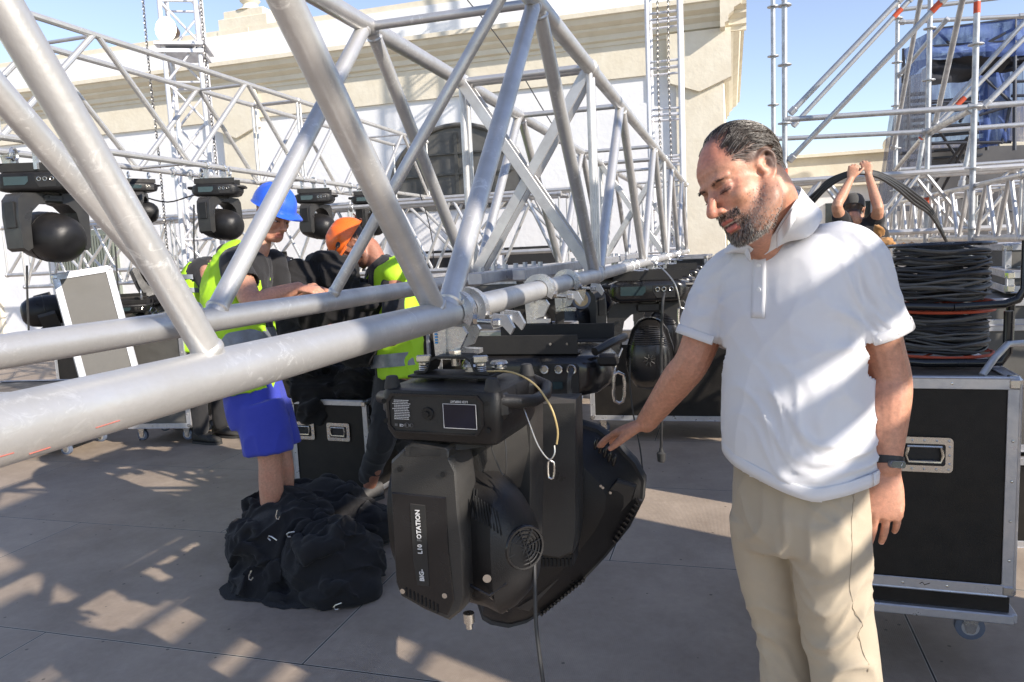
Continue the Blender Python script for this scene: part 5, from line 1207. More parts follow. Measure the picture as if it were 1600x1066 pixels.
def head_shapes(mb, H, fat=0.0, neck=None, voxel=.004):
    """H = 4x4 head frame: +Y forward, +Z up, -X the person's left"""
    addmesh(mb, skull(H, fat, neck, voxel)); R = H.to_3x3(); P = lambda x, y, z: H @ V((x, y, z))
    E = lambda c, r: ell(mb, P(*c), r, M=R)
    for s in (-1, 1):
        limb(mb, [(P(s * .014, .084, .017), .007), (P(s * .028, .083, .020), .0075), (P(s * .044, .071, .018), .006)], 4, 10); E((s * .0305, .0725, .0), (.0155, .0120, .0120))
        E((s * .0125, .101, -.041), (.0085, .010, .0075))
        pts = [((s * .068, .006, .008), .005), ((s * .074, -.004, .024), .0042), ((s * .082, -.020, .028), .0042), ((s * .084, -.030, .012), .0040), ((s * .079, -.026, -.010), .0040), ((s * .073, -.012, -.028), .0055), ((s * .069, -.002, -.031), .0058), ((s * .067, .004, -.022), .0045)]
        limb(mb, [(P(*p), r) for p, r in pts], 4, 10); E((s * .071, -.012, .0), (.005, .017, .026))
        limb(mb, [(P(s * .075, -.014, .018), .003), (P(s * .079, -.020, .004), .0034), (P(s * .074, -.014, -.012), .0036)], 4, 8)
        limb(mb, [(P(s * .069, .003, -.004), .0040), (P(s * .070, .001, -.010), .0036)], 3, 8)
    limb(mb, [(P(0, .082, .014), .009), (P(0, .093, -.006), .0085), (P(0, .107, -.024), .0098), (P(0, .114, -.036), .0118)], 5, 14); E((0, .104, -.043), (.014, .012, .007))
    limb(mb, [(P(-.025, .080, -.070), .0035), (P(-.012, .091, -.0665), .0050), (P(0, .0945, -.0655), .0054), (P(.012, .091, -.0665), .0050), (P(.025, .080, -.070), .0035)], 4, 10)
    limb(mb, [(P(-.022, .079, -.076), .004), (P(-.010, .088, -.0835), .0058), (P(0, .090, -.085), .0062), (P(.010, .088, -.0835), .0058), (P(.022, .079, -.076), .004)], 4, 10)
    for s in (-1, 1):
        limb(mb, [(P(s * .018, .0815, -.003), .0020), (P(s * .026, .0845, -.0055), .0023), (P(s * .035, .0835, -.0055), .0023), (P(s * .044, .077, -.002), .0018)], 4, 8)
        limb(mb, [(P(s * .019, .080, -.011), .0016), (P(s * .028, .0820, -.0145), .0020), (P(s * .037, .0810, -.0135), .0020), (P(s * .043, .076, -.007), .0016)], 4, 8)
def head_brushes(me, H, extra=()):
    Hi = H.inverted(); R = H.to_3x3(); br = [((s * .019, .092, .004), .012, (0, -.004, 0)) for s in (-1, 1)]
    br += [((s * .048, .070, -.008), .014, (0, -.003, 0)) for s in (-1, 1)]
    br += [((0, .10, -.0755), .0075, (0, -.012, 0)), ((-.014, .092, -.0755), .006, (0, -.008, 0)), ((.014, .092, -.0755), .006, (0, -.008, 0)), ((0, .088, -.096), .012, (0, -.004, 0))]
    br += [((s * .0125, .108, -.049), .0045, (0, 0, .004)) for s in (-1, 1)] + [((s * .079, -.010, .002), .007, (-s * .005, 0, 0)) for s in (-1, 1)] + [((s * .072, .030, .03), .025, (-s * .004, 0, 0)) for s in (-1, 1)]
    br += [((s * .030, .085, -.052), .010, (0, -.0025, 0)) for s in (-1, 1)] + list(extra)
    for v in me.vertices:
        p = Hi @ v.co
        if abs(p.x) > .11 or abs(p.y) > .14 or abs(p.z) > .15: continue
        d = V((0, 0, 0))
        for c, r, a in br:
            q = (p - V(c)).length
            if q < r * 2.2: d += V(a) * math.exp(-(q / r) ** 2)
        if p.y > .05 and p.z > .03:          # forehead creases
            d.y -= .0007 * max(0, sin(p.z * 520 + p.x * p.x * 400)) * sstep(.03, .045, p.z) * (1 - sstep(.075, .085, p.z))
        if d.length > 0: v.co = H @ (p + d)
def hand(mb, wr, d, n, t, s=1.0, curl=(.35, .45, .5, .55), thumb=(.6, .75, -.25), spread=.06, tc=.25, ph=1.15, flat=1.0):
    wr = V(wr); d = V(d).normalized(); n = V(n); n = (n - d * n.dot(d)).normalized(); t0 = V(t); t = (t0 - d * t0.dot(d) - n * t0.dot(n)).normalized()
    rings = []
    for a, hw, th in ((-.03, .025, .020), (0, .027, .0185), (.03, .036, .0165), (.06, .041, .0145), (.085, .041, .0125), (.097, .036, .009)):
        rings.append([wr + d * a * s + t * (hw * s * cos(q)) + n * (th * s * flat * sin(q)) for q in [2 * pi * k / 20 for k in range(20)]])
    mb.loft(rings); tips = []
    for k, (lat, fw, ln, r) in enumerate(((.031, .086, .070, .0088), (.0105, .091, .078, .0090), (-.0105, .087, .072, .0086), (-.030, .077, .057, .0078))):
        p = wr + d * fw * s + t * lat * s; ang = 0; pts = [(p - d * .02 * s, r * s * 1.05), (p + n * .002, r * s * 1.08)]; dirv = (d + t * spread * (1.5 - k)).normalized()
        for j, f in enumerate((.46, .30, .24)):
            ang += curl[k] * (1.0 if j < 2 else .7) * ph
            dd = dirv * cos(ang) - n * sin(ang); p = p + dd * ln * f * s; pts.append((p, r * s * (.97, .88, .78)[j])); 
            if j == 0: pts.insert(-1, ((pts[-2][0] + p) / 2, r * s * .93))
        limb(mb, pts, 3, 12); tips.append((p, dd, n * cos(ang) + dirv * sin(ang), r * s))
    b = wr + d * .022 * s + t * .020 * s - n * .004 * s; dv = (t * thumb[0] + d * thumb[1] + n * thumb[2]).normalized()
    p1 = b + dv * .038 * s; dv2 = (dv + d * tc - n * tc * .4).normalized(); p2 = p1 + dv2 * .030 * s; dv3 = (dv2 + d * tc * .6).normalized(); p3 = p2 + dv3 * .022 * s
    limb(mb, [(b, .0135 * s), (p1, .0115 * s), (p2, .0098 * s), (p3, .0078 * s)], 4, 12); tips.append((p3, dv3, (n + t * .6).normalized(), .0078 * s)); return tips
def folds(me, spots, base=0.0, fs=14.0, seed=0, gate=None):
    """cloth wrinkles: spots = [(centre, radius, amp, direction across folds, frequency)]"""
    ns = [v.normal.copy() for v in me.vertices]
    for v, n in zip(me.vertices, ns):
        p = v.co; d = 0
        for c, r, a, dr, fq in spots:
            q = (p - V(c)).length
            if q < r * 2:
                w_ = math.exp(-(q / r) ** 2); x = (p - V(c)).dot(V(dr)) * fq * .8 + 1.3 * noise.noise(p * 5 + V((seed, 0, 0)))
                s_ = sin(x * 2 * pi); d += a * w_ * ((1 - abs(s_)) ** 1.6 * .75 - .2)
        if base: 
            q = p + V((noise.noise(p * 4), noise.noise(p * 4 + V((7, 0, 0))), noise.noise(p * 4 + V((0, 7, 0))))) * .12
            m1 = 1 - abs(noise.noise(V((q.x * fs, q.y * fs, q.z * fs * .5 + seed)))) * 2; d += base * (m1 ** 3 if m1 > 0 else 0) + base * .4 * noise.noise(p * fs * .4)
        v.co = p + n * d
def del_faces(me, fn):
    bm = bmesh.new(); bm.from_mesh(me); fs = [f for f in bm.faces if fn(f.calc_center_median())]; bmesh.ops.delete(bm, geom=fs, context='FACES'); bm.to_mesh(me); bm.free()
def strands(name, m, parent, roots, wd, seg):
    """thin tapered hairs: roots = list of point lists"""
    mb = MB(); 
    for pts in roots:
        n = len(pts); mb.path(pts, [wd * (1 - .75 * i / (n - 1)) for i in range(n)], 3, cap=False)
    return mb.build(name, m, parent, ang=180)
from mathutils.bvhtree import BVHTree
def tree_of(me): return BVHTree.FromPolygons([v.co.copy() for v in me.vertices], [tuple(p.vertices) for p in me.polygons])

# ------------------------------------------------------------------ the man in the white polo shirt
man = thing('person', (.14, 1.75, 0), 'bald-fronted bearded man in white polo shirt and beige trousers, hand on the black light', 'person')
def rotm(a):
    cx, sx, cy, sy, cz, sz = cos(a[0]), sin(a[0]), cos(a[1]), sin(a[1]), cos(a[2]), sin(a[2])
    return Matrix(((cz, -sz, 0), (sz, cz, 0), (0, 0, 1))) @ Matrix(((1, 0, 0), (0, cx, -sx), (0, sx, cx))) @ Matrix(((cy, 0, sy), (0, 1, 0), (-sy, 0, cy)))
HM = rotm((-.33, .34, 2.33)).to_4x4(); HM = HM @ Matrix.Scale(.935, 4); HM.translation = V((.0247, 1.6389, 1.6184)) + HM.to_3x3() @ V((0, .0075, -.0015)) + V((.002, 0, .004))
LFT = V((.835, -.55, 0)).normalized(); FW = V((-LFT.y * -1 * -1, 0, 0)); FW = LFT.cross(V((0, 0, 1))).normalized()   # chest direction
D_ = lambda x, y, D: at(x, y, D=D)
def C_(y, dx=0, D=1.69): return at(1245 + dx, y, D=D)
Ls, Le, Lw = D_(1342, 408, 1.60), D_(1389, 590, 1.62), D_(1387, 728, 1.60)
Rs, Re, Rw = D_(1132, 432, 1.80), D_(1083, 562, 1.82), D_(1010, 660, 1.965)
mb = MB(); nb = HM @ V((0, -.040, -.02))
head_shapes(mb, HM, .006, [[(nb, .056), (HM @ V((0, -.046, -.070)), .053), (D_(1207, 340, 1.69), .055), (D_(1228, 385, 1.70), .066)], [(HM @ V((0, .01, -.080)), .040), (D_(1193, 370, 1.64), .046), (D_(1215, 405, 1.66), .058)]])
torso(mb, [(C_(380, -4), .095, .066), (C_(408, -6), .135, .088), (C_(450, -5), .148, .106), (C_(540, -3), .143, .114), (C_(640), .143, .122), (C_(740, 3), .140, .118), (C_(800, 5), .13, .11)], LFT)
limb(mb, [(Ls, .052), (Ls.lerp(Le, .35), .050), (Ls.lerp(Le, .75), .0465), (Le, .0455), (Le.lerp(Lw, .25), .0460), (Le.lerp(Lw, .6), .0375), (Le.lerp(Lw, .92), .0285), (Lw, .0275)])
limb(mb, [(Rs, .052), (Rs.lerp(Re, .5), .048), (Re, .0425), (Re.lerp(Rw, .3), .0425), (Re.lerp(Rw, .65), .035), (Rw, .0275)])
for s, kx in ((-1, 1195), (1, 1300)):
    pass
# left hand (hangs, back of the hand to the camera, thumb on the picture's left)
tl = hand(mb, Lw + V((-.0015, 0, -.012)), D_(1373, 840, 1.585) - Lw, (-.05, -1, .10), (-1, -.15, 0), 1.04, curl=(.26, .24, .30, .36), thumb=(.42, .95, .05), spread=.05, tc=.15, flat=1.0)
# right hand laid over the rim of the shell: fingers reach over, thumb in front
hd_ = (D_(955, 676, 2.06) - Rw)
tr_ = hand(mb, Rw + V((-.004, 0, -.004)), hd_, (-.05, -.10, 1), (-.20, -1.0, -.25), .98, curl=(.14, .16, .20, .24), thumb=(.40, .85, -.30), spread=.06, tc=.12)
me = vox(mb, .0030, 2, .5); head_brushes(me, HM, [((0, .04, .10), .05, (0, -.004, -.004)), ((.05, .03, .085), .03, (-.004, -.003, -.003)), ((-.05, .03, .085), .03, (.004, -.003, -.003))])
HI = HM.inverted()
SK = (.53, .262, .165)
def beard_amt(p):
    """0..1 where p (head local) lies in the beard"""
    if p.z > -.02: return 0
    side = sstep(.038, .066, abs(p.x)) ; top = -.040 - .03 * (1 - side) ; a = sstep(top + .012, top - .012, p.z) if p.y < .10 else 0
    if abs(p.x) > .05 and p.y < .035: a = max(a, sstep(-.015, -.04, p.z) * .55)
    a *= 1 - sstep(.02, -.02, p.y) if False else 1
    mo = 1 if (-.066 < p.z < -.048 and abs(p.x) < .034 and p.y > .06) else 0
    a = max(a, mo)
    if abs(p.x) < .019 and -.093 < p.z < -.0635 and p.y > .07: a = 0            # lips
    if p.z < -.125 or p.y < -.03: a *= .0
    if p.z < -.10 and p.y < .03: a *= .35
    return a
def hair_amt(p):
    """0..1 where p lies in the hair zone"""
    az = abs(p.x)
    front = .030 if az > .045 else .050 - .25 * (az / .045) * .02
    a = sstep(.062, .038, p.y) if az > .04 else sstep(.052, .030, p.y)
    low = -.035 + .9 * (p.y + .04) if p.y > -.04 else -.075 + .5 * (p.y + .09)
    if az > .055: low = max(low, .018) if p.y > -.012 else low
    if p.y > .035: low = .036
    a *= sstep(low - .006, low + .008, p.z)
    if p.y > .0 and az < .05 and p.z > .08: a *= .75
    return a
def pcol(co, n):
    p = HI @ co; c = SK; nz = noise.noise(co * 22) * .5 + noise.noise(co * 55) * .3
    c = lerp3(c, (.56, .25, .17), .25 + .5 * nz)
    if abs(p.x) < .11 and abs(p.y) < .13 and -.15 < p.z < .15:
        c = lerp3(c, (.52, .19, .13), .6 * math.exp(-((p.x * p.x + (p.y - .11) ** 2 + (p.z + .035) ** 2) / .0006)))
        c = lerp3(c, (.52, .18, .12), .5 * sstep(.03, .07, p.z) * sstep(.0, .05, p.y))
        if abs(p.x) < .021 and p.y > .072 and (-.0715 < p.z < -.0625 or -.0915 < p.z < -.079): c = lerp3(c, (.50, .14, .12), .85)
        if abs(p.x) < .020 and p.y > .05 and -.079 < p.z < -.0715: c = (.07, .02, .02) if p.z < -.0745 else (.55, .48, .40)
        b = beard_amt(p); c = lerp3(c, (.16, .12, .10), b * (.65 if abs(p.x) < .042 else .38))
        h = hair_amt(p); c = lerp3(c, (.055, .04, .033), h * .85)
        for s in (-1, 1):
            e = (p - V((s * .031, .084, -.0075))); 
            if abs(e.x) < .0125 and abs(e.z) < .0042 and p.y > .06: c = (.16, .11, .09) if abs(e.x) > .0045 else (.03, .018, .015)
            if abs(e.x) < .014 and .0005 < e.z < .0035 and p.y > .06: c = (.06, .035, .03)
        if p.y > .06 and .006 < p.z < .019 and abs(abs(p.x) - .031) < .021: c = lerp3(c, (.16, .09, .06), .5)
        if p.y > .05 and -.016 < p.z < .004 and abs(abs(p.x) - .03) < .022: c = lerp3(c, (.30, .12, .09), .45)
    if abs(p.z) > .13 or True:
        for (q, dd, nn, r) in tl + tr_:
            e = co - q
            if e.length < r * 1.5 and n.dot(nn) > .45 and e.dot(dd) > -r * .4: c = lerp3(c, (.62, .38, .33), .8)
    return c
paint(me, pcol); bodymesh = me
finish(me, 'body', SKIN, man); btree = tree_of(me)
off = V(man['_o'])
# hair: slicked back
def in_ear(p): return abs(p.x) > .058 and -.040 < p.y < .016 and -.05 < p.z < .036
rnd = random.Random(11); hairs = []; greys = []
def surf(p, lift=0.0):
    q = btree.find_nearest(p - off)
    return q[0] + off + q[1] * lift, q[1]
tries = 0
while len(hairs) + len(greys) < 3300 and tries < 30000:
    tries += 1
    a = rnd.uniform(0, 2 * pi); z = rnd.uniform(-.5, 1); r = sqrt(1 - z * z); d = V((r * cos(a), r * sin(a), z)); p0 = V((0, -.012, .04)) + V((d.x * .08, d.y * .11, d.z * .09))
    h = hair_amt(p0)
    if rnd.random() > h or in_ear(p0): continue
    if p0.y > .01 and abs(p0.x) < .052 and p0.z > .06 and rnd.random() > .42: continue   # thinner on top at the front
    w0, n0 = surf(HM @ p0, .001); pts = [w0]; lp = HI @ w0; L_ = rnd.uniform(.030, .060) if lp.z > .03 else rnd.uniform(.014, .035); stp = L_ / 7; ph = rnd.uniform(-.16, .16)
    for k in range(7):
        lp = HI @ pts[-1]; n_l = HI.to_3x3() @ n0; fl = V((ph + .10 * sin(lp.z * 90 + lp.y * 60), -1.0, .25 if lp.y > .0 and lp.z > .05 else -.35 - 1.2 * max(0, -lp.y - .02) * 8))
        fl = (fl - n_l * fl.dot(n_l)).normalized(); w1, n0 = surf(pts[-1] + HM.to_3x3() @ (fl * stp), .0015 + .0035 * sin(pi * (k + 1) / 8) + .0012 * rnd.random())
        if in_ear(HI @ w1): break
        pts.append(w1)
    if len(pts) < 3: continue
    (greys if rnd.random() < (.09 if lp.z > .05 else .42) else hairs).append(pts)
HAIRM = mat('dark hair', (.018, .012, .009), .33, 0, (.035, .024, .018), 40, .5, spec=.6); GREYM = mat('grey hair', (.34, .32, .30), .4, 0, (.22, .2, .19), 40, .5)
hair = strands('hair', HAIRM, man, hairs, .00062, 7); strands('hair', GREYM, man, greys, .00055, 7)
# beard
dk = []; gr = []; tries = 0
while len(dk) + len(gr) < 3600 and tries < 60000:
    tries += 1; p0 = V((rnd.uniform(-.075, .075), rnd.uniform(-.01, .11), rnd.uniform(-.13, -.015)))
    q = btree.find_nearest((HM @ p0) - off); lp = HI @ (q[0] + off)
    if (q[0] + off - HM @ p0).length > .02 or rnd.random() > beard_amt(lp): continue
    w0 = q[0] + off; n_ = q[1]; nl = HI.to_3x3() @ n_; L_ = rnd.uniform(.004, .0075) * (1.15 if lp.z < -.09 else .75); L_ *= .45 if abs(lp.x) > .04 else 1
    if abs(lp.x) > .042 and rnd.random() < .45: continue
    dl = (nl * .65 + V((rnd.uniform(-.3, .3), rnd.uniform(-.1, .4), -1.0))).normalized(); dw = HM.to_3x3() @ dl
    pts = [w0, w0 + dw * L_ * .55, w0 + dw * L_ + HM.to_3x3() @ V((0, 0, -.001))]
    g = .55 if lp.z < -.085 else .25
    if abs(lp.x) > .042: g = .75
    if lp.z > -.07 and abs(lp.x) < .035: g = .08
    (gr if rnd.random() < g else dk).append(pts)
strands('beard', HAIRM, man, dk, .0005, 3); strands('beard', mat('grey beard hair', (.42, .39, .36), .5, 0, (.3, .28, .26), 40, .5), man, gr, .00048, 3)
# brows and lashes
br_ = []
for s in (-1, 1):
    for k in range(70):
        t = rnd.random(); x = s * (.012 + .038 * t); z = .0125 + .005 * sin(pi * min(t * 1.2, 1)) + rnd.uniform(-.0028, .0028); q = btree.find_nearest((HM @ V((x, .088, z))) - off); w0 = q[0] + off; dl = V((s * 1.0, .15, .35 - .8 * t)).normalized() + (HI.to_3x3() @ q[1]) * .25
        br_.append([w0, w0 + HM.to_3x3() @ dl * .003, w0 + HM.to_3x3() @ dl * .0055])
    for k in range(26):
        t = k / 25; q = HM @ V((s * (.019 + .025 * t), .0868 - .012 * t * t, -.0085)); br_.append([q, q + HM.to_3x3() @ V((s * .001, .003, -.0015)), q + HM.to_3x3() @ V((s * .002, .005, -.001))])
strands('eyebrows', HAIRM, man, br_, .0004, 3)
# ---- polo shirt
POLO = fabric('white pique cotton', (.74, .74, .755), (.69, .69, .71), weave=1400, bump=.35)
mb = MB()
torso(mb, [(C_(374, -4), .105, .075), (C_(396, -6), .148, .098), (C_(430, -6), .168, .118), (C_(480, -5), .164, .130), (C_(540, -3), .160, .136), (C_(610, -1), .160, .148), (C_(670, 0), .161, .152), (C_(720, 3), .160, .149), (C_(790, 8, 1.69), .158, .145)], LFT, n=40)
limb(mb, [(C_(392, 20, 1.67), .055), (D_(1318, 388, 1.62), .056), (Ls + V((.002, 0, -.004)), .061), (Ls.lerp(Le, .30), .064), (Ls.lerp(Le, .62) , .069)])
limb(mb, [(C_(398, -30, 1.72), .055), (Rs + V((.02, -.01, .006)), .064), (Rs.lerp(Re, .3), .064), (Rs.lerp(Re, .66), .062)])
me = vox(mb, .0055, 6, .5)
# trim the sleeve ends flat and open the collar V
dl_ = (Le - Ls).normalized(); dr_ = (Re - Rs).normalized(); cutL = Ls.lerp(Le, .63); cutR = Rs.lerp(Re, .74)
sd_ = LFT
def shirt_cut(c):
    if (c - cutL).dot(dl_ + V((.12, 0, -.05))) > 0 and (c - cutL).length < .10 and ((c - Ls) - dl_ * (c - Ls).dot(dl_)).length < .0745: return True
    if (c - cutR).dot(dr_) > 0 and (c - cutR).length < .12 and (c - C_(c.z * 0 + 500)).dot(-LFT) > .10: return True
    hx = (c - hemp).dot(LFT)
    if c.z < hemp.z + (.27 * -hx if hx < 0 else .34 * hx): return True
    e = c - vb; x = e.dot(LFT); z = e.z
    if e.dot(FW) > -.06 and z > 0 and abs(x - .10 * z) < z * .50 + .001: return True
    return (c - ncut).dot(V((.10, .22, 1)).normalized()) > 0 and (c - ncut).length < .16
hemp = D_(1288, 778, 1.56)
_t0 = tree_of(me)
def hit(px, py, lift=0.0, tr=None, o=V((0, 0, 0))):
    d = (at(px, py, D=1) - CAMLOC).normalized(); h = (tr or _t0).ray_cast(CAMLOC - o, d); return (h[0] + o + h[1] * lift) if h[0] is not None else at(px, py, D=1.66)
vb = hit(1187, 396); ncut = D_(1232, 340, 1.70)
# body settles: hem
hemc = C_(764, 6)
spots = [(D_(1330, 470, 1.58), .10, .010, (.6, 0, .8), 16), (D_(1140, 500, 1.75), .10, .009, (.5, 0, -.85), 17), (D_(1345, 560, 1.58), .12, .012, (.35, 0, .94), 13), (D_(1200, 640, 1.55), .16, .006, (.75, 0, .65), 9), (D_(1300, 660, 1.55), .16, .008, (-.45, 0, .9), 10),
         (D_(1170, 720, 1.6), .12, .007, (.6, 0, .8), 13), (D_(1340, 700, 1.58), .12, .012, (-.2, 0, 1), 12), (D_(1235, 480, 1.55), .14, .004, (.9, 0, .3), 10), (D_(1375, 440, 1.56), .08, .007, (.4, 0, .9), 16), (D_(1110, 470, 1.75), .07, .006, (.3, 0, 1), 16)]
folds(me, [(c, r, a * 1.0, d, f * .8) for c, r, a, d, f in spots], .0034, 6, 3); del_faces(me, shirt_cut)
ws = me
shirt = finish(me, 'polo_shirt', POLO, man); sol = shirt.modifiers.new('t', 'SOLIDIFY'); sol.thickness = .0022; sol.offset = -1
# sleeve hem bands
stree = tree_of(me)
def ssurf(p, lift): q = stree.find_nearest(V(p) - off); return q[0] + off + q[1] * lift
def strip(name, rows, m, parent, th=.0025, sub=0):
    n = len(rows[0]); mb = MB(); vs = [q for r in rows for q in r]; fs = [(i * n + j, i * n + j + 1, (i + 1) * n + j + 1, (i + 1) * n + j) for i in range(len(rows) - 1) for j in range(n - 1)]
    mb.add(vs, fs); o = mb.build(name, m, parent, ang=70); md = o.modifiers.new('t', 'SOLIDIFY'); md.thickness = th; md.offset = 0
    if sub: o.modifiers.new('s', 'SUBSURF').render_levels = sub; 
    return o
def hem_band(name, cen, ax, r0, back, fwd, u0):
    """stitched hem folded round the sleeve end"""
    ax = ax.normalized(); u = (u0 - ax * u0.dot(ax)).normalized(); v = ax.cross(u); ring = []
    for k in range(48):
        a = 2 * pi * k / 48; d = u * cos(a) + v * sin(a); q, n = stree.ray_cast(cen + ax * back + d * r0 * 2.2 - off, -d)[:2]
        ring.append((q + off) if q is not None else cen + ax * back + d * r0)
    for _ in range(3): ring = [(ring[k - 1] + ring[k] * 2 + ring[(k + 1) % 48]) / 4 for k in range(48)]
    c_b = sum(ring, V((0, 0, 0))) / 48; rows = []
    for t, l in ((0, .0005), (0.1, .0022), (.55, .0026), (1, .0024)): rows.append([p + ax * (fwd - back) * t + (p - c_b).normalized() * l for p in ring] )
    for r in rows: r.append(r[0])
    return strip(name, rows, POLO, man, .0025)
# collar: folded flap strip around the neck, with two points
#  stand line: from the front right (picture left) round the back of the neck to the front left
_h = lambda x, y, l=.006: hit(x, y, l)
_b = lambda x, y, l=.006: hit(x, y, l, btree, off)
ctl = [(_h(1184, 396, .006), _h(1178, 400, .008), 0), (D_(1174, 392, 1.60), _h(1156, 398, .012), 0), (D_(1160, 372, 1.66), D_(1132, 396, 1.70), 0), (D_(1176, 345, 1.75), D_(1140, 382, 1.80), 0), (D_(1210, 320, 1.79), D_(1190, 350, 1.85), 0), (D_(1238, 297, 1.76), D_(1260, 324, 1.80), 0),
       (D_(1251, 299, 1.70), D_(1280, 326, 1.72), 0), (_b(1236, 318, .010), _h(1286, 352, .012), 0), (_b(1219, 344, .009), _h(1264, 378, .014), 0), (_b(1205, 366, .008), _h(1232, 384, .013), 0), (_h(1191, 394, .006), _h(1198, 402, .009), 0)]
st_ = csm([(a, 0) for a, b, _ in ctl], 5); fl_ = csm([(b, 0) for a, b, _ in ctl], 5)
# pointed tips
rows = []
N = len(st_)
for f in (0, .3, .6, .85, 1):
    row = []
    for i in range(N):
        a, b = st_[i][0], fl_[i][0]; up = V((0, 0, .010)) * (1 - f) * sin(pi * min(1, f * 2 + .3)); p = a.lerp(b, f) + up
        row.append(p)
    rows.append(row)
under = [[a[0] - V((0, 0, .026)) + (C_(400) - a[0]) * .0 for a in st_], [a[0] for a in st_]]
strip('collar', rows, POLO, man, .003, 1); strip('collar_stand', [[a[0].lerp(D_(1225, 372, 1.68), .06) - V((0, 0, .034)) for a in st_[6:-6]], [a[0] for a in st_[6:-6]]], POLO, man, .003, 1)
hem_band('sleeve_hem', cutL, dl_ + V((.12, 0, -.05)), .062, -.016, .007, V((1, 0, 0)))
hem_band('sleeve_hem', cutR, dr_, .058, -.014, .007, V((1, 0, 0)))
ring = []; rows = []
for k in range(72):
    a = 2 * pi * k / 72; d = LFT * cos(a) + FW * sin(a); hx = d.x * 0; p = C_(770, 6)
    xx = .155 * cos(a) - (hemp - p).dot(LFT); zc = hemp.z + (.27 * -xx if xx < 0 else .34 * xx)
    q = stree.ray_cast(V((p.x, p.y, zc + .012)) + d * .4 - off, -d)[0]; ring.append((q + off) if q is not None else V((p.x, p.y, zc + .012)) + d * .15)
for _ in range(2): ring = [(ring[k - 1] + ring[k] * 2 + ring[(k + 1) % 72]) / 4 for k in range(72)]
cb = sum(ring, V((0, 0, 0))) / 72
for t, l in ((.014, -.0010), (.012, .0008), (0, .0014), (-.013, .0012)): rows.append([q + V((0, 0, t)) + (q - cb).normalized() * l for q in ring])
for r in rows: r.append(r[0])
strip('shirt_hem', rows, POLO, man, .0025)
# placket with buttons
pk = []
for k in range(10):
    q = hit(1187.5 - k * .3, 398 + k * 11, .0, stree, off); row = []
    for x in (-.016, -.008, 0, .008, .016): row.append(ssurf(q + LFT * x, .0022))
    pk.append(row)
pl_ = strip('placket', pk, POLO, man, .002)
for t in (.18, .55):
    q = hit(1187, 398 + t * 100, .0035, stree, off); m2 = MB(); m2.disc(q - FW * 0, FW, .0048, .0016, 14); m2.build('button', mat('pearl button', (.75, .75, .76), .3), pl_)
# ---- fitness band
BAND = mat('black silicone band', (.02, .02, .021), .5)
ax_ = (Lw - Le).normalized(); bc = Le.lerp(Lw, .94); F_ = frame(bc, V((1, -.15, 0)), V((.15, 1, 0))); 
wb = thing('fitness_band', bc, 'black fitness band with small oval screen on the wrist of the man in white', 'wristband')
u_ = ax_.cross(V((0, -1, 0))).normalized(); v_ = ax_.cross(u_).normalized(); rr = []
for h, r in ((-.0085, .0302), (-.0075, .0318), (.0075, .0318), (.0085, .0302), (.0085, .029), (-.0085, .029)): rr.append([bc + ax_ * (h + .004 * sin(a)) + u_ * r * 1.0 * cos(a) + v_ * r * .93 * sin(a) for a in [2 * pi * k / 40 for k in range(40)]])
mb = MB(); rr.append(rr[0]); mb.loft(rr, cap=False); mb.build('strap', BAND, wb)
sn = V((.42, -.9, .0)).normalized(); sx_ = ax_.cross(sn).normalized(); sc0 = bc + sn * .0315; Fm = frame(sc0, sx_, ax_)
mb = MB(); mb.loft([[Fm @ V((x, y, z)) for x, y in rrect(.037 * k, .0155 * k, .0077)] for z, k in ((-.006, 1.0), (.002, 1.0), (.0035, .9))]) if Fm.to_3x3().col[2].dot(sn) > 0 else mb.loft([[Fm @ V((x, y, -z)) for x, y in rrect(.037 * k, .0155 * k, .0077)] for z, k in ((-.006, 1.0), (.002, 1.0), (.0035, .9))])
cs = mb.build('case', mat('grey bezel', (.18, .18, .19), .35, .5), wb)
sg = 1 if Fm.to_3x3().col[2].dot(sn) > 0 else -1
mb = MB(); mb.loft([[Fm @ V((x, y, sg * z)) for x, y in rrect(.033, .0122, .006)] for z in (.0034, .0043)]); mb.build('screen', SCR, cs)
mb = MB(); mb.tube(Fm @ V((-.008, -.003, sg * .0048)), Fm @ V((-.005, .003, sg * .0048)), .0006, 6); mb.tube(Fm @ V((-.005, .003, sg * .0048)), Fm @ V((-.007, .001, sg * .0048)), .0006, 6); mb.build('screen_mark', INK, cs)
# ---- trousers
CHINO = fabric('beige chino cotton', (.47, .40, .30), (.42, .355, .265), weave=1800, bump=.3)
HL = LFT * 1
mb = MB()
torso(mb, [(C_(700, 3), .138, .114), (C_(735, 3), .143, .119), (C_(775, 4), .147, .124), (C_(815, 5), .149, .126), (C_(850, 8), .142, .118)], LFT, n=36)
pel = C_(815, 5)
Rk_, Lk_ = D_(1200, 930, 1.80), D_(1312, 935, 1.66)
def leg(pts): 
    s = csm([(V(p), a, b) for p, a, b in pts], 5); rings = []
    for c, a, b in s: rings.append([c + LFT * a * cos(q) + FW * b * sin(q) for q in [2 * pi * k / 30 for k in range(30)]])
    mb.loft(rings)
gz = lambda p, z: V((p.x, p.y, z))
leg([(D_(1200, 800, 1.74), .078, .108), (D_(1202, 850, 1.75), .076, .098), (D_(1212, 930, 1.76), .066, .084), (D_(1230, 1000, 1.78), .062, .078), (D_(1236, 1066, 1.78), .066, .078), (D_(1238, 1180, 1.79), .066, .074), (gz(D_(1236, 1300, 1.80), .10), .074, .085), (gz(D_(1238, 1330, 1.80), .035), .080, .095)])
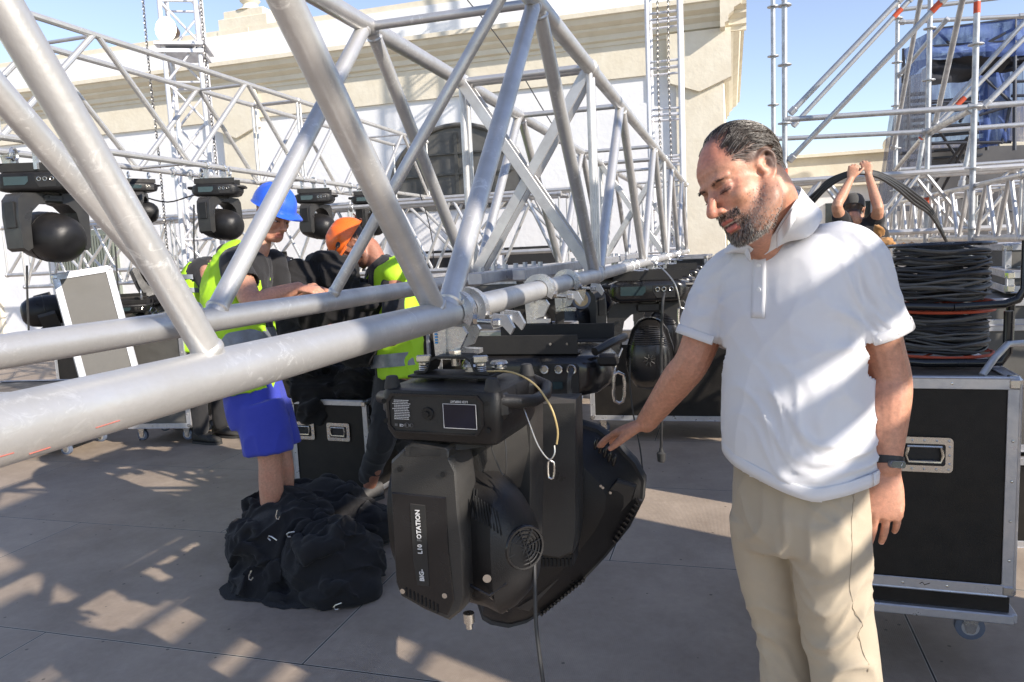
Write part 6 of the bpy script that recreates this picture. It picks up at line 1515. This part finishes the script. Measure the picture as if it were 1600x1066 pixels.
leg([(D_(1298, 800, 1.63), .076, .108), (D_(1298, 850, 1.63), .078, .102), (D_(1302, 930, 1.64), .075, .090), (D_(1313, 1000, 1.65), .076, .084), (D_(1322, 1066, 1.65), .073, .080), (D_(1326, 1180, 1.66), .069, .075), (gz(D_(1326, 1300, 1.67), .10), .075, .085), (gz(D_(1328, 1330, 1.67), .035), .080, .095)])
me = vox(mb, .006, 6, .5)
sp = [(D_(1290, 800, 1.52), .07, .007, (.5, 0, .85), 16), (D_(1215, 830, 1.60), .09, .009, (-.75, 0, .65), 14), (D_(1180, 800, 1.64), .08, .007, (.7, 0, .7), 15), (D_(1215, 1010, 1.68), .10, .013, (.35, 0, .94), 11), (D_(1330, 1010, 1.57), .12, .014, (.30, 0, .95), 11), (D_(1345, 960, 1.57), .08, .009, (-.5, 0, .85), 12),
      (D_(1300, 880, 1.53), .10, .006, (.8, 0, .6), 9), (D_(1250, 870, 1.58), .08, .009, (.9, 0, .45), 12), (D_(1190, 1050, 1.68), .08, .010, (-.3, 0, .95), 13), (D_(1330, 1055, 1.57), .08, .009, (.2, 0, 1), 13)]
folds(me, [(c, r, a * 1.25, d, f * .85) for c, r, a, d, f in sp], .004, 6, 8)
pants = finish(me, 'trousers', CHINO, man); ptree = tree_of(me)
def psurf(p, lift): q = ptree.find_nearest(V(p) - off); return q[0] + off + q[1] * lift
SEAM = mat('stitch thread', (.33, .275, .20), .9)
for pts in ([(1352, 745, 1.55), (1350, 800, 1.53), (1340, 860, 1.53), (1332, 930, 1.54), (1352, 985, 1.55), (1362, 1060, 1.56)], [(1340, 742, 1.53), (1345, 760, 1.52), (1356, 790, 1.53)]):
    ws_ = csm([(psurf(D_(*p), .0004), 0) for p in pts], 8); mb = MB(); mb.path([psurf(p[0], .0004) for p in ws_], .0008, 5); mb.build('seam', SEAM, pants)
SHOE = mat('brown leather', (.06, .035, .02), .45, 0, (.04, .025, .015), 20, .5)
def shoe(parent, x, y, fw, m, s=1.0, sole=None):
    f = V((fw[0], fw[1], 0)).normalized(); l = V((-f.y, f.x, 0)); c = V((x, y, 0)); rings = []
    for a, hw, h in ((-.085, .022, .05), (-.08, .032, .085), (-.04, .038, .10), (.0, .040, .095), (.05, .044, .07), (.11, .049, .052), (.16, .045, .044), (.195, .028, .034), (.203, .012, .024)):
        rings.append([c + f * a * s + l * hw * s * math.copysign(abs(cos(q)) ** .8, cos(q)) + V((0, 0, .016 + h * s * (.5 + .5 * sin(q)))) for q in [2 * pi * k / 20 for k in range(20)]])
    mb = MB(); mb.loft(rings); o = mb.build('shoe', m, parent, ang=60)
    mb = MB(); out = [(-.09, .02), (-.075, .036), (0, .043), (.10, .052), (.17, .045), (.207, .016)]
    poly = [c + f * a * s + l * w_ * s for a, w_ in out] + [c + f * a * s - l * w_ * s for a, w_ in reversed(out)]
    mb.loft([poly, [p + V((0, 0, .02)) for p in poly]]); mb.build('sole', sole or RUB, o)
for q in (gz(D_(1238, 1330, 1.80), 0), gz(D_(1328, 1330, 1.67), 0)): shoe(man, q.x + FW.x * .03, q.y + FW.y * .03, FW, SHOE, 1.08)
# ------------------------------------------------------------------ the other people
def head_frame(o, fwd, up):
    f = V(fwd).normalized(); u = V(up); u = (u - f * u.dot(f)).normalized(); x = f.cross(u); M = Matrix((x, f, u)).transposed().to_4x4(); M.translation = V(o); return M
HIVIS = mat('fluorescent yellow polyester', (.42, .72, .02), .7, 0, (.36, .64, .02), 8, .4, bump=.2, bscale=700)
REFL = mat('silver reflective tape', (.22, .24, .27), .4, .3, (.17, .18, .2), 40, .4)
TEEB = fabric('black cotton jersey', (.016, .016, .018), (.026, .025, .026), bump=.2)
SHORTB = fabric('royal blue jersey', (.05, .065, .42), (.04, .055, .36), bump=.3)
BLKT = fabric('black work trousers', (.018, .018, .02), (.028, .027, .027), bump=.2)
def simple_paint(me, H, sk, hairc=(.02, .015, .012), hair=True, beard=.0, cap=False):
    Hi_ = H.inverted()
    def fn(co, n):
        p = Hi_ @ co; c = lerp3(sk, (sk[0] * 1.05, sk[1] * .8, sk[2] * .75), .3 + .5 * noise.noise(co * 18))
        if abs(p.x) < .11 and abs(p.y) < .13 and -.14 < p.z < .15:
            if hair:
                hz = -.02 if p.y < .02 else .05
                a = sstep(hz, hz + .012, p.z) * sstep(.06, .045, p.y) if p.y > -.01 else sstep(-.05, -.03, p.z)
                c = lerp3(c, hairc, a * .95 if not (abs(p.x) > .066 and -.035 < p.y < .015 and p.z < .035) else 0)
            if beard and p.y > .0: c = lerp3(c, (.05, .035, .03), beard * sstep(-.035, -.055, p.z))
            for s in (-1, 1):
                if p.y > .07 and .010 < p.z < .019 and abs(abs(p.x) - .03) < .018: c = hairc
                e = p - V((s * .031, .084, -.006))
                if abs(e.x) < .012 and abs(e.z) < .004 and p.y > .06: c = (.05, .03, .025)
            if abs(p.x) < .022 and p.y > .072 and -.092 < p.z < -.062: c = lerp3(c, (.45, .15, .13), .7)
        return c
    paint(me, fn)
def worker(loc, label, H, neckb, tsecs, side, arms, legs, sk, hands, voxel=.006, hair=True, beard=0, extra_skin=()):
    t = thing('person', loc, label, 'person')
    mb = MB(); head_shapes(mb, H, 0, [[(H @ V((0, -.035, -.03)), .054), (H @ V((0, -.045, -.08)), .054), (neckb, .060)]], .006)
    torso(mb, [(c, a * .9, b * .88) for c, a, b in tsecs], side, n=24)
    for a in arms: limb(mb, a, 4, 14)
    for l in legs: limb(mb, l, 4, 14)
    for h in hands: hand(mb, *h[0], **h[1])
    me = vox(mb, voxel, 2, .5); head_brushes(me, H); simple_paint(me, H, sk, hair=hair, beard=beard); finish(me, 'body', SKIN, t); return t
def garment(name, parts, m, parent, voxel=.009, fold=.004, fs=10, seed=1, spots=(), cut=None, smooth=5):
    mb = MB(); 
    for fn in parts: fn(mb)
    me = vox(mb, voxel, smooth, .5); folds(me, list(spots), fold, fs, seed)
    if cut: del_faces(me, cut)
    o = finish(me, name, m, parent)
    if cut: md = o.modifiers.new('t', 'SOLIDIFY'); md.thickness = .004; md.offset = 0
    return o
def helmet(parent, H, m, peak=True, strap=None, name='hard_hat', straps=True):
    R = H.to_3x3(); P = lambda x, y, z: H @ V((x, y, z)); rings = []
    for i in range(13):
        th = pi / 2 * i / 12; z = .040 + .118 * sin(th); k = cos(th) ** .85 if i < 12 else .02
        rings.append([P(.103 * k * cos(a), -.012 + .127 * k * sin(a), z + .006 + (.004 * math.cos(a * 6) if 2 < i < 10 else 0)) for a in [2 * pi * j / 40 for j in range(40)]])
    base_ = [P(.108 * cos(a), -.012 + .133 * sin(a), .038) for a in [2 * pi * j / 40 for j in range(40)]]
    mb = MB(); mb.loft([base_] + rings); sh = mb.build('shell', m, parent, ang=60)
    mb = MB(); vs = []; fs = []; n = 21
    for j in range(n):
        a = pi / 2 + radians(-72 + 144 * j / (n - 1)); o_ = .010 + .040 * cos((a - pi / 2) * 1.2) ** 1
        for r, z in ((0, .046), (o_ * .6, .042), (o_, .032), (o_, .028), (o_ * .5, .037), (0, .040)): vs.append(P((.104 + r) * cos(a), -.012 + (.129 + r) * sin(a), z))
    for j in range(n - 1):
        for k in range(6): q = (k + 1) % 6; fs.append((j * 6 + k, j * 6 + q, (j + 1) * 6 + q, (j + 1) * 6 + k))
    fs += [tuple(range(6)), tuple((n - 1) * 6 + k for k in reversed(range(6)))]; mb.add(vs, fs); mb.build('peak', m, sh, ang=60)
    for x in (-.03, 0, .03):
        mb = MB(); pts = [P(x, -.012 + .128 * cos(t) * .93, .040 + .121 * sin(t) * (1 - abs(x) * 1.2)) for t in [radians(25 + 130 * k / 12) for k in range(13)]]; mb.path(pts, [.003] * 13, 6); mb.build('ridge', m, sh)
    return sh
# --- worker in the blue helmet (profile, facing right and down)
wB = lambda x, y, D=3.85: at(x, y, D=D)
hc = wB(427, 337); HB = head_frame(hc, (.84, -.30, -.38), (.33, .0, .94))
S_ = V((.15, -1, 0)).normalized()       # his right shoulder is towards the camera; he faces +X
pel_ = wB(402, 640); 
sec = [(wB(398, 392), .13, .075), (wB(390, 410), .185, .10), (wB(380, 450), .19, .125), (wB(382, 520), .175, .125), (wB(390, 590), .17, .12), (wB(402, 640), .160, .12)]
shN = wB(392, 412) + S_ * .17; elN = wB(396, 474, 3.58); wrN = wB(466, 450, 3.62)
shF = wB(405, 412) - S_ * .17; elF = wB(440, 480, 4.05); wrF = wB(490, 450, 3.95)
kn1, kn2 = wB(422, 720, 3.75), wB(440, 720, 3.95)
an1 = V((kn1.x - .02, kn1.y, .09)); an2 = V((kn2.x - .02, kn2.y, .09))
w1 = worker((pel_.x, pel_.y, 0), 'worker in blue hard hat, yellow vest, black T-shirt and blue shorts behind the truss', HB, wB(402, 392), sec, S_,
    [[(shN, .055), (shN.lerp(elN, .5), .056), (elN, .052), (elN.lerp(wrN, .4), .048), (wrN, .030)], [(shF, .055), (shF.lerp(elF, .5), .05), (elF, .043), (elF.lerp(wrF, .4), .04), (wrF, .028)]],
    [[(wB(408, 645, 3.79), .062), (kn1.lerp(wB(408, 640, 3.76), .4), .062), (kn1, .058), (kn1.lerp(an1, .35), .060), (an1, .038), (an1 + V((.10, -.02, -.045)), .035)], [(wB(420, 640, 3.95), .070), (kn2, .058), (kn2.lerp(an2, .35), .060), (an2, .038), (an2 + V((.10, -.02, -.045)), .035)]],
    (.50, .27, .18), [((wrN, (1, .1, -.15), (0, -.3, 1), (0, 1, 0)), dict(curl=(.5, .5, .5, .5))), ((wrF, (1, -.1, -.2), (0, .3, 1), (0, -1, 0)), dict(curl=(.5, .5, .5, .5)))], hair=True)
garment('t_shirt', [lambda mb: torso(mb, [(c, a * .96, b * .98) for c, a, b in sec[:5]], S_, n=28), lambda mb: limb(mb, [(shN - S_ * .06, .07), (shN, .072), (shN.lerp(elN, .45), .073), (shN.lerp(elN, .62), .072)], 4, 16), lambda mb: limb(mb, [(shF, .07), (shF.lerp(elF, .7), .066)], 4, 16)], TEEB, w1, seed=3, fold=.007,
    cut=lambda c: (c - shN.lerp(elN, .50)).dot((elN - shN).normalized()) > 0 and (c - elN).length < .17)
garment('hi_vis_vest', [lambda mb: torso(mb, [(wB(394, 396), .12, .095), (wB(382, 412), .172, .130), (wB(370, 455), .205, .152), (wB(376, 520), .200, .150), (wB(386, 585), .198, .146), (wB(390, 612), .198, .148)], S_, n=36)], HIVIS, w1, seed=5, fold=.006,
    cut=lambda c: ((c - (shN + V((.065, 0, -.03)))).length < .115) or ((c - (shF + V((.05, 0, -.03)))).length < .11) or (c.x > sec[2][0].x + .09 and c.z > wB(400, 520).z and abs((c - sec[2][0]).dot(S_)) < .05))
vt = w1
for py0, py1 in ((522, 548),):
    mb = MB(); torso(mb, [(wB(376, py0), .206, .156), (wB(379, (py0 + py1) / 2), .207, .156), (wB(382, py1), .206, .154)], S_, n=36); mb.build('reflective_band', REFL, w1)
text_mesh('JOS', .07, frame(wB(352, 405, 3.72), V((.55, -.45, .45)), V((-.3, .1, 1))), FLATB, parent=w1)
garment('shorts', [lambda mb: torso(mb, [(wB(392, 585), .165, .125), (wB(400, 630), .175, .138), (wB(408, 660), .17, .135)], S_, n=28), lambda mb: torso(mb, [(wB(405, 630, 3.74), .085, .12), (wB(414, 670, 3.74), .092, .124), (wB(420, 708, 3.74), .098, .122)], S_, n=24), lambda mb: torso(mb, [(wB(418, 630, 3.95), .095, .12), (wB(436, 700, 3.95), .10, .12)], S_, n=24)], SHORTB, w1, seed=8, fold=.006, fs=9)
helmet(w1, HB, mat('blue safety plastic', (.03, .12, .68), .3, 0, (.03, .11, .6), 8, .3))
shoe(w1, an1.x, an1.y, (1, -.2), mat('dark trainers', (.04, .04, .045), .7)); shoe(w1, an2.x, an2.y, (1, -.2), mat('dark trainers', (.04, .04, .045), .7))
mb = MB(); Rb = HB.to_3x3(); mb.path([HB @ V((.088, -.03, .0)), HB @ V((.09, .03, .005)), HB @ V((.075, .075, .0)), HB @ V((.05, .095, -.004))], .0022, 6); mb.build('safety_glasses', mat('clear plastic frame', (.6, .62, .64), .2), w1)

# --- worker in the orange helmet (bent over, face down to the left)
wO = lambda x, y, D=4.5: at(x, y, D=D)
HO = head_frame(wO(553, 384), (-.50, -.30, -.80), (-.72, -.42, .56)) @ Matrix.Scale(1.06, 4)
So = V((.45, .88, 0)).normalized()      # his left side points right/back; faces left/camera
so_sec = [(wO(590, 412), .13, .08), (wO(603, 430), .185, .11), (wO(612, 470), .19, .125), (wO(618, 530), .175, .125), (wO(622, 590), .17, .12), (wO(618, 630), .165, .12)]
So = V((-.80, -.60, 0)).normalized() * -1 if False else V((.70, -.70, 0)).normalized()
shA = so_sec[1][0] + So * .17; shBk = so_sec[1][0] - So * .17
elA = wO(612, 530, 4.15); wrA = wO(560, 520, 4.0); elB = wO(575, 500, 4.7); wrB = wO(540, 490, 4.3)
knA = wO(596, 690, 4.45); knB = wO(625, 680, 4.75); anA = V((wO(590, 745, 4.75).x, knA.y + .12, .10)); anB = V((knB.x + .05, knB.y + .2, .10))
w2 = worker((so_sec[4][0].x, so_sec[4][0].y, 0), 'worker in orange climbing helmet and yellow vest bending over behind the truss', HO, wO(590, 412), so_sec, So,
    [[(shA, .055), (shA.lerp(elA, .5), .05), (elA, .043), (wrA, .028)], [(shBk, .055), (elB, .043), (wrB, .028)]],
    [[(wO(608, 630, 4.45), .085), (knA, .06), (anA, .04)], [(wO(626, 630, 4.65), .085), (knB, .06), (anB, .04)]],
    (.36, .17, .11), [((wrA, (-1, -.1, -.2), (0, -.3, 1), (0, 1, 0)), dict(curl=(.5, .5, .5, .5))), ((wrB, (-1, -.2, -.2), (0, -.2, 1), (0, -1, 0)), dict(curl=(.5, .5, .5, .5)))], beard=.5)
garment('t_shirt', [lambda mb: torso(mb, [(c, a * .97, b * .99) for c, a, b in so_sec[:5]], So, n=28), lambda mb: limb(mb, [(shA - So * .05, .07), (shA.lerp(elA, .6), .064)], 4, 16), lambda mb: limb(mb, [(shBk, .07), (shBk.lerp(elB, .6), .064)], 4, 16)], TEEB, w2, seed=4, fold=.006)
fo = So.cross(V((0, 0, 1)))
garment('hi_vis_vest', [lambda mb: torso(mb, [(c + V((.01, 0, 0)), a * 1.05, b * 1.12) for c, a, b in [(wO(596, 416), .12, .085)] + so_sec[1:5]], So, n=36), lambda mb: limb(mb, [(so_sec[1][0], .085), (shA, .082)], 3, 14)], HIVIS, w2, seed=6, fold=.007, cut=lambda c: (c - so_sec[2][0]).dot(fo) > .07 and abs((c - so_sec[2][0]).dot(So)) < .075)
mb = MB(); torso(mb, [(wO(619, 552), .192, .15), (wO(621, 572), .190, .149)], So, n=36); mb.build('reflective_band', REFL, w2)
garment('work_trousers', [lambda mb: torso(mb, [(wO(621, 590), .165, .125), (wO(617, 640), .17, .13)], So, n=28), lambda mb: limb(mb, [(wO(608, 635, 4.45), .10), (knA, .078), (anA + V((0, 0, .06)), .062)], 4, 16), lambda mb: limb(mb, [(wO(626, 635, 4.65), .10), (knB, .078), (anB + V((0, 0, .06)), .062)], 4, 16)], BLKT, w2, seed=7, fold=.008)
ORH = mat('orange helmet plastic', (.85, .16, .02), .3, 0, (.8, .14, .02), 8, .3); shl2 = helmet(w2, HO, ORH)
STR = mat('dark helmet strap', (.10, .05, .04), .6)
for a0 in (.35, -.1):
    mb = MB(); mb.path([HO @ V((.112 * cos(t), -.012 + .137 * sin(t), .055 + a0 * .1 + .02 * sin(t * 2))) for t in [radians(-100 + 250 * k / 20) for k in range(21)]], .0045, 6); mb.build('lamp_strap', STR, shl2)
for s in (-1, 1):
    mb = MB(); mb.path([HO @ V((s * .095, .02, .035)), HO @ V((s * .082, .02, -.03)), HO @ V((s * .055, .03, -.09)), HO @ V((s * .01, .045, -.125))], .004, 6); mb.path([HO @ V((s * .09, -.06, .03)), HO @ V((s * .082, -.01, -.03)), HO @ V((s * .06, .02, -.08))], .004, 6); mb.build('chin_strap', STR, w2)
    mb = MB(); mb.sph(HO @ V((s * .085, .045, .075)), .02, M=HO.to_3x3(), scale=(.5, 1.1, .7)); mb.build('vent_plug', FLATB, shl2)
TR = mat('grey trainers', (.09, .085, .08), .8); shoe(w2, anA.x, anA.y, (-.5, -.85), TR); shoe(w2, anB.x, anB.y, (-.5, -.85), TR)

# --- third worker, seen between the tubes at the left
wT = lambda x, y, D=6.4: at(x, y, D=D)
HT_ = head_frame(wT(356, 405), (.9, .2, -.4), (.35, .1, .9)); St = V((.1, -1, 0)).normalized()
ts = [(wT(332, 412), .11, .08), (wT(320, 420), .17, .11), (wT(306, 450), .185, .125), (wT(306, 500), .17, .12), (wT(308, 550), .17, .12), (wT(310, 580), .17, .12)]
sA, eA, wA = wT(322, 424, 6.25), wT(326, 462, 6.2), wT(362, 470, 6.25); sB, eB, wB2 = wT(322, 424, 6.6), wT(335, 460, 6.6), wT(372, 465, 6.5)
k1, k2 = V((ts[5][0].x + .05, ts[5][0].y - .1, .5)), V((ts[5][0].x + .08, ts[5][0].y + .12, .5))
w3 = worker((ts[4][0].x, ts[4][0].y, 0), 'third worker in a yellow vest with grey bands, mostly hidden left of the blue-helmeted one', HT_, wT(338, 415), ts, St,
    [[(sA, .055), (eA, .043), (wA, .028)], [(sB, .055), (eB, .043), (wB2, .028)]], [[(V((ts[5][0].x, ts[5][0].y - .1, ts[5][0].z)), .085), (k1, .06), (V((k1.x, k1.y, .08)), .04)], [(V((ts[5][0].x, ts[5][0].y + .1, ts[5][0].z)), .085), (k2, .06), (V((k2.x, k2.y, .08)), .04)]],
    (.45, .24, .16), [((wA, (1, 0, -.1), (0, -.3, 1), (0, 1, 0)), dict(curl=(.5,) * 4)), ((wB2, (1, 0, -.1), (0, .3, 1), (0, -1, 0)), dict(curl=(.5,) * 4))], voxel=.008)
garment('t_shirt', [lambda mb: torso(mb, [(c, a * .97, b * .99) for c, a, b in ts[:5]], St, n=24), lambda mb: limb(mb, [(ts[1][0] + St * .1, .07), (sA.lerp(eA, .7), .066)], 4, 14)], TEEB, w3, voxel=.012, seed=4)
garment('hi_vis_vest', [lambda mb: torso(mb, [(wT(322, 412), .12, .09)] + [(c, a * .99 if k < 2 else a * 1.06, b * 1.12) for k, (c, a, b) in enumerate(ts[1:5])], St, n=30)], HIVIS, w3, voxel=.012, seed=2, cut=lambda c: (c - (ts[1][0] + St * .17 + V((.05, 0, 0)))).length < .11)
for py in (432, 452):
    mb = MB(); torso(mb, [(wT(306, py), .196, .143), (wT(306, py + 7), .197, .144)], St, n=30); mb.build('reflective_band', REFL, w3)
garment('work_trousers', [lambda mb: torso(mb, [(ts[4][0], .165, .12), (ts[5][0], .17, .13)], St, n=24), lambda mb: limb(mb, [(V((ts[5][0].x, ts[5][0].y - .1, ts[5][0].z)), .10), (k1, .078), (V((k1.x, k1.y, .12)), .065)], 4, 14), lambda mb: limb(mb, [(V((ts[5][0].x, ts[5][0].y + .1, ts[5][0].z)), .10), (k2, .078), (V((k2.x, k2.y, .12)), .065)], 4, 14)], BLKT, w3, voxel=.012, seed=7)

for k_ in (k1, k2): shoe(w3, k_.x, k_.y, (1, -.1), mat('dark work boots', (.03, .028, .025), .7))
flight_case('flight_case', (at(322, 640, Y=5.75).x, 5.9, .01), radians(5), (.62, .5, .8), 'black flight case under the third worker behind the crossing tubes', board=LAMB, casters=False, handles=[('f', -.15, .5)])
# --- man with a cap at the right, holding cables over his head
wC = lambda x, y, D=5.9: at(x, y, D=D)
HC_ = head_frame(wC(1334, 332), (.25, .9, -.45), (.05, .4, .9)); Sc = V((-1, .1, 0)).normalized()
cs_ = [(wC(1342, 350), .12, .08), (wC(1342, 362), .19, .11), (wC(1342, 392), .20, .13), (wC(1342, 450), .18, .13), (wC(1342, 500), .175, .13), (wC(1342, 530), .17, .13)]
sL, eL_, wL_ = wC(1318, 358, 5.9), wC(1308, 322, 5.75), wC(1329, 280, 5.85); sR, eR_, wR_ = wC(1366, 360, 5.9), wC(1372, 325, 5.7), wC(1357, 274, 5.85)
kc1, kc2 = V((cs_[5][0].x - .1, cs_[5][0].y, .5)), V((cs_[5][0].x + .1, cs_[5][0].y, .5))
w4 = worker((cs_[4][0].x, cs_[4][0].y, 0), 'man in dark cap and black T-shirt seen from behind, lifting black cables over his head', HC_, wC(1342, 350), cs_, Sc,
    [[(sL, .052), (sL.lerp(eL_, .5), .048), (eL_, .040), (eL_.lerp(wL_, .4), .038), (wL_, .026)], [(sR, .052), (sR.lerp(eR_, .5), .048), (eR_, .040), (eR_.lerp(wR_, .4), .038), (wR_, .026)]],
    [[(cs_[5][0] + V((-.09, 0, 0)), .09), (kc1, .06), (V((kc1.x, kc1.y, .08)), .04)], [(cs_[5][0] + V((.09, 0, 0)), .09), (kc2, .06), (V((kc2.x, kc2.y, .08)), .04)]],
    (.50, .28, .18), [((wL_, (.25, 0, 1), (0, -1, .1), (1, 0, 0)), dict(curl=(.7, .7, .7, .7))), ((wR_, (-.2, 0, 1), (0, -1, .1), (-1, 0, 0)), dict(curl=(.7, .7, .7, .7)))])
garment('t_shirt', [lambda mb: torso(mb, [(c, a * 1.06, b * 1.06) for c, a, b in [(wC(1341, 344), .10, .08)] + cs_[:5]], Sc, n=28), lambda mb: limb(mb, [(sL + V((.04, 0, -.03)), .075), (sL.lerp(eL_, .5), .066)], 4, 14), lambda mb: limb(mb, [(sR + V((-.04, 0, -.03)), .075), (sR.lerp(eR_, .5), .066)], 4, 14)], TEEB, w4, voxel=.010, seed=12, fold=.006)
garment('work_trousers', [lambda mb: torso(mb, [(cs_[4][0], .17, .125), (cs_[5][0], .175, .13)], Sc, n=24), lambda mb: limb(mb, [(cs_[5][0] + V((-.09, 0, 0)), .10), (kc1, .08), (V((kc1.x, kc1.y, .12)), .066)], 4, 14), lambda mb: limb(mb, [(cs_[5][0] + V((.09, 0, 0)), .10), (kc2, .08), (V((kc2.x, kc2.y, .12)), .066)], 4, 14)], BLKT, w4, voxel=.012, seed=13)
CAPM = fabric('washed black cotton cap', (.05, .052, .052), (.085, .085, .08)); P = lambda x, y, z: HC_ @ V((x, y, z)); mb = MB()
mb.loft([[P(.084 * k * cos(a), -.014 + .108 * k * sin(a), z) for a in [2 * pi * j / 32 for j in range(32)]] for k, z in ((1.0, .022), (1.02, .05), (.98, .085), (.82, .118), (.5, .137), (.08, .143))]); cp = mb.build('cap', CAPM, w4, ang=60)
mb = MB(); mb.prism([(.075 * cos(a), .085 + .075 * sin(a)) for a in [pi * k / 12 for k in range(13)]], P(0, 0, .020), HC_.to_3x3() @ V((1, 0, 0)), HC_.to_3x3() @ V((0, 1, -.15)), HC_.to_3x3() @ V((0, 0, .006))); mb.build('peak', CAPM, cp)
for k, (dx, dy) in enumerate(((0, 0), (2, 4), (-1, 8), (3, -3))):
    cable('held_cable', [wC(1262 + k * 3, 312 + dy, 6.1), wC(1290, 288 + dy, 6.0), wC(1316, 274 + dy * .6, 5.9), wC(1343, 268 + dy * .4, 5.85), wC(1372, 272 + dy * .6, 5.9), wC(1400, 286 + dy, 6.0), wC(1428, 306 + dy * 1.5, 6.2), wC(1455, 330 + dy, 6.4), wC(1480, 380, 6.6)], .012, CABLE, 'black cable held up over the head of the man in the cap', group='cables held over the capped man', smooth=6)
# tan rag on the truss by him
o = heap('tan_rag', [(wC(1385, 380, 5.4), (.07, .05, .03), (0, .2, 0)), (wC(1425, 384, 5.4), (.10, .04, .02), (0, 0, 0)), (wC(1372, 362, 5.5), (.04, .04, .05), (0, 0, 0))], '', None, amp=.02, seed=2, voxel=.008, fold=16)
o.data.materials.clear(); o.data.materials.append(fabric('tan sacking', (.42, .22, .08), (.34, .17, .06))); tag(o, 'tan cloth strip draped on the lower chord of the narrow right truss', 'cloth')
# ================================================================== ADDED SCAFFOLD, unseen right of the frame, put in to shade deck and man
SX = 2.5
sw = thing('added_shade_scaffold', (SX, 1.5, 0), 'added scaffold wall of planks and dark cloth, unseen right of the view, put in to shade the deck', 'scaffold')
for y in (-.2, 1.25, 2.75):
    mb = MB(); mb.tube((SX + .06, y, 0), (SX + .06, y, 4.2), RS, 10); mb.build('pole', STEEL, sw)
for z in (2.2, 2.95, 3.6):
    mb = MB(); mb.tube((SX + .06, -.3, z), (SX + .06, 2.9, z), RS, 10); mb.build('ledger', STEEL, sw)
PLK = mat('scaffold plank', (.35, .26, .16), .8, 0, (.28, .2, .12), 5, .5)
for z0, z1, ya_, yb_, tl in ((2.28, 2.38, -.2, 1.3, .02), (2.46, 2.55, -.2, 1.3, .03), (2.62, 2.78, -.2, 1.3, .03), (2.98, 3.40, -.2, .30, .0)):
    mb = MB(); mb.box((SX, (ya_ + yb_) / 2, (z0 + z1) / 2), (.04, yb_ - ya_, z1 - z0), Matrix.Rotation(tl, 3, 'X')); mb.build('plank', PLK, sw)
for z0, z1 in ((3.24, 3.62), (3.64, 4.20)):
    mb = MB(); mb.box((SX + .01, .85, (z0 + z1) / 2), (.03, .9, z1 - z0), Matrix.Rotation(.03, 3, 'X')); mb.build('plank', PLK, sw)
mb = MB()
mb.box((SX, 1.9, 1.5), (.01, 1.75, 2.6)); mb.build('shade_cloth', KNET, sw)
mb = MB(); mb.box((SX, 1.95, 3.2), (.01, 1.65, .7)); mb.build('shade_cloth', KNET, sw)
